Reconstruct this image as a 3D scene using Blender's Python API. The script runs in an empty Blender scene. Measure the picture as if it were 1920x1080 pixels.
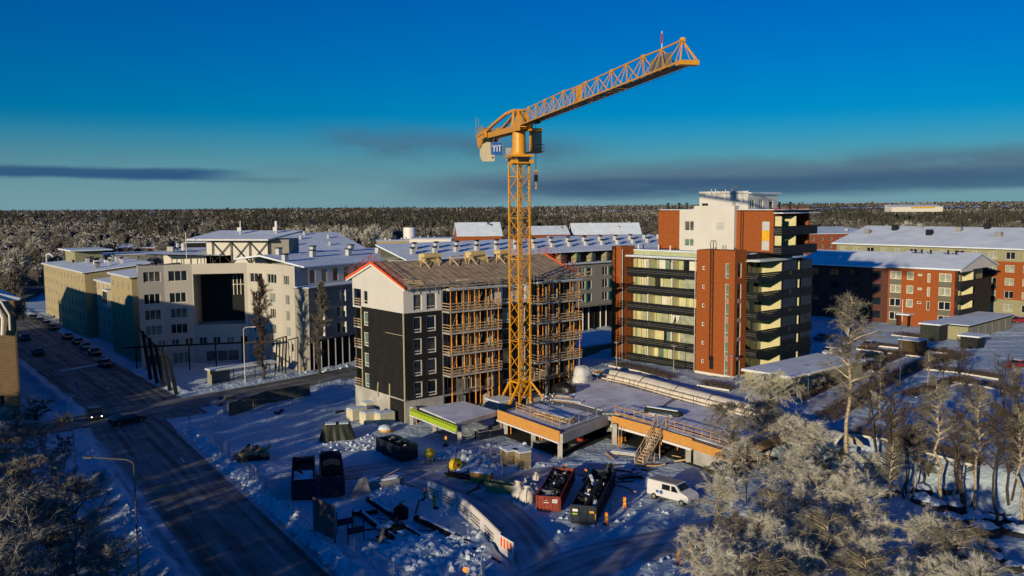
import bpy, math, random
import numpy as np
from mathutils import Vector, Matrix
random.seed(7); rng = np.random.default_rng(7)
S = bpy.context.scene; COL = S.collection
R = math.radians

# ------------------------------------------------------------------ camera
FPX = 1650.0; PITCH = math.atan(154/FPX); ROLL = 0.0065; CAMH = 30.0
cam = bpy.data.cameras.new('camera'); co = bpy.data.objects.new('camera', cam); COL.objects.link(co)
fw = Vector((0, math.cos(PITCH), -math.sin(PITCH))); r0 = Vector((1, 0, 0)); u0 = r0.cross(fw)
rr = r0*math.cos(ROLL)-u0*math.sin(ROLL); uu = u0*math.cos(ROLL)+r0*math.sin(ROLL)
co.matrix_world = Matrix(((rr.x, uu.x, -fw.x, 0), (rr.y, uu.y, -fw.y, 0), (rr.z, uu.z, -fw.z, CAMH), (0, 0, 0, 1)))
cam.sensor_width = 36; cam.lens = 36*FPX/1920; cam.clip_end = 30000; cam.clip_start = 0.5
S.camera = co
def G(px, py, z=0.0):
    """point of the level z that the photo shows at this pixel"""
    d = fw + rr*((px-960)/FPX) + uu*((540-py)/FPX)
    t = (z-CAMH)/d.z
    return (d.x*t, d.y*t)

# ------------------------------------------------------------------ light
SUN_AZ, SUN_EL = 211.0, 10.5          # compass style: clockwise from +Y
sun = bpy.data.lights.new('sun', 'SUN'); sun.energy = 4.4; sun.angle = R(0.6); sun.color = (1.0, 0.82, 0.56)
so = bpy.data.objects.new('sun', sun); COL.objects.link(so)
sd = Vector((math.sin(R(SUN_AZ))*math.cos(R(SUN_EL)), math.cos(R(SUN_AZ))*math.cos(R(SUN_EL)), math.sin(R(SUN_EL))))
so.rotation_euler = sd.to_track_quat('Z', 'Y').to_euler(); so.location = sd*200
W = bpy.data.worlds.new('World'); S.world = W; W.use_nodes = True
wn = W.node_tree; wn.nodes.clear()
def wnode(t, **k):
    n = wn.nodes.new(t)
    for a, b in k.items(): setattr(n, a, b)
    return n
def wmath(op, a, b=None, c=None, clamp=False):
    n = wnode('ShaderNodeMath', operation=op, use_clamp=clamp)
    for i, v in enumerate((a, b, c)):
        if v is None: continue
        if isinstance(v, (int, float)): n.inputs[i].default_value = v
        else: wn.links.new(v, n.inputs[i])
    return n.outputs[0]
sky = wnode('ShaderNodeTexSky', sky_type='NISHITA', sun_disc=False)
sky.sun_elevation = R(SUN_EL); sky.sun_rotation = R(SUN_AZ); sky.altitude = 50; sky.air_density = 1.0; sky.dust_density = 0.3; sky.ozone_density = 3.0
tc = wnode('ShaderNodeTexCoord'); sx = wnode('ShaderNodeSeparateXYZ'); wn.links.new(tc.outputs['Generated'], sx.inputs[0])
azn = wmath('ARCTAN2', sx.outputs[0], sx.outputs[1]); eln = wmath('ARCSINE', sx.outputs[2])
hs = wnode('ShaderNodeHueSaturation'); hs.inputs['Saturation'].default_value = 1.45; hs.inputs['Value'].default_value = 1.0
wn.links.new(sky.outputs[0], hs.inputs['Color'])
tint = wnode('ShaderNodeMix', data_type='RGBA', blend_type='MULTIPLY'); tint.inputs[0].default_value = 1
wn.links.new(hs.outputs[0], tint.inputs[6]); tint.inputs[7].default_value = (0.0, 0.59, 1.04, 1)
cur = tint.outputs[2]
# paler band of air near the horizon
hz = wnode('ShaderNodeMapRange', interpolation_type='SMOOTHSTEP'); wn.links.new(eln, hz.inputs[0])
hz.inputs[1].default_value = 0.0; hz.inputs[2].default_value = 0.105; hz.inputs[3].default_value = 0.92; hz.inputs[4].default_value = 0.0
mx = wnode('ShaderNodeMix', data_type='RGBA'); wn.links.new(hz.outputs[0], mx.inputs[0]); wn.links.new(cur, mx.inputs[6]); mx.inputs[7].default_value = (2.1, 3.9, 4.7, 1)
cur = mx.outputs[2]; HORIZ = mx
dk = wnode('ShaderNodeMapRange'); wn.links.new(eln, dk.inputs[0])
dk.inputs[1].default_value = 0.05; dk.inputs[2].default_value = 0.9; dk.inputs[3].default_value = 1.0; dk.inputs[4].default_value = 1.15
mk = wnode('ShaderNodeMix', data_type='RGBA', blend_type='MULTIPLY'); mk.inputs[0].default_value = 1; wn.links.new(cur, mk.inputs[6]); wn.links.new(dk.outputs[0], mk.inputs[7]); cur = mk.outputs[2]
def cloud(cur, az0, az1, soft, el0, el1, slope, esoft, sx_, sz_, th, amt, col, seed):
    """a bank of cloud: window in azimuth and elevation, ragged by stretched noise"""
    e = wmath('SUBTRACT', eln, wmath('MULTIPLY', azn, slope))
    cv = wnode('ShaderNodeCombineXYZ'); wn.links.new(wmath('MULTIPLY', azn, sx_), cv.inputs[0]); wn.links.new(wmath('MULTIPLY', eln, sz_), cv.inputs[1]); cv.inputs[2].default_value = seed
    nz = wnode('ShaderNodeTexNoise'); nz.inputs['Scale'].default_value = 1; nz.inputs['Detail'].default_value = 5; nz.inputs['Roughness'].default_value = 0.55; wn.links.new(cv.outputs[0], nz.inputs[0])
    n0 = wmath('SUBTRACT', nz.outputs[0], 0.5)
    def ramp(x, a, b):
        m = wnode('ShaderNodeMapRange', interpolation_type='SMOOTHSTEP'); wn.links.new(x, m.inputs[0]); m.inputs[1].default_value = a; m.inputs[2].default_value = b; return m.outputs[0]
    ew = wmath('ADD', e, wmath('MULTIPLY', n0, esoft*2.2)); aw = wmath('ADD', azn, wmath('MULTIPLY', n0, soft))
    m = wmath('MULTIPLY', ramp(ew, el0-esoft, el0+esoft), wmath('SUBTRACT', 1, ramp(ew, el1-esoft, el1+esoft)))
    m = wmath('MULTIPLY', m, wmath('MULTIPLY', ramp(aw, az0-soft, az0+soft), wmath('SUBTRACT', 1, ramp(aw, az1-soft, az1+soft))))
    m = wmath('MULTIPLY', m, wmath('MULTIPLY', ramp(nz.outputs[0], th-0.2, th+0.25), amt))
    x = wnode('ShaderNodeMix', data_type='RGBA'); wn.links.new(m, x.inputs[0]); wn.links.new(cur, x.inputs[6]); x.inputs[7].default_value = (*col, 1)
    return x.outputs[2]
cur = cloud(cur, -1.2, -0.31, 0.05, 0.0255, 0.0365, -0.012, 0.0028, 16, 90, 0.15, 0.95, (0.28, 1.0, 2.4), 3.1)
cur = cloud(cur, -0.30, -0.23, 0.02, 0.028, 0.031, 0.0, 0.003, 12, 90, 0.3, 0.5, (0.6, 1.3, 2.0), 8.1)
cur = cloud(cur, -0.10, 2.0, 0.10, 0.009, 0.038, 0.03, 0.012, 9, 34, 0.22, 0.8, (1.0, 1.6, 2.5), 5.3)
cur = cloud(cur, 0.0, 2.0, 0.10, 0.0075, 0.028, 0.012, 0.006, 8, 50, 0.25, 0.7, (0.30, 0.95, 2.1), 15.3)
cur = cloud(cur, -0.2, 0.08, 0.06, 0.050, 0.078, -0.06, 0.012, 11, 34, 0.36, 0.7, (0.8, 1.5, 2.5), 1.7)
cur = cloud(cur, -0.6, 0.0, 0.2, 0.03, 0.07, 0.0, 0.02, 5, 24, 0.55, 0.3, (1.2, 2.2, 3.0), 11.7)
bg = wnode('ShaderNodeBackground'); bg.inputs[1].default_value = 0.09; wn.links.new(cur, bg.inputs[0])
wo = wnode('ShaderNodeOutputWorld'); wn.links.new(bg.outputs[0], wo.inputs[0])
S.view_settings.view_transform = 'Standard'; S.view_settings.look = 'None'; S.view_settings.gamma = 1; S.view_settings.exposure = -0.08
S.view_settings.use_curve_mapping = False
S.render.engine = 'CYCLES'; S.cycles.max_bounces = 4; S.cycles.diffuse_bounces = 1; S.cycles.glossy_bounces = 2; S.cycles.transparent_max_bounces = 4

# ------------------------------------------------------------------ materials
MATS = {}
def mat(name, col, rough=0.8, var=0.12, scale=1.5, bump=0.0, bscale=8.0, metal=0.0, col2=None, stretch=(1, 1, 1), spec=0.3, detail=6, contrast=0.18):
    if name in MATS: return MATS[name]
    m = bpy.data.materials.new(name); m.use_nodes = True; nt = m.node_tree; b = nt.nodes['Principled BSDF']
    t = nt.nodes.new('ShaderNodeTexCoord'); mp = nt.nodes.new('ShaderNodeMapping'); nt.links.new(t.outputs['Object'], mp.inputs[0]); mp.inputs['Scale'].default_value = stretch
    n = nt.nodes.new('ShaderNodeTexNoise'); n.inputs['Scale'].default_value = scale; n.inputs['Detail'].default_value = detail; nt.links.new(mp.outputs[0], n.inputs[0])
    cr = nt.nodes.new('ShaderNodeValToRGB'); nt.links.new(n.outputs[0], cr.inputs[0])
    c2 = col2 if col2 else tuple(c*(1-var) for c in col); c1 = col if col2 else tuple(min(1, c*(1+var)) for c in col)
    cr.color_ramp.elements[0].position = 0.5-contrast; cr.color_ramp.elements[0].color = (*c2, 1)
    cr.color_ramp.elements[1].position = 0.5+contrast; cr.color_ramp.elements[1].color = (*c1, 1)
    nt.links.new(cr.outputs[0], b.inputs['Base Color']); b.inputs['Roughness'].default_value = rough; b.inputs['Metallic'].default_value = metal
    b.inputs['Specular IOR Level'].default_value = spec
    if bump:
        n2 = nt.nodes.new('ShaderNodeTexNoise'); n2.inputs['Scale'].default_value = bscale; n2.inputs['Detail'].default_value = 5; nt.links.new(mp.outputs[0], n2.inputs[0])
        bp = nt.nodes.new('ShaderNodeBump'); bp.inputs['Strength'].default_value = 1.0; bp.inputs['Distance'].default_value = bump; nt.links.new(n2.outputs[0], bp.inputs['Height']); nt.links.new(bp.outputs[0], b.inputs['Normal'])
    MATS[name] = m; return m
def stripes(m, axis, period, depth, darken=0.0, width=0.12):
    """grooves across an object axis (0 x, 1 y, 2 z): board joints, sheet seams, corrugation"""
    nt = m.node_tree; b = nt.nodes['Principled BSDF']
    t = nt.nodes.new('ShaderNodeTexCoord'); s = nt.nodes.new('ShaderNodeSeparateXYZ'); nt.links.new(t.outputs['Object'], s.inputs[0])
    def mt(op, a, bb):
        q = nt.nodes.new('ShaderNodeMath'); q.operation = op
        for i, v in enumerate((a, bb)):
            if isinstance(v, (int, float)): q.inputs[i].default_value = v
            elif v is not None: nt.links.new(v, q.inputs[i])
        return q.outputs[0]
    src = s.outputs[axis] if axis < 3 else mt('ADD', s.outputs[0], s.outputs[1])
    f = mt('FRACT', mt('DIVIDE', src, period), None); g = mt('LESS_THAN', f, width)
    bp = nt.nodes.new('ShaderNodeBump'); bp.inputs['Distance'].default_value = depth; bp.invert = True; nt.links.new(g, bp.inputs['Height'])
    if b.inputs['Normal'].links: nt.links.new(b.inputs['Normal'].links[0].from_socket, bp.inputs['Normal'])
    nt.links.new(bp.outputs[0], b.inputs['Normal'])
    if darken:
        mx = nt.nodes.new('ShaderNodeMix'); mx.data_type = 'RGBA'; mx.blend_type = 'MULTIPLY'; nt.links.new(mt('MULTIPLY', g, darken), mx.inputs[0])
        nt.links.new(b.inputs['Base Color'].links[0].from_socket, mx.inputs[6]); mx.inputs[7].default_value = (0.1, 0.1, 0.1, 1); nt.links.new(mx.outputs[2], b.inputs['Base Color'])
    return m
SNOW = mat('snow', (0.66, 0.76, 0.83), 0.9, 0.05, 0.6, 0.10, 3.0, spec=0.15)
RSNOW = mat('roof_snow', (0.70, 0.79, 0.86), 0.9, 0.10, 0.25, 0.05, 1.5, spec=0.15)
CONC = mat('concrete', (0.42, 0.41, 0.37), 0.85, 0.22, 0.5, 0.01, 9)
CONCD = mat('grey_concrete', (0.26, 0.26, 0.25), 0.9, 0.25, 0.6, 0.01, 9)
WHITEP = stripes(mat('white_panel', (0.64, 0.62, 0.56), 0.6, 0.04, 0.4), 3, 0.55, 0.008, 0.12, 0.05)
BLACKP = stripes(mat('wind_barrier', (0.014, 0.0135, 0.012), 0.8, 0.25, 0.7), 2, 3.05, 0.01, 0.0, 0.02)
OFFW = mat('off_white_render', (0.70, 0.66, 0.57), 0.8, 0.05, 0.3)
STONEW = stripes(mat('pale_cladding', (0.52, 0.49, 0.41), 0.75, 0.05, 0.3), 2, 0.62, 0.006, 0.18, 0.05)
BRICK = stripes(mat('red_brick', (0.32, 0.086, 0.018), 0.85, 0.14, 2.2, 0.006, 14, contrast=0.25), 2, 0.30, 0.01, 0.25, 0.16)
BRICK2 = stripes(mat('dark_red_brick', (0.26, 0.075, 0.03), 0.85, 0.14, 2.0), 2, 0.30, 0.01, 0.25, 0.16)
YELB = stripes(mat('yellow_brick', (0.40, 0.33, 0.18), 0.85, 0.12, 1.2), 2, 0.30, 0.01, 0.25, 0.16)
OLIVE = mat('olive_render', (0.30, 0.29, 0.17), 0.8, 0.06, 0.5)
GREYW = stripes(mat('grey_cladding', (0.27, 0.26, 0.21), 0.75, 0.08, 0.4), 2, 0.6, 0.005, 0.15, 0.05)
LGREY = mat('light_grey_metal', (0.55, 0.55, 0.53), 0.5, 0.08, 1.0, metal=0.1)
DKMET = mat('dark_metal', (0.010, 0.012, 0.013), 0.55, 0.3, 2.0)
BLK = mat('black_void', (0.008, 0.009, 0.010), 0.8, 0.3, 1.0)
GLASS = mat('window_glass', (0.012, 0.018, 0.022), 0.06, 0.3, 0.8, spec=0.8)
GLASSL = mat('curtained_glass', (0.34, 0.36, 0.26), 0.25, 0.25, 1.3, spec=0.6)
GLASSG = mat('green_glass', (0.14, 0.22, 0.17), 0.15, 0.3, 0.9, spec=0.8)
DIMC = mat('dim_curtained_glass', (0.10, 0.10, 0.085), 0.15, 0.5, 0.9, spec=0.7)
WFRAME = mat('white_frame', (0.72, 0.70, 0.62), 0.5, 0.05)
CREAM = mat('cream_panel', (0.62, 0.58, 0.32), 0.7, 0.08, 1.0)
PGREEN = mat('pale_green_panel', (0.42, 0.45, 0.25), 0.7, 0.10, 1.0)
YEL = mat('crane_yellow', (0.78, 0.36, 0.02), 0.45, 0.08, 3, col2=(0.62, 0.27, 0.015), spec=0.5)
ORG = mat('orange_paint', (0.80, 0.13, 0.015), 0.6, 0.2, 3)
WOOD = mat('sawn_timber', (0.50, 0.30, 0.12), 0.8, 0.25, 2.0, stretch=(1, 1, 1))
WOODP = mat('pale_timber', (0.55, 0.40, 0.23), 0.8, 0.25, 2.0)
OSB = mat('orange_plywood', (0.62, 0.30, 0.07), 0.8, 0.16, 5)
RUSTP = mat('steel_prop', (0.78, 0.28, 0.025), 0.6, 0.3, 3)
GALV = mat('galvanised_steel', (0.30, 0.29, 0.26), 0.55, 0.2, 2, metal=0.3)
ROOFB = stripes(mat('roof_underlay', (0.44, 0.33, 0.20), 0.9, 0.3, 0.9, 0.02, 3), 0, 1.15, 0.05, 0.7, 0.10)
GREENF = mat('lime_formwork', (0.35, 0.50, 0.02), 0.6, 0.15, 3)
RED = mat('red_paint', (0.45, 0.05, 0.03), 0.5, 0.2, 3)
REDC = stripes(mat('rusty_red_paint', (0.25, 0.045, 0.03), 0.7, 0.3, 2.5, 0.01, 8), 1, 0.6, 0.02, 0.2, 0.12)
BLU = mat('blue_paint', (0.02, 0.10, 0.32), 0.5, 0.1)
NAVY = mat('dark_blue_steel', (0.012, 0.022, 0.038), 0.6, 0.3, 2)
WHT = mat('white_paint', (0.78, 0.76, 0.72), 0.45, 0.04, 2, spec=0.5)
TARPD = mat('dark_green_tarpaulin', (0.022, 0.028, 0.018), 0.55, 0.3, 1.5, 0.03, 2)
TARPW = mat('white_tarpaulin', (0.80, 0.74, 0.60), 0.6, 0.10, 0.9, 0.03, 1.6)
BALE = mat('wrapped_bale', (0.66, 0.62, 0.42), 0.5, 0.1, 1.5, 0.03, 3)
PALLETB = stripes(mat('stacked_bricks', (0.36, 0.29, 0.17), 0.85, 0.18, 4), 2, 0.22, 0.02, 0.5, 0.2)
HEDGE = mat('bare_hedge', (0.13, 0.085, 0.045), 0.95, 0.4, 5, col2=(0.05, 0.035, 0.02), bump=0.2, bscale=7)
BARK = mat('dark_bark', (0.06, 0.045, 0.035), 0.95, 0.4, 4)
BIRCH = mat('birch_bark', (0.55, 0.46, 0.30), 0.8, 0.3, 2.0, col2=(0.20, 0.15, 0.10), stretch=(1, 1, 2.5))
FROST = mat('frosted_twigs', (0.72, 0.70, 0.58), 0.9, 0.35, 0.5, col2=(0.22, 0.21, 0.16))
FROSTB = mat('brown_frosted_twigs', (0.24, 0.225, 0.18), 0.9, 0.35, 0.6, col2=(0.11, 0.10, 0.075))
FROSTG = mat('grey_frosted_twigs', (0.42, 0.40, 0.34), 0.9, 0.35, 0.5, col2=(0.17, 0.15, 0.115))
TWIG = mat('bare_twigs', (0.09, 0.07, 0.05), 0.95, 0.35, 0.7)
NEEDLE = mat('spruce_needles', (0.035, 0.05, 0.03), 0.9, 0.35, 0.5)
ROCK = mat('dark_rock', (0.045, 0.042, 0.038), 0.9, 0.4, 1.2, 0.08, 3)
RUBBER = mat('rubber', (0.012, 0.012, 0.012), 0.8, 0.2)

# ------------------------------------------------------------------ mesh and object helpers
class MB:
    def __init__(s): s.v = []; s.f = []; s.m = []; s.mats = []
    def _mi(s, m):
        if m is None: return -1
        if m not in s.mats: s.mats.append(m)
        return s.mats.index(m)
    def face(s, pts, m=None):
        n = len(s.v); s.v += [tuple(p) for p in pts]; s.f.append(tuple(range(n, n+len(pts)))); s.m.append(s._mi(m))
    def add(s, vs, fs, m=None):
        n = len(s.v); s.v += [tuple(p) for p in vs]; k = s._mi(m)
        for f in fs: s.f.append(tuple(i+n for i in f)); s.m.append(k)
    def box(s, x0, x1, y0, y1, z0, z1, m=None):
        v = [(x0, y0, z0), (x1, y0, z0), (x1, y1, z0), (x0, y1, z0), (x0, y0, z1), (x1, y0, z1), (x1, y1, z1), (x0, y1, z1)]
        s.add(v, [(0, 3, 2, 1), (4, 5, 6, 7), (0, 1, 5, 4), (1, 2, 6, 5), (2, 3, 7, 6), (3, 0, 4, 7)], m)
    def prism(s, poly, z0, z1, m=None, top=None):
        n = len(poly); lo = [(x, y, z0) for x, y in poly]; hi = [(x, y, z1) for x, y in poly]
        s.add(lo+hi, [tuple(reversed(range(n)))]+[(i, (i+1) % n, n+(i+1) % n, n+i) for i in range(n)], m)
        s.face(hi, top or m)
    def sweep(s, prof, axis, a0, a1, m=None):
        """closed profile extruded along x (0) or y (1): prof in (other horizontal, z)"""
        f = (lambda a, p: (a, p[0], p[1])) if axis == 0 else (lambda a, p: (p[0], a, p[1]))
        n = len(prof); v = [f(a0, p) for p in prof]+[f(a1, p) for p in prof]
        s.add(v, [tuple(range(n)), tuple(reversed(range(n, 2*n)))]+[(i, n+i, n+(i+1) % n, (i+1) % n) for i in range(n)], m)
    def bar(s, p, q, r, n=4, m=None, r2=None):
        p = Vector(p); q = Vector(q); d = q-p
        if d.length < 1e-6: return
        d.normalize(); a = Vector((0, 0, 1)) if abs(d.z) < 0.9 else Vector((1, 0, 0))
        u = d.cross(a).normalized(); w = d.cross(u); r2 = r if r2 is None else r2
        o = math.pi/4 if n == 4 else 0; k = 1.414 if n == 4 else 1
        c = [(math.cos(o+2*math.pi*i/n)*k, math.sin(o+2*math.pi*i/n)*k) for i in range(n)]
        v = [p+u*(a_*r)+w*(b_*r) for a_, b_ in c]+[q+u*(a_*r2)+w*(b_*r2) for a_, b_ in c]
        s.add(v, [tuple(reversed(range(n))), tuple(range(n, 2*n))]+[(i, (i+1) % n, n+(i+1) % n, n+i) for i in range(n)], m)
    def path(s, pts, r, n=6, m=None):
        for a, b in zip(pts, pts[1:]): s.bar(a, b, r, n, m)
    def lathe(s, prof, n=16, c=(0, 0, 0), m=None):
        v = []; k = len(prof)
        for r_, z in prof:
            for i in range(n): v.append((c[0]+r_*math.cos(2*math.pi*i/n), c[1]+r_*math.sin(2*math.pi*i/n), c[2]+z))
        fs = [(j*n+i, j*n+(i+1) % n, (j+1)*n+(i+1) % n, (j+1)*n+i) for j in range(k-1) for i in range(n)]
        fs += [tuple(reversed(range(n))), tuple(range((k-1)*n, k*n))]
        s.add(v, fs, m)
    def disc_box(s): pass
    def build(s, name, m=None, parent=None, loc=None, smooth=False, rotz=None):
        me = bpy.data.meshes.new(name); me.from_pydata(s.v, [], s.f)
        ms = list(s.mats)
        if -1 in s.m or not ms:
            if m in ms: d_ = ms.index(m)
            else: d_ = len(ms); ms.append(m)
            s.m = [d_ if k < 0 else k for k in s.m]
        for x in ms: me.materials.append(x)
        if len(ms) > 1: me.polygons.foreach_set('material_index', s.m)
        if smooth: me.polygons.foreach_set('use_smooth', [True]*len(me.polygons))
        me.update(); return link(name, me, parent, loc, rotz)
def link(name, data, parent=None, loc=None, rotz=None):
    o = bpy.data.objects.new(name, data); COL.objects.link(o); o.parent = parent
    if loc is not None: o.location = loc
    if rotz is not None: o.rotation_euler = (0, 0, rotz)
    return o
def tag(o, label=None, cat=None, group=None, kind=None):
    for k, v in (('label', label), ('category', cat), ('group', group), ('kind', kind)):
        if v: o[k] = v
    return o
def thing(name, label, cat, loc=(0, 0, 0), az=90.0, group=None):
    """Empty whose local x axis points to compass direction az (90 = +X)"""
    o = link(name, None, None, (loc[0], loc[1], loc[2] if len(loc) > 2 else 0.0), R(90-az))
    return tag(o, label, cat, group)
def dup(root, loc=None, rotz=None, label=None, scale=None):
    def cp(o, par):
        c = o.copy(); COL.objects.link(c); c.parent = par
        for ch in KIDS.get(o.name, list(o.children)): cp(ch, c)
        return c
    r = cp(root, None)
    if loc is not None: r.location = loc
    if rotz is not None: r.rotation_euler = (0, 0, rotz)
    if label: r['label'] = label
    if scale: r.scale = (scale,)*3 if isinstance(scale, (int, float)) else scale
    return r
KIDS = {}
def struct(o): o['kind'] = 'structure'; return o
def part(name, mb, m, parent, **k): return mb.build(name, m, parent, **k)

# walls with real openings.  axis 'x': plane y=c seen from -y ; 'y': plane x=c seen from -x
def wall(mb, axis, c, u0, u1, z0, z1, holes=(), depth=0.22, m=None):
    P = (lambda u, d, z: (u, c+d, z)) if axis == 'x' else (lambda u, d, z: (c+d, u, z))
    us = sorted({u0, u1, *[h[i] for h in holes for i in (0, 1)]}); zs = sorted({z0, z1, *[h[i] for h in holes for i in (2, 3)]})
    us = [u for u in us if u0 <= u <= u1]; zs = [z for z in zs if z0 <= z <= z1]
    for a, b in zip(us, us[1:]):
        for p, q in zip(zs, zs[1:]):
            cu, cz = (a+b)/2, (p+q)/2
            if any(h[0] < cu < h[1] and h[2] < cz < h[3] for h in holes): continue
            mb.face([P(a, 0, p), P(b, 0, p), P(b, 0, q), P(a, 0, q)], m)
    for h in holes:
        a, b, p, q = h[:4]
        mb.face([P(a, 0, p), P(a, depth, p), P(a, depth, q), P(a, 0, q)], m); mb.face([P(b, 0, p), P(b, 0, q), P(b, depth, q), P(b, depth, p)], m)
        mb.face([P(a, 0, p), P(b, 0, p), P(b, depth, p), P(a, depth, p)], m); mb.face([P(a, 0, q), P(a, depth, q), P(b, depth, q), P(b, 0, q)], m)
WC = {}
def window(parent, axis, c, a, b, p, q, mull=1, fr=0.07, fm=None, gl=None, inset=0.12, transom=None, simple=False):
    w, h = round(b-a, 3), round(q-p, 3); fm = fm or WFRAME; gl = gl or GLASS
    key = (w, h, mull, fr, fm.name, gl.name, transom)
    if key not in WC:
        f = MB()
        e_ = [fr]+[w*i/(mull+1)+s_*fr*.6 for i in range(1, mull+1) for s_ in (-1, 1)]+[w-fr]; zb = [fr]+([h*transom-fr*.4, h*transom+fr*.4] if transom else [])+[h-fr]
        wall(f, 'x', 0, 0, w, 0, h, [(e_[i], e_[i+1], zb[j], zb[j+1]) for i in range(0, len(e_), 2) for j in range(0, len(zb), 2)], .06)
        f.face([(0, 0, 0), (0, .09, 0), (0, .09, h), (0, 0, h)]); f.face([(w, 0, 0), (w, 0, h), (w, .09, h), (w, .09, 0)]); f.face([(0, 0, h), (0, .09, h), (w, .09, h), (w, 0, h)]); f.face([(0, 0, 0), (w, 0, 0), (w, .09, 0), (0, .09, 0)])
        g = MB(); g.face([(fr, .06, fr), (w-fr, .06, fr), (w-fr, .06, h-fr), (fr, .06, h-fr)])
        me1 = bpy.data.meshes.new('window'); me1.from_pydata(f.v, [], f.f); me1.materials.append(fm)
        me2 = bpy.data.meshes.new('pane'); me2.from_pydata(g.v, [], g.f); me2.materials.append(gl)
        WC[key] = (me1, me2)
    me1, me2 = WC[key]
    if axis == 'x': o = link('window', me1, parent, (a, c+inset, p))
    else: o = link('window', me1, parent, (c+inset, b, p), -math.pi/2)
    link('pane', me2, o)
    return o
WRND = random.Random(99)
def windows(parent, axis, c, holes, **k):
    for h in holes:
        kk = dict(k)
        if 'gl' not in kk: kk['gl'] = WRND.choice((GLASS, GLASS, GLASS, DIMC, DIMC, GLASSG))
        if len(h) > 4: kk.update(h[4])
        window(parent, axis, c, *h[:4], **kk)
# ------------------------------------------------------------------ ground, roads, water
def vnoise(x, y, s, seed=0):
    x = np.asarray(x, float)/s+seed*17.3; y = np.asarray(y, float)/s+seed*9.1
    xi = np.floor(x).astype(np.int64); yi = np.floor(y).astype(np.int64); fx = x-xi; fy = y-yi; fx = fx*fx*(3-2*fx); fy = fy*fy*(3-2*fy)
    def h(a, b):
        n = (a*374761393+b*668265263+seed*1442695)&0x7fffffff; n = (n^(n>>13))*1274126177&0x7fffffff; return ((n^(n>>16))&0xffff)/65535.0
    return (h(xi, yi)*(1-fx)+h(xi+1, yi)*fx)*(1-fy)+(h(xi, yi+1)*(1-fx)+h(xi+1, yi+1)*fx)*fy
def fbm(x, y, s, seed=0, o=3):
    r = 0; a = 0.5
    for i in range(o): r = r+a*vnoise(x, y, s/2**i, seed+i); a /= 2
    return r
def seg_dist(x, y, pts):
    best = np.full(np.shape(x), 1e9)
    for (ax, ay), (bx, by) in zip(pts, pts[1:]):
        dx, dy = bx-ax, by-ay; t = np.clip(((x-ax)*dx+(y-ay)*dy)/(dx*dx+dy*dy), 0, 1)
        best = np.minimum(best, np.hypot(x-ax-t*dx, y-ay-t*dy))
    return best
def inside(x, y, poly):
    r = np.zeros(np.shape(x), bool); n = len(poly)
    for i in range(n):
        x0, y0 = poly[i]; x1, y1 = poly[(i+1) % n]
        c = ((y0 > y) != (y1 > y)); xx = (x1-x0)*(y-y0)/((y1-y0) if y1 != y0 else 1e-9)+x0
        r ^= (c & (x < xx))
    return r
EDGE = [(31.5, 111.0), (35.5, 104.5), G(1590, 806, 3), G(1670, 818, 3), G(1770, 850, 3), G(1920, 884, 3), G(2200, 960, 3)]
HIGH = [(9.5, 150), (13.2, 141.5), (23.0, 122.5)]+EDGE+[(200, 60), (420, 150), (420, 420), (150, 420), (62, 236), (28, 182)]
STREAM = [(36.5, 100.5), G(1640, 862, 0), G(1740, 895, -.5), G(1850, 938, -.5), G(1960, 975, -.5), (75, 72), (100, 66)]
d1 = (-.545, .84); d2 = (-.609, .793)
ROADS = {
 'road': ([(17.3+d1[0]*t, 11.2+d1[1]*t) for t in (10, 60, 100, 132)], 4.9),
 'street': ([(27.8+d2[0]*t, 21.3+d2[1]*t) for t in (128, 160, 220, 330)], 6.8),
 'side_street': ([(-84, 98), (-58, 125), (-45.5, 138.5), (-29, 158), (-10, 182), (18, 218)], 4.3),
}
TRACKS = [
 ([G(700, 868), G(770, 893), G(880, 925), G(955, 975), G(1000, 1040), G(1030, 1130)], 2.6),
 ([G(1420, 985), G(1290, 1012), G(1150, 1035), G(1030, 1075), G(960, 1140)], 2.8),
 ([G(560, 905), G(640, 890), G(720, 872), G(860, 872)], 2.2),
 ([G(880, 925), G(1000, 885), G(1150, 880)], 1.8),
]
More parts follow.
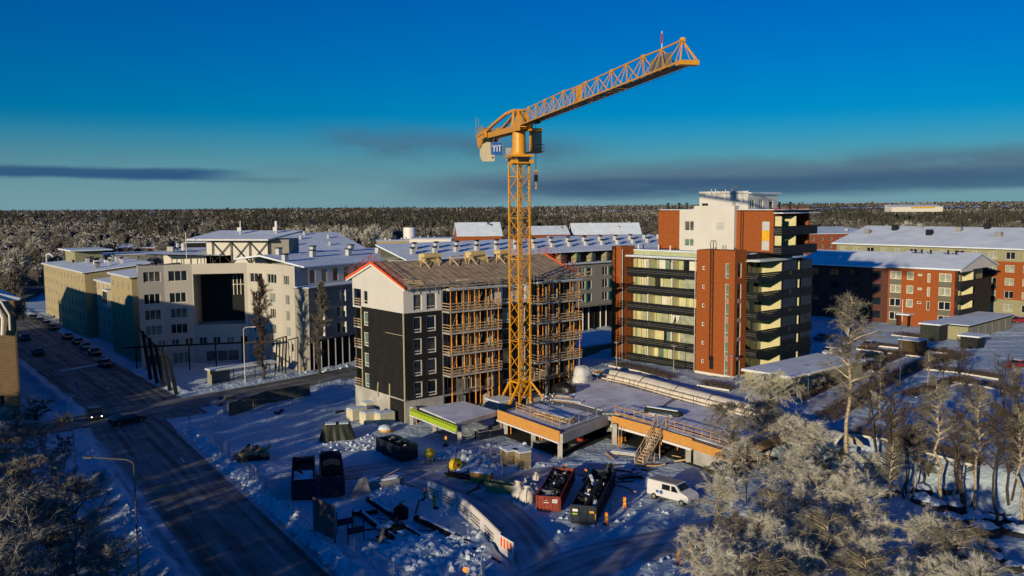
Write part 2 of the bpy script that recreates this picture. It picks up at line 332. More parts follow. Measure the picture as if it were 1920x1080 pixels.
def hfun(x, y, noise=True):
    x = np.asarray(x, float); y = np.asarray(y, float)
    ins = inside(x, y, HIGH); d = seg_dist(x, y, HIGH[:10])
    up = np.where(ins, 1.0, np.clip(1-d/np.where(y < 110, 7.0, 1.4), 0, 1)); up = np.where(y < 110, up*up*(3-2*up), up)
    z = 3.0*up
    ds = seg_dist(x, y, STREAM); z = z-np.clip(1-ds/9.0, 0, 1)*1.5*(1-up)
    far = np.clip((y-400)/2500, 0, 1); z = z+far*(fbm(x, y, 900, 5)*20+np.clip(x/1500, 0, 1)*np.clip((y-1500)/2500, 0, 1)*12)
    if noise:
        rd = np.full(np.shape(x), 1e9)
        for p, w in ROADS.values(): rd = np.minimum(rd, seg_dist(x, y, p)-w)
        tk = np.full(np.shape(x), 1e9)
        for p, w in TRACKS: tk = np.minimum(tk, seg_dist(x, y, p)-w)
        er = np.clip((rd-.35)/.9, 0, 1); free = er*np.clip((tk-.1)/0.8, 0, 1)
        z = z+free*((fbm(x, y, 5, 2)-.44)*0.45+(vnoise(x, y, 1.3, 9)-.5)*0.30)
        bank = er*np.exp(-((rd-1.6)/0.8)**2)*(0.25+0.9*vnoise(x, y, 2.0, 4))*0.75; z = z+np.where(seg_dist(x, y, ROADS['side_street'][0]) < 1e9, bank, 0)
        bt = np.clip(tk/.5, 0, 1)*np.exp(-((tk-1.0)/0.5)**2)*vnoise(x, y, 1.6, 14)*0.35; z = z+np.where(rd > 2, bt, 0)
        rk = np.clip((x-44)/6, 0, 1)*np.clip((93-y)/5, 0, 1)*(1-up); z = z+rk*np.abs(vnoise(x, y, 2.6, 21)-.4)*2.2
        mound = np.exp(-(((x-G(830, 1040)[0])/7)**2+((y-G(830, 1040)[1])/5)**2)); z = z+free*mound*(0.3+vnoise(x, y, 1.5, 31)*.9)*.9
        m2 = np.exp(-(((x-G(870, 860)[0])/3.5)**2+((y-G(870, 860)[1])/3)**2)); z = z+free*m2*(0.2+vnoise(x, y, 1.3, 33))*.8
    return z
def dmin(px): return np.interp(px, [-900, 40, 120, 200, 300, 560, 740, 1240, 1520, 1700, 1920, 2600], [240, 270, 340, 470, 490, 520, 640, 700, 660, 560, 470, 330])
def axis_lines(a, b, step, lo, hi):
    c = list(np.arange(a, b+step/2, step)); s = step; v = b
    while v < hi: s *= 1.28; v += s; c.append(v)
    s = step; v = a
    while v > lo: s *= 1.28; v -= s; c.insert(0, v)
    return np.array(c)
xs = axis_lines(-140, 72, 0.6, -9000, 9000); ys = axis_lines(62, 262, 0.6, -300, 14000)
X, Y = np.meshgrid(xs, ys); Z = hfun(X, Y)
nv = X.size; me = bpy.data.meshes.new('ground')
vs = np.stack([X.ravel(), Y.ravel(), Z.ravel()], 1)
i = np.arange(len(xs)-1)[None, :]+np.arange(len(ys)-1)[:, None]*len(xs); i = i.ravel()
fs = np.stack([i, i+1, i+1+len(xs), i+len(xs)], 1)
me.vertices.add(nv); me.vertices.foreach_set('co', vs.ravel()); me.loops.add(fs.size); me.loops.foreach_set('vertex_index', fs.ravel())
me.polygons.add(len(fs)); me.polygons.foreach_set('loop_start', np.arange(0, fs.size, 4)); me.polygons.foreach_set('loop_total', np.full(len(fs), 4)); me.polygons.foreach_set('use_smooth', np.ones(len(fs), bool)); me.update(calc_edges=True)
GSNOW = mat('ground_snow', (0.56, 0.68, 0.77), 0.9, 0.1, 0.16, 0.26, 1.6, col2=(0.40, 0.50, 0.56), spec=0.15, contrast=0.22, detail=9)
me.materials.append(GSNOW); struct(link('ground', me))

def near_road(name, base, extra_patch):
    """compacted snow over dark asphalt, streaked along the direction of travel (UV-free: uses a strip-local attribute)"""
    m = bpy.data.materials.new(name); m.use_nodes = True; nt = m.node_tree; b = nt.nodes['Principled BSDF']
    uv = nt.nodes.new('ShaderNodeUVMap'); mp = nt.nodes.new('ShaderNodeMapping'); nt.links.new(uv.outputs[0], mp.inputs[0]); mp.inputs['Scale'].default_value = (0.035, 1.1, 1)
    n = nt.nodes.new('ShaderNodeTexNoise'); n.inputs['Scale'].default_value = 1.0; n.inputs['Detail'].default_value = 6; nt.links.new(mp.outputs[0], n.inputs[0])
    n2 = nt.nodes.new('ShaderNodeTexNoise'); n2.inputs['Scale'].default_value = 0.35; n2.inputs['Detail'].default_value = 7; nt.links.new(uv.outputs[0], n2.inputs[0])
    ad = nt.nodes.new('ShaderNodeMath'); ad.operation = 'MULTIPLY_ADD'; nt.links.new(n.outputs[0], ad.inputs[0]); ad.inputs[1].default_value = 0.62
    ml = nt.nodes.new('ShaderNodeMath'); ml.operation = 'MULTIPLY'; nt.links.new(n2.outputs[0], ml.inputs[0]); ml.inputs[1].default_value = 0.38; nt.links.new(ml.outputs[0], ad.inputs[2])
    cr = nt.nodes.new('ShaderNodeValToRGB'); nt.links.new(ad.outputs[0], cr.inputs[0])
    e = cr.color_ramp.elements; e[0].position = 0.40; e[0].color = (*base, 1); e[1].position = 0.62; e[1].color = (*extra_patch, 1)
    nt.links.new(cr.outputs[0], b.inputs['Base Color']); b.inputs['Roughness'].default_value = 0.75
    bp = nt.nodes.new('ShaderNodeBump'); bp.inputs['Distance'].default_value = 0.10; nt.links.new(ad.outputs[0], bp.inputs['Height']); nt.links.new(bp.outputs[0], b.inputs['Normal'])
    return m
ROADM = near_road('snowy_asphalt', (0.050, 0.050, 0.042), (0.25, 0.26, 0.25)); TRACKM = near_road('packed_snow', (0.16, 0.17, 0.18), (0.52, 0.55, 0.60))
def ribbon(name, pts, w, z, m, zf=None):
    P = [Vector(p) for p in pts]; q = []
    for a, b in zip(P, P[1:]):
        n = max(1, int((b-a).length/2)); q += [a.lerp(b, k/n) for k in range(n)]
    q.append(P[-1]); sm = q[:]
    for _ in range(6): sm = [sm[0]]+[(sm[k-1]+sm[k]*2+sm[k+1])/4 for k in range(1, len(sm)-1)]+[sm[-1]]
    v = []; uvs = []; f = []; L = 0; NC = 8
    for k, p in enumerate(sm):
        d = (sm[min(k+1, len(sm)-1)]-sm[max(k-1, 0)]).normalized(); n = Vector((-d.y, d.x)); L += (sm[k]-sm[k-1]).length if k else 0
        for j in range(NC+1):
            s = (-w+2*w*j/NC)*(1+(.05*math.sin(k*1.3+j)*.4+.012*math.sin(k*.37)) if j in (0, NC) else 1); pp = p+n*s; zz = z if zf is None else float(zf(pp.x, pp.y))+z
            v.append((pp.x, pp.y, zz)); uvs.append((L, s))
    for k in range(len(sm)-1):
        for j in range(NC): a = k*(NC+1)+j; f.append((a, a+1, a+NC+2, a+NC+1))
    me = bpy.data.meshes.new(name); me.from_pydata(v, [], f); me.materials.append(m); ul = me.uv_layers.new(name='UVMap')
    for l in me.loops: ul.data[l.index].uv = uvs[l.vertex_index]
    return struct(link(name, me))
zz = 0.03
for nme, (p, w) in ROADS.items(): ribbon(nme, p, w, zz, ROADM); zz += 0.006
for p, w in TRACKS: ribbon('site_track', p, w, 0.01+zz, TRACKM); zz += 0.006
SHM = near_road('shoulder_snow', (0.20, 0.21, 0.22), (0.55, 0.58, 0.63))
for o_ in (5.5, -5.2): ribbon('road_shoulder', [(17.3+.84*o_+d1[0]*t, 11.2+.545*o_+d1[1]*t) for t in (10, 60, 100, 122)], 1.0, .055, SHM)
# paved walk beside the parking court and the stream
PATHM = mat('trodden_path', (0.44, 0.44, 0.45), 0.9, 0.2, 0.7, 0.03, 4)
ribbon('path', [G(1440, 812, 3), G(1500, 765, 3), G(1600, 715, 3), G(1700, 672, 3)], 2.2, 3.05, PATHM)
ribbon('path', [G(1600, 812, 3), G(1700, 765, 3), G(1790, 712, 3), G(1960, 668, 3)], 1.6, 3.06, PATHM)
ws = MB(); L = [Vector((p[0], p[1])) for p in STREAM]; pr = []
for k, p in enumerate(L):
    d = (L[min(k+1, len(L)-1)]-L[max(k-1, 0)]).normalized(); n = Vector((-d.y, d.x)); pr.append((p+n*4.4, p-n*4.4))
for (a, b), (c, d) in zip(pr, pr[1:]): ws.face([(a.x, a.y, -1.02), (b.x, b.y, -1.02), (d.x, d.y, -1.02), (c.x, c.y, -1.02)])
WATER = mat('stream_water', (0.006, 0.009, 0.010), 0.12, 0.3, 0.8, 0.02, 3, spec=0.6)
struct(ws.build('stream', WATER))
# white lane marks and the crossing at the junction
mk_ = MB()
for (px, py, w, l) in ((342, 863, .12, 2.2), (202, 728, .12, 2.0)):
    x, y = G(px, py); a = Vector((d1[0], d1[1])); n = Vector((-a.y, a.x)); c = Vector((x, y))
    mk_.face([(*(c+a*l/2+n*w), .045), (*(c-a*l/2+n*w), .045), (*(c-a*l/2-n*w), .045), (*(c+a*l/2-n*w), .045)])
mk_.build('road_marking', mat('worn_road_paint', (0.62, 0.62, 0.6), 0.8, 0.2, 4)); bpy.data.objects['road_marking']['kind'] = 'structure'

# brown undergrowth below the distant wood
A_ = np.linspace(-.85, .85, 120); Dk = [0, 12, 30, 60, 110, 180, 280, 420, 640, 950, 1400, 2100, 3200, 5000, 8000]
v = []; 
for a in A_:
    px = 960+FPX*math.tan(a)
    for k in Dk: d = (float(dmin(px))+k+8); v.append((math.tan(a)*d, d))
v = np.array(v); zq = hfun(v[:, 0], v[:, 1], False)+.5+fbm(v[:, 0], v[:, 1], 60, 6)*2.2; nk = len(Dk)
fl = bpy.data.meshes.new('forest_floor'); fl.from_pydata([(*p, q) for p, q in zip(v.tolist(), zq.tolist())], [], [(i*nk+j, (i+1)*nk+j, (i+1)*nk+j+1, i*nk+j+1) for i in range(len(A_)-1) for j in range(nk-1)])
fl.materials.append(mat('undergrowth', (0.13, 0.12, 0.10), 0.95, 0.3, 0.06, 0.8, 0.4, col2=(0.055, 0.05, 0.04))); struct(link('forest_floor', fl))
# ------------------------------------------------------------------ apartment block under construction
def roof_profile(y0, z0, yr, zr, y1, z1, t=0.25): return [(y0, z0-t), (y0, z0), (yr, zr), (y1, z1), (y1, z1-t), (yr, zr-t)]
def planks_rail(mb, pts, z, levels=(0.45, 0.85, 1.2), post=2.4, m=WOODP, pm=GALV, h=1.25, r=0.035):
    """timber guard rail along a polyline"""
    for a, b in zip(pts, pts[1:]):
        A_, B_ = Vector((*a, z)), Vector((*b, z)); L_ = (B_-A_).length
        for l in levels: mb.bar(A_+Vector((0, 0, l)), B_+Vector((0, 0, l)), 0.045, 4, m)
        n = max(1, round(L_/post))
        for k in range(n+1): p = A_.lerp(B_, k/n); mb.bar(p, p+Vector((0, 0, h)), r, 4, pm)
bA = thing('apartment_building', 'unfinished block with white gable top, black lower walls and timber rails behind the crane', 'building', (-14.9, 120, 0), 51.6)
LA, WA = 32.0, 14.4
st = 3.05; FZ = [3.1+st*k for k in range(6)]
g = MB(); wh = [(10.0, 11.35, FZ[k]+.35, FZ[k]+2.4) for k in range(4)]
wall(g, 'y', 0, 0, 11.9, 3.1, 15.35, wh); lw = [(a, b, FZ[k]+.25, FZ[k]+2.5) for k in range(4) for a, b in ((1.5, 2.9), (3.7, 5.3))]
wall(g, 'x', 0, 0, 6.25, 3.1, 15.35, lw); part('wall', g, BLACKP, bA); g = MB(); lw2 = [(a, b, FZ[k]+.25, FZ[k]+2.5) for k in range(4) for a, b in ((17.2, 18.7), (20.2, 21.6))]
wall(g, 'x', 0, 15.7, 22.4, 0.2, 15.35, lw2); part('wall', g, BLACKP, bA); g = MB(); wall(g, 'y', -0.02, 0.02, 4.0, 0.0, 2.96); part('cellar_door_panel', g, BLACKP, bA); g = MB(); wall(g, 'x', 0, 31.7, LA, 0.2, 15.35); g.box(LA-.2, LA, .02, WA, 0, 15.3); g.box(.3, LA-.3, WA-.3, WA-.05, 0, 15.3)
part('wall', g, BLACKP, bA)
g = MB()
wall(g, 'y', 0, 0, 11.9, 15.353, 18.9, [(10.0, 11.35, 15.75, 17.8)]); wall(g, 'y', 0, 11.9, 14.55, 17.9, 18.9)
g.face([(0, 0, 18.9), (0, 14.55, 18.9), (0, 14.55, 19.35), (0, 8.2, 21.65), (0, 0, 18.95)])
wall(g, 'x', 0, 0, 6.25, 15.353, 18.9, [(1.6, 3.0, 15.65, 17.9), (3.75, 5.4, 15.6, 17.9)])
g.box(0.0, .12, 11.9, 14.55, 15.1, 15.35); g.box(.02, .2, 14.3, 14.55, 15.35, 17.9)
w_ = part('wall', g, WHITEP, bA); tag(w_, 'white panelled gable and corner of the top storey')
g = MB(); wall(g, 'x', 0, 15.7, 22.4, 15.353, 18.9, [(17.2, 18.7, 15.6, 17.9), (20.2, 21.6, 15.6, 17.9)]); part('wall', g, WHITEP, bA)
g = MB(); wall(g, 'x', 0, 31.7, LA, 15.353, 18.9)
g.face([(LA, 0, 15.3), (LA, 14.5, 15.3), (LA, 14.5, 19.2), (LA, 8.2, 21.6), (LA, 0, 18.9)])
part('wall', g, WHITEP, bA)
windows(bA, 'y', 0, wh, mull=0, fr=.12, transom=.25, gl=GLASSG); window(bA, 'y', 0, 10.0, 11.35, 15.75, 17.8, 0, .1, transom=.25)
windows(bA, 'x', 0, lw, mull=0, fr=.13, transom=.2, gl=GLASS); windows(bA, 'x', 0, [(1.6, 3.0, 15.65, 17.9), (3.75, 5.4, 15.6, 17.9), (17.2, 18.7, 15.6, 17.9), (20.2, 21.6, 15.6, 17.9)], mull=0, fr=.1, transom=.2)
windows(bA, 'x', 0, lw2, mull=0, fr=.12, transom=.2)
f = MB(); f.box(0, LA, 0.15, WA, -.3, .1); wall(f, 'y', -.05, 4.1, 14.3, -.2, 3.1, depth=.3); f.box(-.05, .3, 14.0, 14.3, -.2, 3.1); f.box(.3, LA-.2, 14.1, 14.3, -.2, 3.05)
wall(f, 'x', -.03, -.02, 6.3, -.2, 3.1); f.box(-.12, .35, 0, 14.35, 3.1, 3.28)
part('foundation', f, CONC, bA)
f = MB(); f.box(-.14, .02, -.06, .06, 3.3, 15.34); f.box(-.1, 0, 11.85, 11.98, 3.2, 15.3); f.bar((-.2, 3.95, 0), (-.12, 3.95, 5.0), .07); f.bar((-.3, 7.2, 2.6), (-.12, 7.2, 4.7), .06); f.box(-.1, -.02, -.05, .1, 0, 3.1)
f.box(-.03, -.01, 0, 5.0, 12.22, 12.27)
part('corner_batten', f, mat('pale_batten', (0.55, 0.52, 0.30), 0.7), bA)
# inner floors and rear walls of the open bays
f = MB()
for z in FZ[:5]+[18.35]:
    f.box(6.3, 15.65, .02, WA-.4, z-.25, z); f.box(22.45, 31.6, .02, WA-.4, z-.25, z)
f.box(.3, LA-.3, 6, 6.25, .1, 18.6); f.box(6.3, 6.5, 0, 6, .1, 18.6); f.box(15.45, 15.65, 0.02, 6, .1, 18.6); f.box(22.45, 22.65, 0.02, 6, .1, 18.6); f.box(31.4, 31.6, 0.02, 6, .1, 18.6)
f.box(10.9, 11.1, 1.2, 6, .1, 18.6); f.box(27.0, 27.2, 1.2, 6, .1, 18.6)
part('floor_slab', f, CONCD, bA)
for (xa, xb, ph) in ((6.35, 15.6, 0), (22.5, 31.65, 1)):
    hs_ = [(x, x+w, z+.1, z+2.4) for z in FZ[:5] for x, w in ((xa+1.0, 1.5), (xa+3.2, 1.2), (xa+5.2, 1.6), (xa+7.4, 1.1))]
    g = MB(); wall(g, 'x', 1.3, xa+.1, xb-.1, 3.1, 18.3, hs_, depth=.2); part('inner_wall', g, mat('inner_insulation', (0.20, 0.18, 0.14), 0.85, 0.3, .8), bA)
    for h in hs_[::2]: window(bA, 'x', 1.3, *h, mull=1, fr=.07)
    for k, z in enumerate([6.15+st*i for i in range(4)]+[18.45]):
        zz_ = z-.05; s = MB(); s.box(xa, xb, -1.8, 0.0, zz_-.22, zz_)
        b = part('balcony', s, CONC, bA); r_ = MB()
        if k < 4: planks_rail(r_, [(xa+.05, 0), (xa+.05, -1.85), (xb, -1.85), (xb, 0)], zz_, m=WOODP, pm=GALV, levels=(.3, .7, 1.1), post=1.5)
        else: planks_rail(r_, [(xa+.05, 0.4), (xa+.05, -1.85), (xb, -1.85), (xb, 0.4)], zz_, m=GALV, pm=GALV, levels=(.5, 1.0), post=2.2); r_.box(xa, xb, -1.95, -1.1, zz_+.02, zz_+.08, SNOW)
        for j in range(3):
            a = random.uniform(xa, xb-3.5); r_.box(a, a+random.uniform(2, 3.4), -1.6+j*.4, -1.45+j*.4, zz_+.02, zz_+.14+.1*j, WOODP)
        part('guard_rail', r_, WOODP, b)
    for k in range(5):
        z0 = 0.05 if k == 0 else FZ[k-1]+st-.0; z0 = [0.05, 6.1, 9.15, 12.2, 15.25][k]; z1 = [5.88, 8.93, 11.98, 15.03, 18.18][k]
        for j in range(9):
            x = xa+.45+j*1.05+random.uniform(-.15, .15); y = -1.55 if j % 2 == 0 else -1.3
            p = MB(); zm = z0+(z1-z0)*random.choice((.45, .6, .7)); p.bar((x, y, z0), (x, y, zm), .10, 6, RUSTP); p.bar((x, y, zm), (x, y, z1), .06, 6, random.choice((RUSTP, OSB, RUSTP))); p.box(x-.12, x+.12, y-.12, y+.12, z1-.03, z1, RUSTP)
            part('prop', p, RUSTP, bA)
    p = MB()
    for j in range(4):
        x = xa+1.2+j*2.3
        for z0, z1 in ((6.1, 8.9), (9.15, 12.0), (12.2, 15.0), (15.3, 18.1)):
            p.bar((x, -.4, z0), (x, -.4, z1), .04, 4, random.choice((WOOD, RUSTP, GALV)))
            if random.random() < .5: p.bar((x, -.4, z0), (x+1.1, -.5, z1), .03, 4, GALV)
    for j in range(5): p.bar((xa+1+j*.25, -2.1, .1), (xa+1+j*.25, -2.0, 5.6), .03, 4, GALV)
    part('scaffold_tube', p, GALV, bA)
# side balconies beyond the gable, seen edge on
for z in FZ[1:5]:
    s = MB(); s.box(.3, 3.4, 11.95, 14.9, z-.28, z-.05); b = part('balcony', s, CONC, bA)
    r_ = MB(); planks_rail(r_, [(.35, 12.0), (.35, 14.9), (3.3, 14.9)], z-.05, levels=(.35, .75, 1.1), post=1.5); part('guard_rail', r_, WOODP, b)
r_ = MB(); planks_rail(r_, [(-.02, 11.9), (-.02, 14.3)], 3.28, levels=(.35, .75, 1.1), post=1.2); part('guard_rail', r_, WOODP, bA)
f = MB(); f.sweep(roof_profile(-0.75, 18.88, 8.2, 22.0, 15.9, 19.25), 0, -.35, LA+.4)
rf = part('roof', f, ROOFB, bA)
def slope_z(y): return 18.88+(22.0-18.88)*(y+.75)/8.95 if y < 8.2 else 22.0+(19.25-22)*(y-8.2)/7.7
f = MB()
for x in (-.42, LA+.32):
    f.sweep([(-.9, 18.75), (-.9, 18.99), (8.2, 22.2), (15.95, 19.45), (15.95, 19.1), (8.2, 21.85)], 0, x, x+.22)
part('barge_board', f, ORG, rf)
f = MB(); f.sweep([(-.8, 18.5), (-.8, 18.74), (8.2, 21.84), (15.9, 19.09), (15.9, 18.85), (8.2, 21.6)], 0, -.36, -.2)
part('gable_trim', f, WHT, rf)
for i, (x, w) in enumerate(((8.1, 3.0), (16.6, 2.8), (22.3, 2.0))):
    b = MB(); b.box(x, x+w, 7.1, 8.7, 21.5, 22.95)
    for k in range(5): b.bar((x+.2+k*(w-.4)/4, 7.9, 22.95), (x+.2+k*(w-.4)/4, 7.9, 23.1), .09, 6)
    part('vent_box', b, mat('yellow_plywood', (0.62, 0.47, 0.20), 0.75, 0.08, 3), rf)
for x, w in ((6.6, 3.6), (11.8, 3.4), (15.3, 4.0), (20.6, 3.6)):
    t = MB(); z = slope_z(5.7)
    t.bar((x, 5.9, z), (x+.6, 6.6, z+1.3), .07); t.bar((x+1.3, 5.3, z-.15), (x+.6, 6.6, z+1.3), .07); t.bar((x+.6, 6.6, z+1.3), (x+w, 6.9, z+1.35), .08); t.bar((x+w, 6.9, z+1.35), (x+w-.2, 6.0, z), .08)
    part('timber_trestle', t, WOODP, rf)
for x in (-.35, LA+.35):
    t = MB()
    for k in range(12):
        y = -.5+k*1.42; z = slope_z(y); t.bar((x, y, z), (x+random.uniform(-.2, .4), y, z+1.25), .03, 4)
        if k: t.bar((x, y-1.42, slope_z(y-1.42)+1.15), (x, y, z+1.15), .025, 4); t.bar((x, y-1.42, slope_z(y-1.42)+.6), (x, y, z+.6), .025, 4)
    for k in range(6): y = 1+k*2.2; t.bar((x, y, slope_z(y)+.1), (x+1.4, y+.8, slope_z(y)+1.7), .02, 4)
    part('roof_guard', t, mat('red_scaffold', (0.42, 0.06, 0.04), 0.7, 0.2, 3), rf)
t = MB(); planks_rail(t, [(.2, -1.0), (6.1, -1.0)], 18.2, m=GALV, levels=(.6, 1.05), post=1.6); planks_rail(t, [(15.7, -1.1), (22.4, -1.1)], 18.5, m=WOODP, levels=(.5, 1.0), post=1.6)
for k in range(3): t.bar((.4, .3+k*.5, 19.6+.2*k), (3.3, -.5+k*.5, 19.2+.2*k), .06, 4, WOODP)
t.bar((7.5, -1.9, 19.6), (9.6, -2.1, 19.7), .09, 4, WOODP); t.bar((LA-1.5, -2.0, 19.3), (LA+1.8, -2.0, 19.6), .07, 4, WOODP); t.bar((LA-.5, -2.0, 18.9), (LA+1.9, -1.9, 19.0), .07, 4, WOODP)
part('eave_rail', t, GALV, rf)

# ------------------------------------------------------------------ nine storey red brick tower with dark balconies
bT = thing('apartment_tower', 'tall red brick apartment tower with white penthouse storeys and dark ribbon balconies', 'building', (34.3, 135.0, 3), 48.5)
g = MB()
sl = [(1.05, 1.75, 3.0*k+.35, 3.0*k+2.7) for k in range(5)]+[(1.05, 1.75, 15.6, 17.9)]
sm_ = [(5.6, 6.1, 3.0*k+1.7, 3.0*k+2.3) for k in range(6)]
wall(g, 'y', 0, 0.0, 7.2, 0, 19.8, sl+sm_); sr = [(.75, 1.9, 3.0*k+.3, 3.0*k+2.75) for k in range(5)]+[(.75, 1.9, 15.6, 18.0)]
wall(g, 'x', 0, 0, 3.2, 0, 19.8, sr); g.box(.3, 3.2, 7.0, 7.2, 0, 19.8); g.box(3.05, 3.25, .02, 3, 0, 19.8); g.box(.02, 3.1, .02, 7.1, 19.65, 19.9)
part('stair_wall', g, BRICK, bT)
g = MB(); g.box(.3, 3.2, 22.8, 25.2, 0, 19.9); g.box(-.15, .3, 22.9, 25.2, 0, 19.9); part('end_wall', g, BRICK, bT)
for h in sl: window(bT, 'y', 0, *h, mull=0, gl=GLASSG, transom=.3)
for h in sm_: window(bT, 'y', 0, *h, mull=0, fr=.12)
for h in sr: window(bT, 'x', 0, *h, mull=0)
pl = MB()
for k in range(4): pl.box(-.015, .03, 1.05, 1.75, 3*k+2.75, 3*k+3.3); pl.box(.8, 1.85, -.015, .03, 3*k+2.8, 3*k+3.25)
part('spandrel_panel', pl, mat('dull_pink_panel', (0.35, 0.25, 0.22), .7), bT)
b = MB(); b.box(-.06, .2, .0, 7.26, -.3, .35); b.box(-.05, 3.2, -.06, .1, -.3, .35); b.box(-.2, .3, 22.85, 25.25, -.3, .4); part('plinth', b, OFFW, bT)
b = MB()
for z0 in (2.4,): b.bar((-.35, 4.3, 2.4), (-.35, 4.3, 21.0), .035, 4); b.bar((-.35, 3.8, 2.4), (-.35, 3.8, 21.0), .035, 4)
for k in range(60): b.bar((-.35, 3.8, 2.5+k*.3), (-.35, 4.3, 2.5+k*.3), .02, 4)
for k in range(14): b.bar((-.35, 3.8, 4+k*1.2), (-.7, 4.05, 4+k*1.2), .02, 4); b.bar((-.7, 4.05, 4+k*1.2), (-.35, 4.3, 4+k*1.2), .02, 4)
for y in (3.8, 4.3):
    b.path([(-.35, y, 21), (-.2, y, 21.4), (.2, y, 21.4), (.4, y, 21), (.4, y, 19.9)], .03, 4)
b.box(-.12, -.02, 3.7, 4.4, 1.0, 3.0)
part('roof_ladder', b, DKMET, bT)
b = MB(); b.bar((-.12, 7.35, .2), (-.12, 7.35, 19.4), .07, 6); b.bar((-.1, 22.75, .2), (-.1, 22.75, 19.4), .07, 6); part('downpipe', b, LGREY, bT)
# core walls behind the balconies
g = MB(); g.box(2.9, 3.1, 7.2, 22.8, 0, 19.2); g.box(2.9, 19.6, 24.9, 25.1, 0, 19.2); g.box(3.25, 19.6, 1.9, 2.1, 0, 19.2); g.box(19.5, 19.7, 2.1, 24.9, 0, 19.2); part('wall', g, PGREEN, bT)
random.seed(12)
for k in range(6):
    z = 3.0*k+.15
    # bands of door, curtain and panel colours along the recessed wall, each a separate piece standing proud
    def strip(pts, z0, z1, mats_):
        mb = MB(); n_ = len(pts); mb.v = [(*p, z0) for p in pts]+[(*p, z1) for p in pts]
        for i_ in range(n_-1): mb.f.append((i_, i_+1, n_+i_+1, n_+i_)); mb.m.append(mb._mi(mats_[i_]))
        return mb
    y = 7.9; ys_ = [7.9]; ms_ = []
    while y < 22.2: w = random.choice((.5, .8, 1.1, 1.4)); y = min(y+w, 22.3); ys_ += [y, y+.05]; ms_ += [random.choice((CREAM, PGREEN, GLASSG, CREAM, WFRAME, GLASSL, GLASS, PGREEN)), DKMET]; y += .05
    part('glazed_front', strip([(2.80 if i_ % 4 < 2 else 2.84, q_) for i_, q_ in enumerate(ys_)], z+.1, z+2.7, ms_), CREAM, bT)
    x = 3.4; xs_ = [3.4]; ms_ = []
    while x < 18.7: w = random.choice((.6, .9, 1.3)); x += w; xs_ += [x, x+.05]; ms_ += [random.choice((CREAM, PGREEN, GLASSG, GLASS, GLASS, GLASS, OLIVE)), DKMET]; x += .05  # darker picks put this side's shade into the panel colours
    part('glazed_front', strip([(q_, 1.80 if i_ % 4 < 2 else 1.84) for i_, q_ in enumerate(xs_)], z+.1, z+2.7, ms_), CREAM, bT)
    s = MB(); s.box(1.02, 2.88, 7.25, 22.8, z-.25, z); s.box(3.26, 19.4, -1.9, 1.85, z-.25, z)
    for y in (12.9, 18.0): s.box(1.2, 2.86, y-.07, y+.07, z, z+2.74, CREAM)
    for y in (14.7, 19.9): s.box(1.9, 2.78, y-.9, y-.8, z, z+2.3, PGREEN)
    for x in (10.4, 15.8): s.box(x-.1, x+.1, -1.7, 1.8, z, z+2.74, CREAM)
    bl = part('balcony', s, CONCD, bT)
    r_ = MB()
    def slatrail(axis, c_, a0, a1, z, h=1.3, d=-1):
        for q in range(5):
            zz0 = z-.25+q*(h+.2)/5; o_ = .012*(q % 2)
            if axis == 'y': r_.box(c_-.05-o_, c_, a0, a1, zz0, zz0+.27)
            else: r_.box(a0, a1, c_-.05-o_, c_, zz0, zz0+.27)
    slatrail('y', 1.0, 8.0, 22.7, z); slatrail('x', 7.95, 1.05, 2.8, z); r_.box(.93, .96, 8.0, 22.7, z+.35, z+.38, GALV); r_.box(.93, .96, 8.0, 22.7, z+.65, z+.68, GALV); part('railing', r_, DKMET, bl); r_ = MB(); slatrail('x', -1.95, 3.3, 19.5, z); slatrail('y', 3.25, -1.9, -.05, z); slatrail('y', 19.6, -1.9, 1.9, z)
    r_.box(3.16, 3.19, -1.9, -.05, z+.35, z+.38, GALV); r_.box(3.16, 3.19, -1.9, -.05, z+.65, z+.68, GALV)
    part('railing', r_, DKMET, bl)
    for xa_, xb_ in ((10.6, 14.4), (16.1, 19.4)): p = MB(); p.box(xa_, xb_, -1.9, -1.86, z+1.2, z+2.72); part('balcony_glazing', p, GLASS, bT)
    p = MB(); p.box(19.4, 19.46, -1.8, 1.85, z, z+2.74); part('end_panel', p, DKMET, bT)
    p = MB(); 
    for y in (12.9, 18.0): p.box(.98, 1.1, y-.09, y+.09, z+1.2, z+2.75)
    for y in (20.4, 21.6): p.box(.98, 1.04, y-.03, y+.03, z+1.2, z+2.75, DKMET)
    part('post', p, WHT, bl)
for k in (0, 1, 2, 4):
    z = 3.0*k+.15; g_ = MB(); g_.box(1.0, 1.02, 8.1, 10.2+random.random(), z+1.25, z+2.7); part('balcony_glazing', g_, GLASSL, bT)
cl = MB()
for k in range(5): y = 8.4+k*.95; cl.face([(1.15, y, 8.75), (1.15, y+.95, 8.75), (1.17, y+.5+.2*random.random(), 7.3)])
part('hung_curtain', cl, mat('white_cloth', (.7, .68, .6), .9), bT)
c = MB(); c.box(.7, 3.4, 7.3, 22.9, 18.1, 18.3); c.box(2.9, 3.1, -2.2, 1.0, 18.1, 18.25); c.box(3.3, 12.5, -2.3, 1.9, 18.1, 18.28)
cn = part('canopy', c, LGREY, bT); c = MB(); c.box(.68, 3.42, 7.28, 22.92, 18.303, 18.42); c.box(3.28, 12.52, -2.32, 1.92, 18.283, 18.38); part('snow_layer', c, RSNOW, cn)
c = MB(); c.box(2.95, 19.6, 7.15, 22.85, 18.5, 19.15, DKMET); c.box(3.3, 6.0, .1, 7.1, 18.5, 19.1, DKMET); c.box(6.3, 19.6, -.1, 6.9, 18.4, 19.1, DKMET); c.box(2.8, 19.7, .4, 25.0, 19.15, 19.32, RSNOW)
rt = part('roof', c, RSNOW, bT)
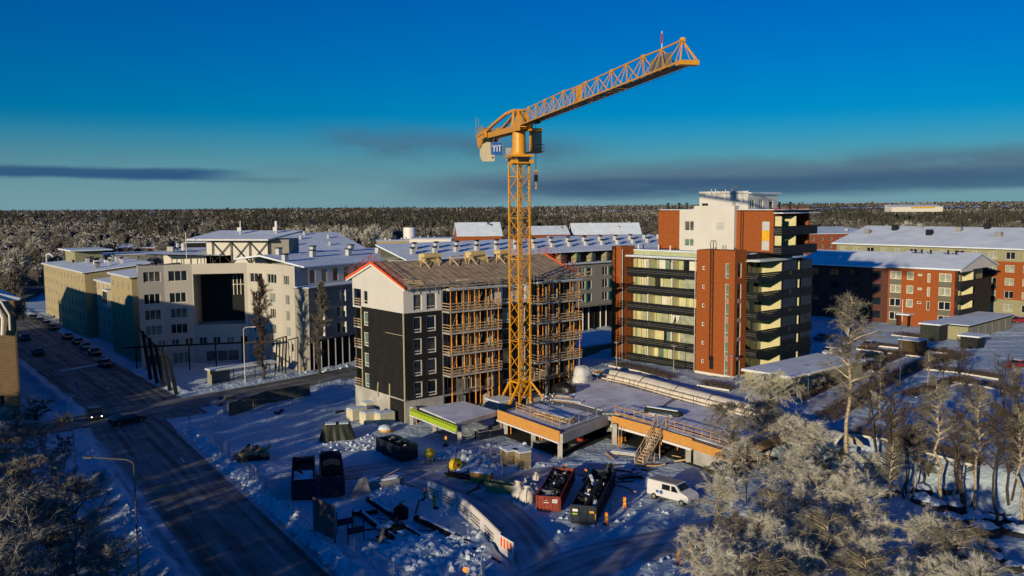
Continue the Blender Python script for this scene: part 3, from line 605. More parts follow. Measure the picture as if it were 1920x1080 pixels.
for x, y in ((3.8, 15.5), (4.2, 21.7), (3.4, 6.0), (4.6, 3.2), (3.9, 22.6), (5.0, 19.0)): v = MB(); v.lathe([(.1, 0), (.1, .7), (.16, .72), (.16, .8)], 8, (x, y, 19.32)); part('vent_pipe', v, random.choice((WHT, DKMET)), rt)
# upper storeys
u = MB(); wall(u, 'y', 6.0, 15.3, 19.9, 19.32, 26.1); u.box(6.2, 17, 19.7, 19.9, 19.3, 26.1); wall(u, 'y', 6.0, -2.8, 4.0, 19.32, 26.1, [(-2.1, -.75, 19.8, 24.3)]); wall(u, 'x', -2.8, 6.0, 8.0, 19.3, 26.1); u.box(16.6, 17, -2.6, 19.8, 19.3, 26.4)
u.box(6.3, 16.9, -.5, -.3, 19.3, 26.0)
part('upper_wall', u, BRICK, bT)
wb = [(12.2, 14.3, 22.6, 24.3, {'mull': 1}), (12.2, 14.3, 20.0, 21.3, {'mull': 1})]
u = MB(); wall(u, 'y', 5.98, 11.9, 15.3, 19.32, 26.1, wb); wall(u, 'y', 5.4, 3.95, 11.9, 19.32, 26.75, [(5.8, 7.4, 22.9, 24.1)]); u.box(5.41, 6.3, 11.7, 11.9, 19.3, 26.75); u.box(5.41, 6.6, 3.95, 4.2, 19.3, 26.75); u.box(5.5, 7, 4.1, 11.8, 26.6, 26.8)
part('upper_wall', u, WHITEP, bT); windows(bT, 'y', 5.98, wb, fr=.1)
u = MB(); u.box(5.45, 5.5, 5.8, 7.4, 22.9, 24.1); part('louvre', u, LGREY, bT)
u = MB(); u.box(6.05, 6.12, -2.1, -.75, 22.9, 24.3, LGREY); u.box(6.05, 6.12, -2.1, -.75, 21.3, 22.88, mat('yellow_panel', (.75, .42, .02), .6)); u.box(6.05, 6.12, -2.1, -.75, 19.8, 21.28, LGREY); part('window_panel', u, LGREY, bT)
for k in (19.4, 22.4):
    s = MB(); s.box(6.2, 16.5, -4.2, -.52, k-.1, k+.05); s.box(6.3, 6.45, -4.0, -2.9, k, k+2.7, CREAM); s.box(10.6, 10.75, -3.9, -.6, k, k+2.7, CREAM)
    for x in (7.0, 8.6, 11.5, 13.6): s.box(x, x+1.1, -.6, -.52, k+.1, k+2.5, random.choice((CREAM, GLASSL, YELB)))
    bl = part('balcony', s, CONCD, bT); r_ = MB(); r_.box(6.1, 16.6, -4.25, -4.2, k-.2, k+1.2); r_.box(6.05, 6.1, -4.2, -2.85, k-.2, k+1.2); r_.box(16.5, 16.55, -4.2, -.6, k-.2, k+1.2)
    for q in range(3): r_.box(6.02, 6.05, -4.2, -2.85, k+.1+q*.3, k+.14+q*.3, GALV)
    part('railing', r_, DKMET, bl)
c = MB(); c.box(6.0, 16.8, -4.4, 20.0, 25.9, 26.05, DKMET); c.box(6.2, 16.7, -2.7, 19.8, 26.05, 26.2, RSNOW); c.box(5.9, 17.0, -4.5, -2.85, 25.55, 25.7, RSNOW)
for x, y in ((7, 18.6), (7.2, 16.4), (7, 14.6), (8, -1.0), (9.5, -1.6), (12, -2)): c.lathe([(.16, 0), (.16, 1.0), (.24, 1.02), (.24, 1.25)], 8, (x, y, 26.1), DKMET)
part('roof', c, RSNOW, bT)
p = MB(); wall(p, 'y', 10.0, 4.5, 14.2, 26.1, 29.1, [(12.4, 13.7, 26.6, 27.2)]); wall(p, 'x', 4.5, 10.0, 18.6, 26.1, 28.5, [(10.6, 12.0, 26.4, 27.7), (13.2, 14.4, 26.4, 27.7), (16.2, 17.4, 26.4, 27.7)]); p.box(10.1, 18, 14.0, 14.2, 26.1, 29.1); p.box(10.1, 10.3, 4.6, 14.1, 28.9, 29.15)
part('penthouse_wall', p, WHITEP, bT); windows(bT, 'x', 4.5, [(10.6, 12.0, 26.4, 27.7), (13.2, 14.4, 26.4, 27.7), (16.2, 17.4, 26.4, 27.7)], mull=1)
c = MB(); c.box(10.0, 19.2, 3.9, 14.3, 28.7, 28.85, LGREY); c.box(9.98, 10.05, 4.45, 14.25, 29.1, 29.2, WHT); c.box(10.1, 19.1, 4.0, 14.2, 28.85, 28.95, RSNOW)
for y in (12, 11.2, 9.2, 7.9): c.bar((10.4, y, 29), (10.4, y, 29.6), .07, 6, random.choice((WHT, DKMET)))
for y in (6.9, 7.3): c.path([(9.8, y, 26.3), (9.8, y, 29.6), (10.2, y, 30.1), (10.6, y, 29.6), (10.6, y, 29.1)], .03, 4, GALV)
for k in range(10): c.bar((9.8, 6.9, 26.5+.3*k), (9.8, 7.3, 26.5+.3*k), .02, 4, GALV)
part('penthouse_roof', c, LGREY, bT)
b = MB(); b.box(5.9, 5.97, 15.2, 19.9, 19.35, 19.5); part('flashing', b, DKMET, bT); b = MB(); b.box(5.9, 5.97, -2.6, 3.8, 19.35, 19.5); b.bar((5.85, 3.0, 19.4), (5.85, 3.0, 25.9), .04, 4); b.bar((5.85, 2.6, 19.4), (5.85, 2.6, 25.9), .04, 4); part('flashing', b, DKMET, bT)
# ------------------------------------------------------------------ tower crane
MX, MY = 1.15, 127.6
cr = thing('tower_crane', 'yellow tower crane with long lattice jib standing in front of the unfinished block', 'crane', (MX, MY, 0), 51.6)
hw = 1.05; MZ0, MZ1 = 4.4, 36.2
m = MB(); cs = [(-hw, -hw), (hw, -hw), (hw, hw), (-hw, hw)]
for x, y in cs: m.bar((x, y, 1.2), (x, y, MZ1), .11, 4)
nz = 16; dz = (MZ1-MZ0)/nz
for k in range(nz):
    z = MZ0+k*dz
    for i in range(4):
        a, b = cs[i], cs[(i+1) % 4]
        if k % 2: a, b = b, a
        m.bar((*a, z), (*b, z+dz), .045, 4); 
        if k % 3 == 0: m.bar((*a, z), (*b, z), .05, 4)
        m.bar((*b, z+.0), (*a, z+dz*.98), .025, 4) if k % 3 == 1 and i % 2 else None
part('mast', m, YEL, cr)
m = MB()
m.bar((.35, -.2, 2), (.35, -.2, MZ1), .03, 4); m.bar((-.05, -.2, 2), (-.05, -.2, MZ1), .03, 4)
for k in range(110): m.bar((.35, -.2, 2+k*.31), (-.05, -.2, 2+k*.31), .015, 4)
for k in range(7): z = 6+k*4.6; m.box(-.9, .9, -.9, -.35, z, z+.06); m.bar((-.9, .8, z), (.9, .8, z), .03, 4)
part('ladder', m, GALV, cr)
m = MB()
for sx_, sy_ in ((-1, -1), (1, -1), (1, 1), (-1, 1)):
    m.bar((sx_*hw, sy_*hw, 4.2), (sx_*3.6, sy_*.4 if sx_*sy_ > 0 else sy_*.4, .8), .001)
for p in ((-3.3, -1.1), (3.1, -2.6), (3.5, 1.3), (-1.2, 3.4)):
    q = (math.copysign(hw, p[0]), math.copysign(hw, p[1])); m.bar((*q, 4.3), (*p, .9), .15, 4)
for i in range(4):
    a, b = cs[i], cs[(i+1) % 4]; m.bar((*a, 4.3), (*b, 4.3), .1, 4); m.bar((*a, 1.4), (*b, 4.2), .08, 4); m.bar((*a, 2.4), (*b, 2.4), .06, 4)
    m.bar((*a, 1.3), (a[0]*1.25, a[1]*1.25, .7), .16, 4)
part('base_frame', m, YEL, cr)
m = MB(); m.box(-4.6, -1.5, -.8, 2.6, .1, 1.9, CONC); m.box(1.3, 4.6, -1.0, 2.4, .1, 1.7, CONC); m.box(-4.65, -1.45, -.85, 2.65, 1.903, 2.05, SNOW); m.box(-1.3, 1.3, -1.3, 1.3, .05, .6, CONC)
part('ballast_block', m, CONC, cr)
# walkway at the foot
m = MB(); planks_rail(m, [(1.3, -1.6), (3.4, -1.6), (3.4, 1.6)], 4.6, levels=(.4, .75, 1.1), post=.9, m=WOODP, pm=WOODP); m.box(1.2, 3.4, -1.6, 1.6, 4.5, 4.6, WOODP); part('guard_rail', m, WOODP, cr)
# slewing part turns as one; its axis runs along the jib
jb = link('slewing_unit', None, cr, (0, 0, 0), R(51.6-167.3))
bpy.data.objects.remove(jb)
JA = R(51.6-167.3)
def J(x, y, z): c, s = math.cos(JA), math.sin(JA); return (x*c-y*s, x*s+y*c, z)
class JB(MB):
    def add(s, vs, fs, m=None): MB.add(s, [J(*p) for p in vs], fs, m)
    def face(s, pts, m=None): MB.face(s, [J(*p) for p in pts], m)
m = JB()
m.lathe([(1.35, 35.9), (1.5, 36.3), (1.55, 36.9), (1.3, 37.3)], 20); m.box(-1.9, 1.9, -1.7, 1.7, 36.95, 37.25); m.box(-3.0, -1.7, -1.3, 1.3, 36.6, 36.8); m.box(1.2, 2.0, -1.6, 1.6, 36.0, 36.5)
m.lathe([(1.12, 37.25), (1.0, 37.6), (.92, 41.1), (1.05, 41.2)], 20); m.box(-.8, -.3, -1.8, -1.0, 37.3, 38.3, CONC)
part('slewing_ring', m, YEL, cr)
m = JB(); m.lathe([(1.2, 36.3), (1.62, 36.35), (1.62, 36.8), (1.2, 36.85)], 20); m.box(.6, 2.1, -.6, .9, 36.2, 36.9); part('slewing_motor', m, DKMET, cr)
# jib: two bottom chords and one top chord, triangular in section
XB, XT = 1.0, 57.8; ZB = 41.2; jw = .72
m = JB()
def jh(x): return 1.95 if x < 48 else 1.95
for s_ in (-1, 1): m.bar((XB, s_*jw, ZB), (XT+.8, s_*jw, ZB), .07, 4)
zt = lambda x: ZB+ (2.15 if x < 25 else 2.0 if x < 50 else 1.9)
tx = [1.6+i*4.28 for i in range(14)]
for a, b in zip(tx, tx[1:]): m.bar((a, 0, zt(a)), (b, 0, zt(b)), .06, 4)
for i, x in enumerate(tx):
    x0, x1 = (max(XB, x-2.14), min(XT+.6, x+2.14))
    for s_ in (-1, 1):
        m.bar((x, 0, zt(x)), (x0, s_*jw, ZB), .036, 4); m.bar((x, 0, zt(x)), (x1, s_*jw, ZB), .036, 4)
        m.bar((x, 0, zt(x)), (x+.2, s_*jw, ZB), .025, 4)
    m.bar((x0, -jw, ZB), (x0, jw, ZB), .04, 4); m.bar((x0, -jw, ZB), (x, jw, ZB), .03, 4); m.bar((x, -jw, ZB), (x1, jw, ZB), .03, 4)
    if i % 2: m.box(x-.3, x+.3, -.13, .13, zt(x)-.16, zt(x)+.12)
m.box(XT+.0, XT+.9, -jw-.1, jw+.1, ZB-.25, ZB+.1); m.bar((tx[-1], 0, zt(60)), (XT+.8, -jw, ZB+.1), .04, 4); m.bar((tx[-1], 0, zt(60)), (XT+.8, jw, ZB+.1), .04, 4); m.lathe([(.22, -.1), (.22, .1)], 10, (tx[-1]+.1, 0, zt(60)+.05))
part('jib', m, YEL, cr)
m = JB()
for k in range(28): x = 2.5+k*1.55; m.box(x, x+1.15, -jw+.12+(.0 if k % 3 else .1), jw-.12, ZB-.06, ZB-.02)
m.box(XT-14, XT+.0, -jw+.16, jw-.16, ZB-.10, ZB-.07); part('jib_walkway', m, DKMET, cr)
m = JB(); m.box(29.2, 31.2, -.35, -.28, ZB+.25, zt(30)-.15); m.bar((29.2, -.37, ZB+.3), (31.2, -.37, zt(30)-.2), .04, 4); m.box(29.2, 31.2, -.45, .3, ZB+.1, ZB+.25); part('jib_plate', m, YEL, cr)
m = JB(); m.box(50.5, 55.0, -.05, .05, ZB+.15, ZB+1.35); part('tip_screen', m, mat('grey_mesh', (.16, .16, .15), .7), cr)
m = JB(); m.bar((tx[-2], 0, zt(57)), (tx[-2], 0, zt(57)+1.5), .03, 4, WHT); m.box(tx[-2]-.03, tx[-2]+.03, -.1, .06, zt(57)+.5, zt(57)+1.3, RED); part('wind_sensor', m, RED, cr)
# A-shaped head and counter jib
m = JB()
for s_ in (-1, 1):
    y = s_*.85
    m.bar((1.6, y*.5, 43.5), (-1.4, y*.5, 43.7), .12, 4); m.bar((1.6, y*.5, 43.45), (3.6, y, ZB), .12, 4); m.bar((1.6, y*.5, 43.45), (.9, y, ZB), .14, 4)
    m.bar((-1.4, y*.5, 43.7), (-1.2, y, ZB), .14, 4); m.bar((-1.4, y*.5, 43.7), (-.2, y, ZB), .1, 4)
    m.path([(-1.4, y*.5, 43.7), (-5.5, y*.8, 43.6), (-13, y*1.2, 42.8), (-19.5, y*1.4, 42.0)], .2, 4)
    m.sweep([(0, 0)]*3, 0, 0, 0) if False else None
    m.add([(-20, y-.12, ZB-.1), (3.8, y-.12, ZB-.75), (3.8, y+.12, ZB-.75), (-20, y+.12, ZB-.1), (-20, y-.12, ZB+.75), (3.8, y-.12, ZB+.05), (3.8, y+.12, ZB+.05), (-20, y+.12, ZB+.75)], [(0, 3, 2, 1), (4, 5, 6, 7), (0, 1, 5, 4), (1, 2, 6, 5), (2, 3, 7, 6), (3, 0, 4, 7)])
for k in range(11): x = -19+k*1.9; m.bar((x, -.85, ZB-.2-x*.02), (x, .85, ZB-.2-x*.02), .07, 4)
m.box(-26, -18.5, -1.55, 1.55, 41.75, 41.95)
for s_ in (-1, 1):
    y0, y1 = (1.25*s_-.12, 1.25*s_+.12)
    pr_ = [(-18.2, 42.3), (-20, 42.9), (-21.5, 42.8), (-26, 42.0), (-26, 41.2), (-25.2, 40.2), (-23.8, 39.7), (-22.3, 40.2), (-21.2, 41.0), (-18.2, 41.2)]
    n_ = len(pr_); vv = [(x, y0, z) for x, z in pr_]+[(x, y1, z) for x, z in pr_]; m.add(vv, [tuple(range(n_)), tuple(reversed(range(n_, 2*n_)))]+[(i, (i+1) % n_, n_+(i+1) % n_, n_+i) for i in range(n_)])
part('counter_jib', m, YEL, cr)
m = JB()
for x in np.arange(-26, -18.8, .45):
    for s_ in (-1, 1): m.bar((x, s_*1.6, 42.0), (x, s_*1.6, 43.2), .02, 4)
for s_ in (-1, 1): m.bar((-26, s_*1.6, 43.2), (-18.8, s_*1.6, 43.2), .025, 4); m.bar((-26, s_*1.6, 42.6), (-18.8, s_*1.6, 42.6), .02, 4); m.bar((-26, s_*1.6, 43.2), (-26, -s_*1.6, 43.2), .025, 4)
m.bar((-25.9, -1.5, 43.2), (-25.9, -1.5, 45.2), .05, 4); m.bar((-25.6, -1.1, 43.2), (-25.6, -1.1, 44.8), .04, 4); m.box(-24, -21.5, -.7, .7, 42, 43.0)
part('platform_rail', m, GALV, cr)
m = JB()
for k in range(4): m.box(-24.6+k*.62, -24.02+k*.62, -1.1, .95, 38.3-k*.28, 41.6)
m.box(-22.2, -22.1, .5, .75, 38.0, 38.25, DKMET); part('counterweight', m, mat('pale_concrete', (.60, .54, .36), .85, .06, 1), cr)
# company sign hung below the counter jib: three letters on blue
sg = JB(); sg.box(-12.5, -12.4, -1.5, .1, 38.1, 39.9)
sn = part('sign_panel', sg, mat('sign_blue', (.015, .13, .48), .5), cr)
m = JB(); m.box(-13.2, -12.51, -1.52, .3, 38.05, 39.95); m.bar((-12.8, -1.2, 39.9), (-12.8, -1.0, 40.7), .03, 4); m.bar((-12.8, -.1, 39.9), (-12.8, -.1, 40.7), .03, 4); part('sign_box', m, GALV, cr)
m = JB()
def L2(u, z): return (-12.36, -1.35+u, z)
for a, b in (((0, 39.5), (.24, 39.0)), ((.48, 39.5), (.24, 39.0)), ((.24, 39.0), (.24, 38.5)), ((.7, 39.5), (.7, 38.5)), ((.9, 39.44), (1.36, 39.44)), ((1.13, 39.4), (1.13, 38.5))):
    m.bar(L2(*a), L2(*b), .065, 4)
part('sign_lettering', m, WHT, sn)
# cabin
m = JB(); m.box(1.5, 1.62, 1.2, 2.6, 37.9, 40.6, YEL); m.box(1.5, 3.0, 1.2, 2.7, 40.4, 40.85, YEL); m.box(-.3, 3.2, .9, 2.8, 37.5, 37.62); m.bar((1.55, 1.25, 37.6), (1.55, 1.25, 41.2), .1, 4, YEL); m.box(1.0, 3.0, .7, 1.3, 40.86, 41.5, YEL); m.box(1.65, 2.9, 1.3, 2.5, 37.65, 37.95); m.box(1.65, 2.9, 1.3, 2.5, 40.3, 40.4)
m.bar((1.6, 2.55, 37.6), (1.6, 2.55, 40.4), .05, 4); m.bar((2.95, 2.55, 37.6), (2.95, 2.55, 40.4), .04, 4); m.bar((2.95, 1.3, 37.6), (2.95, 1.3, 40.4), .04, 4)
for z in (38.1, 38.6): m.path([(3.2, .9, z), (3.2, 2.85, z), (-.3, 2.85, z)], .02, 4)
for x, y in ((3.2, .9), (3.2, 2.85), (1.4, 2.85), (-.3, 2.85)): m.bar((x, y, 37.6), (x, y, 38.6), .02, 4)
cb = part('cabin', m, DKMET, cr)
m = JB(); m.box(1.66, 2.9, 1.32, 2.5, 37.95, 40.3); part('cabin_glass', m, GLASS, cb)
# hoist
m = JB(); m.box(9.0, 10.4, -.5, .5, ZB-.35, ZB-.12); tr_ = part('trolley', m, DKMET, cr)
m = JB()
for s_ in (-.12, .12): m.bar((9.7+s_, 0, ZB-.3), (9.7+s_, 0, 34.7), .015, 4)
m.bar((2, .2, ZB-.4), (57, .2, ZB-.4), .012, 4); part('hoist_cable', m, DKMET, cr)
m = JB(); m.box(9.45, 9.95, -.12, .12, 34.5, 34.75, YEL); m.box(9.5, 9.9, -.1, .1, 34.0, 34.5, RED); m.box(9.4, 10.0, -.2, .2, 33.2, 34.1)
m.path([(9.7, 0, 33.2), (9.7, 0, 32.9), (9.95, 0, 32.6), (9.85, 0, 32.25), (9.6, 0, 32.2), (9.42, 0, 32.45)], .07, 6, YEL); part('hook_block', m, DKMET, cr)

# ------------------------------------------------------------------ curved white block
def poly_wall(mb, pts, z0, z1, holes, depth, m=None):
    """holes in running length u along the polyline; each hole lies on one facet"""
    u = 0; out = []
    for (a, b) in zip(pts, pts[1:]):
        A_, B_ = Vector(a), Vector(b); L_ = (B_-A_).length; d = (B_-A_)/L_; n = Vector((-d.y, d.x))
        hs = [(h[0]-u, h[1]-u, h[2], h[3]) for h in holes if u-.001 <= h[0] < u+L_ and h[1] <= u+L_+.01]
        t = MB(); wall(t, 'x', 0, 0, L_, z0, z1, hs, depth); base = len(mb.v)
        mb.add([(A_.x+d.x*p[0]+n.x*p[1], A_.y+d.y*p[0]+n.y*p[1], p[2]) for p in t.v], t.f, m)
        out += [((A_+d*h[0]), math.atan2(d.y, d.x), h) for h in hs]; u += L_
    return out
# facade corners in the world, then relative to the thing
CP = [(-69.6, 163.2), (-66.0, 166.4), (-61.6, 168.9), (-51.6, 170.9), (-47.6, 168.8), (-43.4, 164.9), (-39.6, 159.9)]
cx, cy = -60.0, 175.0; cp = [(x-cx, y-cy) for x, y in CP]
bC = thing('apartment_building', 'white curved apartment block with a big square opening at the street corner', 'building', (cx, cy, 0), 90)
lens = [math.dist(a, b) for a, b in zip(cp, cp[1:])]; cum = [0]
for l in lens: cum.append(cum[-1]+l)
holes = []
for k, zr in enumerate((5.9, 8.9, 11.9)):
    holes += [(1.0, 4.0, zr+.1, zr+2.0)]
    holes += [(cum[1]+.9, cum[1]+3.9, zr+.1, zr+2.0)]
holes += [(1.0, 4.2, 16.2, 18.1), (cum[1]+.8, cum[1]+4.2, 16.1, 18.1)]
for f_ in (3, 4, 5):
    w = lens[f_]
    for zr in (5.4, 8.4, 11.4): holes.append((cum[f_]+w*.28, cum[f_]+w*.28+1.9, zr+.5, zr+2.4))
    holes.append((cum[f_]+w*.16, cum[f_]+w*.16+(3.2 if f_ < 5 else 2.6), 15.6, 17.4))
    holes.append((cum[f_]+w*.3, cum[f_]+w*.3+1.0, 3.3, 4.9)); holes.append((cum[f_]+w*.62, cum[f_]+w*.62+1.0, 3.3, 4.9)); holes.append((cum[f_]+w*.35, cum[f_]+w*.35+1.0, .3, 2.4))
for f_ in (0, 1, 2):
    w = lens[f_]; n_ = 2 if f_ < 2 else 4
    for q in range(n_): a = cum[f_]+(q+.35)*w/n_; holes.append((a, a+1.4, 3.5, 5.0))
    holes.append((cum[f_]+w*.2, cum[f_]+w*.8, .2, 2.3))
BIG = (cum[2]+.2, cum[3]-.6, 7.3, 17.3)
w_ = MB(); out = poly_wall(w_, cp, 0, 19.3, [h for h in holes if h[0] > 0]+[BIG], .25)
n_ = len(cp)
# parapet thickness and side walls
for a, b in ((cp[0], (-2.0, 18.0)), (cp[-1], (26.5, -4.0))):
    w_.face([(*a, 0), (*b, 0), (*b, 19.2), (*a, 19.2)])
part('wall', w_, STONEW, bC)
for p, ang, h in out:
    if h[3]-h[2] > 5: continue
    z0 = h[2]; wd = h[1]-h[0]
    key = window(bC, 'x', 0, 0, wd, z0, h[3], mull=2 if wd > 1.8 else (0 if wd < 1.2 else 1), fr=.08, gl=WRND.choice((GLASS, GLASS, GLASS, DIMC, GLASSG)), inset=0)
    nd = Vector((-math.sin(ang), math.cos(ang))); key.location = (p.x+nd.x*.12, p.y+nd.y*.12, z0); key.rotation_euler = (0, 0, ang)
# the recess of the big opening
a3, b3 = Vector(cp[2]), Vector(cp[3]); d_ = (b3-a3).normalized(); n2 = Vector((-d_.y, d_.x)); A_ = a3+d_*.2; B_ = b3-d_*.6
r_ = MB(); q = lambda p, t: (p.x+n2.x*t, p.y+n2.y*t)
M_ = A_+d_*3.0
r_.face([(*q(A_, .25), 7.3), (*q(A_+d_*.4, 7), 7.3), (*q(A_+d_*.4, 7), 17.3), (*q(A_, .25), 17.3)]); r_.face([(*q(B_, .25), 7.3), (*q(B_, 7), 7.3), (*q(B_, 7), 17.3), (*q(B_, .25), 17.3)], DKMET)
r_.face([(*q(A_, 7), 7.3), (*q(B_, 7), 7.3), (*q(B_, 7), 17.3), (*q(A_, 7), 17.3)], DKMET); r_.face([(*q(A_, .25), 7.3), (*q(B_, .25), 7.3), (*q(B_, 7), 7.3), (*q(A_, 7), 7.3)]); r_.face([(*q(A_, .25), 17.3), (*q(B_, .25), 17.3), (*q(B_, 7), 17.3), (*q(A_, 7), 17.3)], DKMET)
part('courtyard_opening', r_, STONEW, bC)
t = MB()
for k in range(4): t.bar((*q(B_-d_*(.6+.7*k), 6.8), 12.5), (*q(B_-d_*(.6+.7*k), 6.8), 17), .06, 4, WFRAME)
t.bar((*q(B_-d_*.3, 6.8), 14.6), (*q(B_-d_*3.0, 6.8), 14.6), .06, 4, WFRAME); part('glazing_bars', t, WFRAME, bC)
# roof deck, terrace canopy and lift house
t = MB(); pp = [(x-.0, y+.35) for x, y in cp]+[(27, -3), (24, 12), (6, 24), (-4, 19)]; t.prism(pp, 18.2, 18.5, RSNOW); part('roof', t, RSNOW, bC)
t = MB(); t.face([(-11.0, -5.0, 21.2), (2.5, -.5, 20.5), (10, 4, 20.9), (4, 13, 21.7), (-8, 8, 21.8)], RSNOW); t.face([(-11.0, -5.0, 21.0), (2.5, -.5, 20.3), (10, 4, 20.7), (4, 13, 21.5), (-8, 8, 21.6)], DKMET)
for a, b in zip([(-11, -5), (2.5, -.5), (10, 4)], [(2.5, -.5), (10, 4), (4, 13)]): pass
cn = part('terrace_canopy', t, RSNOW, bC); t = MB()
t.box(-9.5, 4, 0.5, .8, 18.4, 20.6, OFFW)
for k in range(8): t.bar((-9.8+k*1.7, -4.4+k*.55, 18.4), (-9.8+k*1.7, -4.4+k*.55, 20.9), .06, 4, DKMET)
part('canopy_post', t, DKMET, cn)
t = MB(); t.box(-1.0, 11.5, .5, 8.0, 18.4, 23.3); pw = part('lift_house', t, OFFW, bC)
t = MB(); t.face([(-4.2, -1.6, 23.9), (12.2, -2.2, 23.8), (16.5, 9, 25.2), (-1, 9, 25.3)], RSNOW); t.face([(-4.2, -1.6, 23.6), (12.2, -2.2, 23.5), (16.5, 9, 24.9), (-1, 9, 25.0)], LGREY); t.face([(-4.2, -1.6, 23.6), (12.2, -2.2, 23.5), (12.2, -2.2, 23.8), (-4.2, -1.6, 23.9)], LGREY); t.face([(12.2, -2.2, 23.5), (16.5, 9, 24.9), (16.5, 9, 25.2), (12.2, -2.2, 23.8)], LGREY); t.box(11.55, 15.5, 0.8, 9, 18.4, 23.6, GREYW)
part('snow_roof', t, RSNOW, pw)
t = MB()
for k in range(3):
    x = .4+k*3.7; t.bar((x, .2, 18.9), (x+3.7, .2, 23.2), .07, 4); t.bar((x+3.7, .2, 18.9), (x, .2, 23.2), .07, 4); t.bar((x, .2, 18.7), (x, .2, 23.3), .08, 4)
t.bar((11.5, .2, 18.7), (11.5, .2, 23.3), .08, 4); t.bar((-.8, .2, 18.9), (11.5, .2, 18.9), .07, 4); part('truss', t, DKMET, pw)
for x, y, h, w in ((4.8, 4.5, 1.7, .10), (11.8, 5.5, 1.6, .26)):
    t = MB(); t.bar((x, y, 24.6), (x, y, 25.6), .25, 6, LGREY); t.bar((x, y, 25.6), (x, y, 25.6+h), w, 6, WHT); t.box(x-.6, x+.2, y-.3, y+.3, 25.2, 26.0, LGREY); part('antenna', t, WHT, bC)
t = MB(); t.bar((-3.4, -3.6, 19), (-3.4, -3.6, 25.3), .06, 5, WHT); part('mast', t, WHT, bC); t = MB(); t.box(-8.2, -7, -1, 0, 21.5, 22.4, GALV); t.bar((-6.8, 1, 21.6), (-6.8, 1, 23), .3, 6, LGREY); t.bar((-5.5, .5, 21.6), (-5.5, .5, 23), .35, 6, OFFW)
part('roof_vent', t, WHT, bC)
# screen of slanted columns and the entrance canopy
t = MB()
for k in range(5): x, y = G(283+k*12, 712+k*7); a = Vector((x-cx, y-cy)); t.bar((*a, 0), (a.x-1.2, a.y+.3, 8.6-k*.7), .32, 6)
t.bar((G(270, 700)[0]-cx-1, G(270, 700)[1]-cy, 8.6), (G(331, 740)[0]-cx-1.3, G(331, 740)[1]-cy+.3, 6.0), .12, 4)
part('column', t, DKMET, bC)
t = MB(); a = Vector(cp[-1]); 
for k in range(4): t.bar((a.x-1.4-.9*k, a.y-2.2+1.2*k-1, 0), (a.x-1.0-.9*k, a.y-2.2+1.2*k-1, 6.8-k*.4), .14, 6)
t.bar((a.x-1.0, a.y-3.2, 6.9), (a.x-4.0, a.y+.6, 5.8), .1, 4); part('column', t, DKMET, bC)
t = MB(); t.bar((-12.5, -13, 4.2), (16.5, -14, 5.4), .14, 4); t.bar((-12.5, -12.6, 4.2), (16.5, -13.4, 5.4), .1, 4)
for k in range(6): t.bar((-10+k*5, -13.1-k*.17, 4.3+k*.2), (-10+k*5, -13.1-k*.17, 0), .12, 6)
part('pergola', t, DKMET, bC)

# ------------------------------------------------------------------ grey wing with tall ground floor columns, right of the curved block
wg = thing('apartment_building', 'grey apartment wing on tall pale columns, right of the curved white block', 'building', (-36.6, 157.5, 0), 33)
hw_ = [(1.5+5.6*j, 3.3+5.6*j, 6.5+3*k, 8.4+3*k) for j in range(5) for k in range(3)]
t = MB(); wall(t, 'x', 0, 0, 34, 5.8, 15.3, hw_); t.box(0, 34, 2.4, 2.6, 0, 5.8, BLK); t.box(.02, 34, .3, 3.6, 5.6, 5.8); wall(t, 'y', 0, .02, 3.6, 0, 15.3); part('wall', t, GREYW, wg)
windows(wg, 'x', 0, hw_, mull=1)
t = MB()
for h in hw_: t.box(h[1]+.05, h[1]+.25, -.5, -.02, h[2]-.1, h[3]+.1)
part('window_fin', t, WFRAME, wg)
for k in range(18): t = MB(); t.bar((1+1.85*k, .15, 0), (1+1.85*k, .15, 5.6), .16, 8); part('column', t, OFFW, wg)
t = MB(); t.box(-.4, 35, -.5, 3.6, 15.3, 15.5, GREYW); t.box(-.3, 34.9, -.4, 3.6, 15.5, 15.62, RSNOW); t.box(5, 35, 3.6, 12, 15.3, 15.6, RSNOW); part('roof', t, RSNOW, wg)
t = MB(); wall(t, 'x', 3.7, 3.5, 34, 15.6, 19.0, [(4+3*k, 5.4+3*k, 15.9, 18.4) for k in range(10)]); part('upper_wall', t, OFFW, wg); windows(wg, 'x', 3.7, [(4+3*k, 5.4+3*k, 15.9, 18.4) for k in range(10)], mull=0)
t = MB(); t.sweep([(3.0, 18.9), (3.0, 19.15), (15, 21.0), (22, 20.2), (22, 19.9), (15, 20.7)], 0, 2, 35)
for x, y in ((2, 8), (6, 14), (11, 10), (15, 14), (20, 9), (25, 13), (29, 9)): zz0 = 19.15+1.85*(y-2)/13; t.box(x, x+.9, y, y+.9, zz0, zz0+1.2, LGREY); t.box(x-.1, x+1, y-.1, y+1, zz0+1.2, zz0+1.4, DKMET)
part('snow_roof', t, RSNOW, wg)
up = thing('apartment_building', 'pale block with steep lean-to snow roof behind the curved white block', 'building', (-52, 203, 0), 44)
t = MB(); t.box(0, 22, 0, 12, 0, 19.5); t.face([(0, 0, 19.5), (0, 12, 19.5), (0, 12, 23.2)]); part('wall', t, YELB, up)
t = MB(); t.sweep([(-.6, 19.4), (-.6, 19.65), (12.5, 23.6), (12.5, 23.3)], 0, -.6, 22.6)
for x, y in ((5, 4), (9, 8), (14, 3), (17, 8), (12, 11)): z = 19.65+3.95*(y+.6)/13.1; t.bar((x, y, z-.2), (x, y, z+.9), .3, 6, LGREY)
part('snow_roof', t, RSNOW, up)
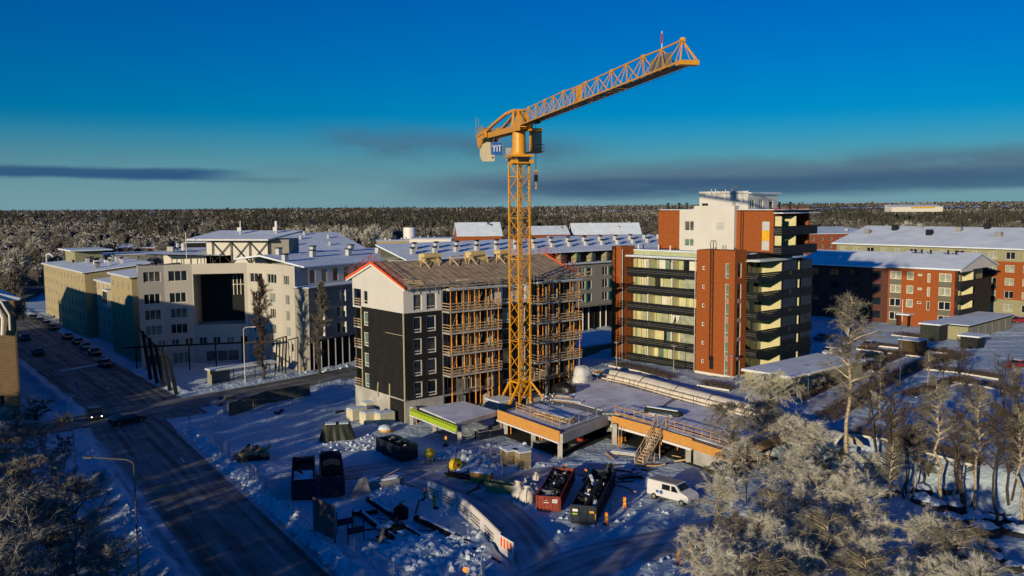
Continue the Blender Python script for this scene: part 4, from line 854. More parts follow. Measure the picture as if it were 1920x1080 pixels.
# ------------------------------------------------------------------ street row, left
def slab_house(label, origin, az, L_, Wd, H, wm, rise=1.2, rows=5, z=0, cols=None, chim=8, overhang=.5, name='apartment_building', win=(1.3, 1.5), gl=GLASS, gable=False, cat='building', face='x', trim=LGREY, group=None):
    """x along the long face seen from the street; lean-to snow roof; windows in real openings"""
    b = thing(name, label, cat, (*origin, z), az, group); fh = (H-.4)/rows; t = MB()
    cols = cols if cols is not None else max(1, int(L_/3.6)); hs = []
    if cols:
        sp = L_/cols; hs = [(sp*(i+.5)-win[0]/2, sp*(i+.5)+win[0]/2, k*fh+.9, k*fh+.9+win[1]) for i in range(cols) for k in range(rows)]
    cy_ = max(1, int(Wd/4)); sy = Wd/cy_; hy = [(sy*(i+.5)-win[0]/2, sy*(i+.5)+win[0]/2, k*fh+.9, k*fh+.9+win[1]) for i in range(cy_) for k in range(rows)]
    wall(t, 'x', 0, 0, L_, 0, H, hs, .18); wall(t, 'y', 0, 0.0, Wd, 0, H, hy, .18); t.face([(L_, 0, 0), (L_, Wd, 0), (L_, Wd, H), (L_, 0, H)]); t.face([(0, Wd, 0), (L_, Wd, 0), (L_, Wd, H), (0, Wd, H)])
    if gable:
        t.face([(0, 0, H), (0, Wd, H), (0, Wd/2, H+rise)]); t.face([(L_, 0, H), (L_, Wd, H), (L_, Wd/2, H+rise)])
    else:
        t.face([(0, 0, H), (0, Wd, H), (0, Wd, H+rise)]); t.face([(L_, 0, H), (L_, Wd, H), (L_, Wd, H+rise)])
    part('wall', t, wm, b)
    if L_*Wd < 4000:
        windows(b, 'x', 0, hs, mull=1, gl=gl); windows(b, 'y', 0, hy, mull=1, gl=gl)
    t = MB(); o = overhang
    pr = [(-o, H-.05), (-o, H+.15), (Wd/2, H+rise+.2), (Wd+o, H+.15), (Wd+o, H-.05), (Wd/2, H+rise)] if gable else [(-o, H-.05), (-o, H+.15), (Wd+o, H+rise+.2), (Wd+o, H+rise)]
    t.sweep(pr, 0, -o, L_+o); rf_ = part('snow_roof', t, RSNOW, b)
    t = MB(); t.box(-o-.02, L_+o+.02, -o-.05, -o, H-.2, H+.05); part('gutter', t, trim, b)
    rnd = random.Random(int(abs(origin[0])*10))
    for i in range(chim):
        x = rnd.uniform(.1, .9)*L_; y = rnd.uniform(.15, .85)*Wd; zz0 = H+.15+(rise*(1-abs(y-Wd/2)/(Wd/2)) if gable else rise*(y+o)/(Wd+2*o)); c = MB()
        s_ = rnd.uniform(.3, .55); c.box(x-s_, x+s_, y-s_, y+s_, zz0-.3, zz0+rnd.uniform(.7, 1.3), rnd.choice((LGREY, GALV, OFFW))); c.box(x-s_-.08, x+s_+.08, y-s_-.08, y+s_+.08, zz0+1.31, zz0+1.45, DKMET); c.box(x-s_*.7, x+s_*.7, y-s_*.7, y+s_*.7, zz0+.6, zz0+1.31, DKMET)
        part('roof_vent', c, LGREY, rf_)
    return b
AZS = 142.0   # the row faces the street; its x axis runs towards the camera along the street
def Rw(t, n): return (.788*n-.616*t, .616*n+.788*t)
# distances t along the street (away), n across it
slab_house('nearest yellow brick street house, against the white curved block', Rw(196, 46.8), AZS, 16, 10, 16.6, YELB, 1.0, 5, chim=4, win=(1.2, 1.5))
slab_house('middle yellow street house with snow roof and small roof terrace', Rw(219, 49.2), AZS, 21, 11, 13.6, mat('cream_brick', (.46, .41, .28), .85, .1), 1.0, 5, chim=6)
slab_house('long yellow street house with many roof vents farther up the street', Rw(252, 47.2), AZS, 31, 15, 15.2, YELB, 1.6, 5, chim=12)
slab_house('farthest yellow street house under a raised flat snow roof', Rw(282, 49.5), AZS, 26, 14, 14.4, YELB, 1.2, 5, chim=4)
b = bpy.data.objects[-1] if False else None
t = thing('stair_tower', 'glazed roof pavilion with overhanging snow roof on the far yellow houses', 'building', (*Rw(270, 53), 15.5), AZS)
m = MB(); m.box(0, 12, 0, 7, 0, 3.2); part('wall', m, OLIVE, t); m = MB(); m.box(-1.5, 14, -1.5, 9, 3.2, 3.5); part('snow_roof', m, RSNOW, t)
m = MB(); m.path([(-6, -2, 1.0), (-8, -2.5, 1.8), (-10, -3, 1.4)], .3, 6); m.bar((-10, -3, -4), (-10, -3, 1.2), .2, 6); part('curved_canopy', m, LGREY, t)
# balcony boxes on the row
for t0, zz in ((205, 9.5), (205, 6.4), (228, 11), (228, 8), (236, 11), (236, 8)):
    pass
for i, (t0, lab) in enumerate(((200, 'glass fronted bay of the nearest yellow street house'),)):
    b_ = thing('bay_window', lab, 'bay window', (*Rw(t0, 46.0), 9.4), AZS); m = MB(); m.box(0, 4, 0, 1.6, 0, 3.6); part('frame', m, OFFW, b_)
    for k in range(3): m = MB(); m.box(.2+k*1.25, 1.3+k*1.25, -.03, .02, .8, 3.2); part('pane', m, GLASS, b_)
# leftmost building: slatted wood, on the near side of the street
bl = thing('office_building', 'brown slatted building with a curved metal roof at the left edge of the photo', 'building', (-71.2, 125.2, 0), -38)
SLAT = stripes(mat('brown_slats', (0.40, 0.27, 0.12), 0.75, 0.12, 1.0), 2, .28, .03, .45, .3)
m = MB(); wall(m, 'y', 0, 0, 26, 3.6, 17.0, [(2.6, 4.8, 13.2, 15.2)]); wall(m, 'y', 0, 0, 2.0, 0, 3.6); m.box(0, 26, -.02, .2, 0, 17); m.box(.2, 26, 25.8, 26, 0, 17); m.box(25.8, 26, 0.2, 25.8, 0, 17); m.box(2.2, 2.4, 2, 25.8, 0, 3.6, GALV); m.box(.1, 2.2, 2, 25.8, 3.5, 3.7, OFFW)
part('wall', m, SLAT, bl); window(bl, 'y', 0, 2.6, 4.8, 13.2, 15.2, 1)
m = MB(); m.sweep([(-1.0, 16.9)]+[(-1+28*k/10, 17.2+3.0*math.sin(math.pi*k/10)) for k in range(11)]+[(27, 16.9)], 0, 1, 27); part('curved_roof', m, RSNOW, bl)
m = MB(); m.path([(-.4, 1.8, 12.2), (-.5, 1.6, 14.5), (-.2, 2.4, 17.2), (1, 4, 18.6)], .22, 6); m.path([(-.4, .8, 12.8), (-.5, .8, 15.0), (-.2, 2.0, 17.6)], .14, 6); part('roof_strut', m, WHT, bl)
blk = thing('office_building', 'flat roofed dark building beside the slatted one, farther along the street', 'building', (-88.5, 147.5, 0), -38); m = MB(); m.box(0, 60, 0, 22, 0, 15.5); part('wall', m, OLIVE, blk); m = MB(); m.box(-.3, 60.3, -.3, 22.3, 15.5, 15.8); part('snow_roof', m, RSNOW, blk)

# ------------------------------------------------------------------ long block with many roof vents behind the unfinished one
bE = thing('apartment_building', 'long grey block with a snow roof full of vents behind the unfinished block', 'building', (15.0, 205.1, 0), 50)
hE = [(x+o_, x+o_+w, z, z+1.9) for z in (13.6, 10.6, 7.6) for x in (-46, -38.5, -31, -23.5, -16, -8.5, -1, 6.5, 14, 21.5, 29) for o_, w in ((.2, 1.9), (2.6, 1.6))]
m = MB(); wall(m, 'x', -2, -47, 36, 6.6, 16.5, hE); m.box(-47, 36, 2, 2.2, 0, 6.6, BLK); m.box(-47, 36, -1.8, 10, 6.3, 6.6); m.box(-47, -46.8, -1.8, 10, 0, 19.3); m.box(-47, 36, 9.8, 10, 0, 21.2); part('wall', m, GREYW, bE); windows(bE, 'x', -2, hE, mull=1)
m = MB()
for h in hE[::2]: m.box(h[1]+.05, h[1]+.5, -2.25, -2.02, h[2]-.1, h[3]+.1)
part('shutter', m, mat('teal_shutter', (.05, .14, .11), .6), bE)
m = MB(); m.box(-47.3, 36.3, -2.6, 1, 16.5, 16.7, LGREY); m.box(-47.3, 36.3, -2.5, 1, 16.7, 16.8, RSNOW); part('terrace', m, LGREY, bE)
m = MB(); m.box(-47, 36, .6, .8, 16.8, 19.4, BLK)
for k in range(17): m.box(-46+k*5, -45.6+k*5, -1.0, .6, 16.8, 19.3, OLIVE); m.box(-44.2+k*5, -43.2+k*5, .35, .5, 16.9, 18.7, CREAM)
part('upper_wall', m, BLK, bE)
m = MB(); m.bar((-47, -2.4, 17.8), (36, -2.4, 17.8), .04)
for k in range(56): m.bar((-47+k*1.5, -2.4, 16.8), (-47+k*1.5, -2.4, 17.8), .03, 4)
part('railing', m, DKMET, bE)
m = MB(); m.sweep([(-1.6, 19.3), (-1.6, 19.55), (10, 22.3), (10, 22.0)], 0, -48, 37); rE = part('snow_roof', m, RSNOW, bE)
for i in range(30):
    x = -44+i*2.75; y = (2.2, 5.6)[i % 2]; z = 19.55+2.75*(y+1.6)/11.6; c = MB(); c.box(x-.42, x+.42, y-.42, y+.42, z-.3, z+1.0); c.box(x-.3, x+.3, y-.3, y+.3, z+1.0, z+1.25, DKMET); c.box(x-.45, x+.45, y-.45, y+.45, z+1.25, z+1.37, DKMET); part('roof_vent', c, LGREY, rE)
m = MB()
for k in range(40): m.bar((-46+k*2, 1.8, 0), (-46+k*2, 1.8, 6.3), .14, 6, OFFW if k % 3 else DKMET)
part('column', m, OFFW, bE)
sh = thing('storage_shed', 'low dark shed with blue-shaded snow roof beside the red tower', 'shed', (8, 158, 0), 50); m = MB(); m.box(0, 24, 0, 12, 0, 3.6); part('wall', m, OLIVE, sh); m = MB(); m.box(-.3, 24.3, -.3, 12.3, 3.6, 3.9); m.box(10, 10.8, 6, 6.8, 3.9, 5, DKMET); part('snow_roof', m, RSNOW, sh)

# ------------------------------------------------------------------ red brick house at the right
bD = thing('apartment_building', 'four storey orange brick house with grey window bands by the car park', 'building', (94.4, 186.8, 3), 47)
cols_ = [(11.4, 13.9, 2), (8.7, 10.2, 0), (6.85, 7.8, 3), (5.1, 5.75, 4), (.75, 3.3, 2)]
hD = []
for k in range(4):
    z = 3.05*k+.35
    for a, b, kind in cols_:
        if kind == 3: h = (a, b, z+1.6, z+2.1)
        elif kind == 4: h = (a, b, z+.3, z+2.3)
        else: h = (a, b, z+.65, z+2.45)
        if k == 0 and kind in (4, 3, 0): continue
        hD.append((*h, {'mull': 1 if kind == 2 else 0, 'gl': (GLASSL if (k > 1 or kind == 0) else GLASS), 'fr': .12}))
m = MB(); wall(m, 'y', 0, 0, 14.3, 0, 12.6, hD); m.box(.02, 1.2, 0, .2, 0, 12.6); m.box(.2, 20, 14.1, 14.3, 0, 12.6); part('wall', m, BRICK, bD)
for h in hD: window(bD, 'y', 0, *h[:4], **h[4])
for k in range(8):
    a, b = ((11.4, 13.9), (.75, 3.3))[k % 2]; k //= 2; m = MB(); m.box(-.03, .02, a, b, 3.05*k-.15+(.2 if k == 0 else 0), 3.05*k+.95); part('grey_band', m, mat('grey_green_panel', (.13, .14, .10), .7), bD)
m = MB(); m.box(-.35, .3, -1.0, 14.6, 12.6, 13.05); m.box(-.3, 6, -1.4, -1.1, 12.4, 13.0); part('cornice', m, OFFW, bD)
m = MB(); wall(m, 'x', 1.4, 1.2, 20, 0, 12.6); m.box(19.8, 20, 1.5, 14, 0, 12.6); part('side_wall', m, OLIVE, bD)
for k in range(4):
    z = 3.05*k+.1; s = MB(); s.box(.3, 18.5, -1.0, 1.35, z-.2, z)
    for x in (1.3, 2.0, 2.7, 4.6, 6.0): s.box(x, x+.45, 1.2, 1.38, z, z+2.6, random.choice((CREAM, WFRAME, GLASSL)))
    s.box(7.6, 7.8, -.95, 1.3, z, z+2.8, CREAM); bb = part('balcony', s, CONCD, bD); r_ = MB(); r_.box(.2, 18.6, -1.1, -1.02, z-.3, z+1.15); r_.box(.2, .28, -1.0, .0, z-.3, z+1.15); part('railing', r_, DKMET, bb)
m = MB()
for k in range(3): m.box(9, 18.4, -1.09, -1.03, 3.05*k+4.3-3, 3.05*k+5.9-3)
part('balcony_screen', m, DKMET, bD)
m = MB(); m.sweep([(-1.0, 12.75), (-1.0, 13.05), (11, 16.0), (21.6, 13.05), (21.6, 12.75), (11, 15.7)], 1, -1.5, 14.9)
rD = part('snow_roof', m, RSNOW, bD); m = MB(); m.face([(-.6, -1.2, 12.7), (21, -1.2, 12.7), (11, -1.2, 15.6)]); m.box(-1, 22, -1.7, -1.5, 12.9, 13.0) if False else None; part('gable', m, OFFW, bD)
for y in (3.5, 5.2, 9, 11, 12.4): c = MB(); c.bar((9.5, y, 15.4), (9.5, y, 16.5), .2, 6); c.bar((9.0, y-.8, 15.5), (9.0, y+.8, 15.9), .05, 4); part('roof_vent', c, DKMET, rD)
m = MB(); m.bar((-.12, 0, 0), (-.12, 0, 12.6), .06, 6, RED); part('downpipe', m, RED, bD)
m = MB(); m.box(-2.6, 0, 8.3, 11.2, 2.5, 2.75, RSNOW); m.box(-2.5, -2.3, 8.4, 8.7, 0, 2.5); m.box(-2.5, -2.3, 10.8, 11.1, 0, 2.5); m.box(-2.5, -.1, 10.9, 11.1, 0, 2.5, BRICK2); part('entrance_porch', m, DKMET, bD)
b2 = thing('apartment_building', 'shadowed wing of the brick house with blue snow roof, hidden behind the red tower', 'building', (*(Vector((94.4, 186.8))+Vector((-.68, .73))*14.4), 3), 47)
m = MB(); m.box(1.0, 19.5, .1, 22, 0, 12.4); part('wall', m, mat('shade_toned_brick', (.10, .04, .03), .85), b2); m = MB(); m.sweep([(0.2, 12.45), (0.2, 12.7), (11, 15.6), (21.0, 12.7), (21.0, 12.45), (11, 15.3)], 1, .12, 23); part('snow_roof', m, RSNOW, b2)  # the wing's shade is put into a darker brick colour
windows(b2, 'y', .86, fm=DKMET, gl=GLASS, holes=[(2+5*j, 4.4+5*j, 3.05*k+1, 3.05*k+2.6) for j in range(4) for k in range(4)], inset=.05)  # dark frames stand in for the shade on the wing
b3 = thing('apartment_building', 'dark rear block with blue-shaded hipped snow roof at the right shoulder of the red tower', 'building', (64, 214, 3), 47)
m = MB(); m.box(0, 16, 0, 16, 0, 13.6); part('wall', m, GREYW, b3); m = MB(); m.add([(-.8, -.8, 13.6), (16.8, -.8, 13.6), (16.8, 16.8, 13.6), (-.8, 16.8, 13.6), (6, 6, 17), (10, 10, 17)], [(0, 1, 5, 4), (1, 2, 5), (2, 3, 4, 5), (3, 0, 4), (0, 3, 2, 1)]); part('snow_roof', m, RSNOW, b3)
# long green and brick block behind
bF = thing('apartment_building', 'long olive and orange brick block with a wide snow roof behind the car park house', 'building', (91.3, 247.2, 3), 142)
LF = 84
hF = [(4.0*j+1.0, 4.0*j+3.1, 3.15*k+.85, 3.15*k+2.6, {'mull': 1, 'gl': GLASSL if (j+k) % 3 else GLASS}) for j in range(21) for k in range(5)]
m = MB()
def wF(mb, z0, z1, mm): wall(mb, 'x', 0, 0, LF, z0, z1, [h[:4] for h in hF if z0 <= h[2] and h[3] <= z1], .2, mm)
wF(m, 12.9, 15.9, OLIVE); wF(m, 3.7, 12.9, BRICK); wF(m, 0.0, 3.7, OLIVE); m.face([(0, 0, 0), (0, 16, 0), (0, 16, 16), (0, 0, 16)], BRICK)
part('wall', m, OLIVE, bF)
for h in hF:
    if h[3] <= 3.7 or 3.7 <= h[2]: window(bF, 'x', 0, *h[:4], **h[4])
for j in (8, 10, 13, 16, 18):
    for k in range(1, 4):
        m = MB(); m.box(4*j+.6, 4*j+3.6, -1.5, -.02, 3.15*k+.3, 3.15*k+.5, CONCD); m.box(4*j+.6, 4*j+3.6, -1.55, -1.5, 3.15*k+.2, 3.15*k+1.35, DKMET); part('balcony', m, CONCD, bF)
m = MB(); m.sweep([(-1.0, 15.8), (-1.0, 16.1), (17, 20.6), (34, 16.2), (34, 15.9), (17, 20.3)], 0, -1, LF+1); rF = part('snow_roof', m, RSNOW, bF)
for i in range(14): x = 4+i*5.9; y = (9, 13, 16)[i % 3]; z = 16.1+4.5*(y+1)/18; c = MB(); c.box(x-.7, x+.7, y-.7, y+.7, z-.3, z+1.1+.3*(i % 2)); part('roof_vent', c, DKMET if i % 2 else GALV, rF)
# garage row and sheds by the car park
gr = thing('garage', 'long low olive garage with sunlit snow roof beside the brick house', 'garage', (89.6, 171.4, 3), 47)
m = MB(); m.box(0, 25, 0, 7.5, 0, 2.7); part('wall', m, OLIVE, gr); m = MB(); m.box(-.3, 25.3, -.3, 7.8, 2.7, 2.95, DKMET); m.box(-.28, 25.28, -.28, 7.78, 2.95, 3.08, RSNOW); part('snow_roof', m, RSNOW, gr)
for k in range(6): m = MB(); m.box(1.5+k*3.9, 4.6+k*3.9, -.05, .02, .1, 2.3); part('door', m, GREYW, gr)
sh = thing('bin_shelter', 'dark boarded bin shelter with a snowy flat top between porch and garage', 'shed', (*G(1760, 641, 3), 3), 47); m = MB(); m.box(0, 4, 0, 3.6, 0, 3.2); part('wall', m, stripes(mat('dark_boards', (.035, .04, .035), .8, .2), 2, .2, .02, .4), sh); m = MB(); m.box(-.3, 4.3, -.3, 3.9, 3.2, 3.45); part('snow_roof', m, RSNOW, sh)
sh = thing('carport', 'small carport with a bluish snow roof in front of the garage', 'shed', (*G(1832, 655, 3), 3), 47); m = MB(); m.box(0, 3.6, 0, .2, 0, 2.2); m.box(0, .2, .2, 3, 0, 2.2); part('wall', m, DKMET, sh); m = MB(); m.box(-.5, 4.4, -.5, 3.4, 2.2, 2.45); part('snow_roof', m, RSNOW, sh)
sh = thing('storage_shed', 'square brown shed at the edge of the car park beside the flagpole', 'shed', (*G(1722, 668, 3), 3), 47); m = MB(); m.box(0, 3.6, 0, 3.6, 0, 2.6); part('wall', m, HEDGE, sh); m = MB(); m.box(-.1, 3.7, -.1, 3.7, 2.6, 2.7); part('snow_roof', m, RSNOW, sh)
pk = thing('storage_building', 'low flat snow covered outbuilding right of the red tower, in front of the car park', 'shed', (*G(1480, 742, 3), 3), 50)
m = MB(); m.box(0, 20, 0, 7.5, 0, 2.5); part('wall', m, OLIVE, pk); m = MB(); m.box(-.4, 20.4, -.4, 7.9, 2.5, 2.72, OFFW); m.box(-.35, 20.35, -.35, 7.85, 2.72, 2.85, RSNOW); part('snow_roof', m, RSNOW, pk)

# ------------------------------------------------------------------ farther roofs
def far(label, px, py, z, az, L_, Wd, H, wm, **k): x, y = G(px, py, z+H); return slab_house(label, (x, y), az, L_, Wd, H, wm, z=z, **k)
far('brick house with bright pitched snow roof left of the crane mast', 858, 443, 6, 80, 24, 18, 8.0, BRICK, rise=7, rows=1, cols=5, gable=True, chim=2, win=(1.6, 2.6), name='house')
far('wide snow roofed house right of the crane mast', 998, 440, 4, 78, 24, 18, 8.0, BRICK2, rise=5, rows=1, cols=0, gable=True, chim=1, name='house')
far('long house with dark dormers in its bright snow roof, left of the tower', 1074, 440, 3, 86, 44, 18, 8.5, BRICK2, rise=7, rows=1, cols=0, gable=True, chim=7, name='house')
far('flat snow roofed hall just behind the vented roof', 1040, 446, 3, 75, 60, 14, 8.5, OFFW, rise=.3, rows=2, cols=0, chim=2, name='hall')
far('pale yellow low office with a roofline of thin poles behind the vented roof', 707, 452, 3, 80, 28, 14, 7.5, YELB, rise=.2, rows=2, cols=7, chim=5, name='office_building')
far('cream glazed hall left of the bright roofed brick house', 768, 448, 3, 95, 24, 20, 8.5, OFFW, rise=.2, rows=2, cols=6, chim=3, name='hall')
far('dark flat hall at the far end of the cream one', 802, 450, 2, 95, 18, 14, 7.5, OLIVE, rise=.3, rows=2, cols=4, chim=1, name='hall')
tk_ = thing('storage_tank', 'round white tank rising behind the pale offices', 'tank', (*G(768, 446, 8), 2), 90); m = MB(); m.lathe([(4.4, 0), (4.4, 13), (4.3, 13.3)], 24); part('drum', m, WHT, tk_)
far('long red brick hall with flat snow roof behind the street row', 196, 466, 0, 72, 95, 30, 7.5, BRICK, rise=.8, rows=2, cols=12, chim=12, name='hall')
far('dark windowless hall beyond the red brick hall', 345, 455, 0, 80, 34, 10, 12.5, BLK, rise=.1, rows=1, cols=0, chim=1, name='hall')
far('low dark hall with a snow roof in front of the red brick hall', 150, 480, 0, 60, 48, 20, 6, GREYW, rise=.3, rows=2, cols=6, chim=3, name='hall')
far('red brick hall with flat snow roof right of the tower', 1500, 439, 3, 75, 46, 30, 12, BRICK2, rise=2.5, rows=3, cols=9, chim=1, name='hall')
far('white sports hall near the right edge, behind the long olive block', 1830, 441, 3, 80, 70, 30, 8, OFFW, rise=3, rows=1, cols=0, chim=2, name='hall')
far('low pale hall with raised box at the right edge', 1888, 432, 3, 80, 60, 20, 9, OFFW, rise=1, rows=1, cols=0, chim=0, name='hall')
b = far('pale yellow grandstand alone on the wooded horizon', 1672, 388, 18, 88, 74, 22, 7, OFFW, rise=3, rows=1, cols=0, chim=0, name='grandstand')
m = MB(); m.box(28, 62, -1.2, -.3, 5.2, 7.4); part('fascia', m, mat('fascia_yellow', (.65, .42, .05), .6), b)
# ------------------------------------------------------------------ parking deck under construction
def W3(pts, z): return [G(px, py, z) for px, py in pts]
dk = thing('parking_deck', 'unfinished concrete parking deck with orange edge boards and timber rails', 'parking deck', (0, 105, 0), 90)
def rel(pts): return [(x, y-105) for x, y in pts]
P2 = rel(W3([(934, 772), (1050, 813), (1137, 779), (1148, 783), (1232, 806), (1298, 826), (1368, 849), (1500, 800), (1300, 752), (1118, 706), (1078, 694), (1060, 728), (1010, 752)], 3.05))
m = MB(); m.prism(P2, 2.55, 3.05, CONC, CONCD); part('slab', m, CONC, dk)
floor_ = MB(); floor_.prism([(x, y) for x, y in P2], .1, .16); part('floor', floor_, mat('painted_shade_floor', (.03, .03, .03), .9), dk)  # floor coloured dark so the space under the deck reads as shade
bw = MB()
for a, b in zip(P2[7:]+[P2[0]], P2[8:]+[P2[0], P2[0]][:len(P2[8:])+1] if False else P2[8:]+[P2[0]]):
    A_, B_ = Vector(a), Vector(b); d = (B_-A_).normalized(); n = Vector((-d.y, d.x))*.3; bw.prism([tuple(A_+n), tuple(B_+n), tuple(B_+n*2), tuple(A_+n*2)], 0, 2.54)
part('light_blocking_wall', bw, CONCD, dk)  # unseen wall added to stop light passing under the deck
def inset(poly, k):
    cx_ = sum(p[0] for p in poly)/len(poly); cy_ = sum(p[1] for p in poly)/len(poly); return [(cx_+(x-cx_)*k, cy_+(y-cy_)*k) for x, y in poly]
DSN = mat('thin_deck_snow', (0.86, 0.88, 0.92), 0.9, 0.12, 0.5, 0.06, 2.5, col2=(0.62, 0.63, 0.66), contrast=.14, detail=9)
m = MB()
for k, pl_ in enumerate(([(945, 774), (1048, 806), (1128, 779), (1060, 762), (1010, 757)], [(1080, 697), (1118, 709), (1262, 747), (1235, 768), (1160, 779), (1065, 752), (1068, 735)], [(1160, 783), (1235, 770), (1268, 750), (1400, 781), (1485, 800), (1369, 842), (1290, 818)])):
    q_ = rel(W3(pl_, 3.1)); m.prism(inset(q_, .99), 3.055+.01*k, 3.12+.02*k)
part('snow_layer', m, DSN, dk)
m = MB()
def edge(mb, a, b, z0, z1, t, m_): 
    A_ = Vector(a); B_ = Vector(b); d = (B_-A_).normalized(); n = Vector((d.y, -d.x))*t; mb.prism([tuple(A_), tuple(A_+n), tuple(B_+n), tuple(B_)], z0, z1, m_)
m1 = MB(); edge(m1, P2[0], P2[1], 2.05, 3.35, .12, OSB); part('edge_board', m1, OSB, dk); m1 = MB(); edge(m1, P2[3], P2[4], 2.2, 3.35, .12, OSB); edge(m1, P2[4], P2[5], 2.2, 3.3, .12, OSB); edge(m1, P2[5], P2[6], 2.1, 3.1, .12, OSB); part('edge_board', m1, OSB, dk)
m1 = MB(); edge(m1, P2[0], P2[1], 1.85, 2.04, .3, WHT); edge(m1, P2[3], P2[4], 1.9, 2.18, .3, WHT); edge(m1, P2[4], P2[5], 1.9, 2.18, .3, WHT); part('edge_beam', m1, OFFW, dk)
m1 = MB(); edge(m1, P2[1], P2[2], 1.9, 3.02, .4, CONC); edge(m1, P2[6], P2[7], 2.0, 3.0, .15, WOOD); part('edge_beam', m1, CONC, dk)
for px, py, h in ((1000, 838, 2.6), (1050, 858, 2.6), (948, 815, 2.6), (1152, 832, 2.6), (1215, 846, 2.6), (1290, 868, 2.6), (1100, 815, 2.6), (1020, 800, 2.6)):
    x, y = G(px, py, 0); c = MB(); c.box(x-.28, x+.28, y-105-.28, y-105+.28, -.1, h); part('column', c, CONC, dk)
m1 = MB(); a = G(1300, 872, 0); b = G(1366, 893, 0); edge(m1, (a[0], a[1]-105), (b[0], b[1]-105), -.2, 2.2, -.3, CONC); part('retaining_wall', m1, CONC, dk)
random.seed(4)
for px, py in ((945, 808), (958, 812), (1012, 834), (1016, 836), (1148, 826), (1160, 832), (1165, 834), (1090, 812), (1098, 811), (1106, 811), (1378, 878), (1392, 872), (1405, 868), (1420, 862), (1440, 855), (1060, 800), (1240, 832), (1270, 842)):
    x, y = G(px, py+4, 0); y -= 105; p = MB(); p.bar((x, y, 0), (x, y, 1.4), .07, 6, RUSTP); p.bar((x, y, 1.4), (x, y, 2.5), .045, 6, GALV); part('prop', p, RUSTP, dk)
def rail3(pts, **k): mb = MB(); planks_rail(mb, pts, 3.1, **k); return part('guard_rail', mb, WOOD, dk)
rail3(rel(W3([(968, 770), (1050, 801)], 3.1)), levels=(.3, .7, 1.1), post=1.8, m=WOOD, pm=WOOD)
rail3(rel(W3([(1050, 804), (1135, 776)], 3.1)), levels=(.5, 1.1), post=2.0, m=GALV, pm=GALV)
rail3(rel(W3([(1153, 777), (1226, 798)], 3.1)), levels=(.2, .35, 1.1), post=2.0, m=WOOD, pm=WOOD)
rail3(rel(W3([(1248, 803), (1300, 818), (1366, 838)], 3.1)), levels=(.3, .6, 1.1), post=1.5, m=WOOD, pm=WOOD)
rail3(rel(W3([(1120, 712), (1180, 727), (1300, 759), (1400, 785), (1480, 806)], 3.1)), levels=(.5, 1.1), post=2.6, m=WOODP, pm=WOODP)
rail3(rel(W3([(1372, 846), (1480, 812)], 3.1)), levels=(.5, 1.1), post=2.0, m=WOOD, pm=WOOD)
# the smaller slab with the lime edge form
sb = thing('parking_deck', 'small square roof slab with a lime green edge form at the block corner', 'parking deck', (0, 105, 0), 90)
P1 = rel(W3([(786, 766), (854, 795), (934, 772), (868, 753)], 2.95)); m = MB(); m.prism(P1, 2.45, 2.95, CONC, CONC); part('slab', m, CONC, sb); m = MB(); m.prism(inset(P1, .985), 2.955, 3.05); part('snow_layer', m, DSN, sb)
m = MB(); a, b = rel(W3([(771, 768), (857, 801)], 2.8)); edge(m, a, b, 2.15, 3.0, .15, GREENF)
A_, B_ = Vector(a), Vector(b)
for k in range(26): p = A_.lerp(B_, (k+.5)/26); d = (B_-A_).normalized(); n = Vector((d.y, -d.x)); q = p+n*.17; m.box(q.x-.07, q.x+.07, q.y-.07, q.y+.07, 2.75, 2.9, DKMET)
part('edge_form', m, GREENF, sb)
m = MB(); edge(m, a, b, 2.0, 2.14, .3, WHT); part('edge_beam', m, WHT, sb)
for px, py in ((862, 833), (815, 812), (772, 795), (930, 805)): x, y = G(px, py, 0); c = MB(); c.box(x-.25, x+.25, y-105-.25, y-105+.25, -.1, 2.5); part('column', c, CONC, sb)
for px, py in ((781, 797), (821, 810), (905, 800)): x, y = G(px, py, 0); p = MB(); p.bar((x, y-105, 0), (x, y-105, 2.5), .06, 6, RUSTP); part('prop', p, RUSTP, sb)
# timber stair up to the deck
stt = thing('stairway', 'steep temporary timber stair leaning on the deck edge', 'stairs', (0, 0, 0), 90)
a0 = Vector((*G(1190, 872, 0), .1)); a1 = Vector((*G(1232, 803, 3.1), 3.3)); sdv = Vector((*G(1215, 880, 0), 0))-Vector((*G(1190, 872, 0), 0)); sdv = sdv.normalized()*1.3
m = MB()
for o_ in (Vector((0, 0, 0)), sdv): m.bar(a0+o_, a1+o_, .1, 4); 
part('stringer', m, WOODP, stt)
m = MB()
for k in range(13): p = a0.lerp(a1, (k+.5)/13); m.bar(p, p+sdv, .07, 4)
part('tread', m, WOODP, stt)
m = MB()
for o_ in (Vector((0, 0, 0)), sdv):
    for h in (.6, 1.1): m.bar(a0+o_+Vector((0, 0, h)), a1+o_+Vector((0, 0, h)), .045, 4)
    for k in range(5): p = a0.lerp(a1, k/4)+o_; m.bar(Vector((p.x, p.y, 0 if k in (2, 3) else p.z-.2)), p+Vector((0, 0, 1.15)), .05, 4)
part('handrail', m, WOODP, stt)
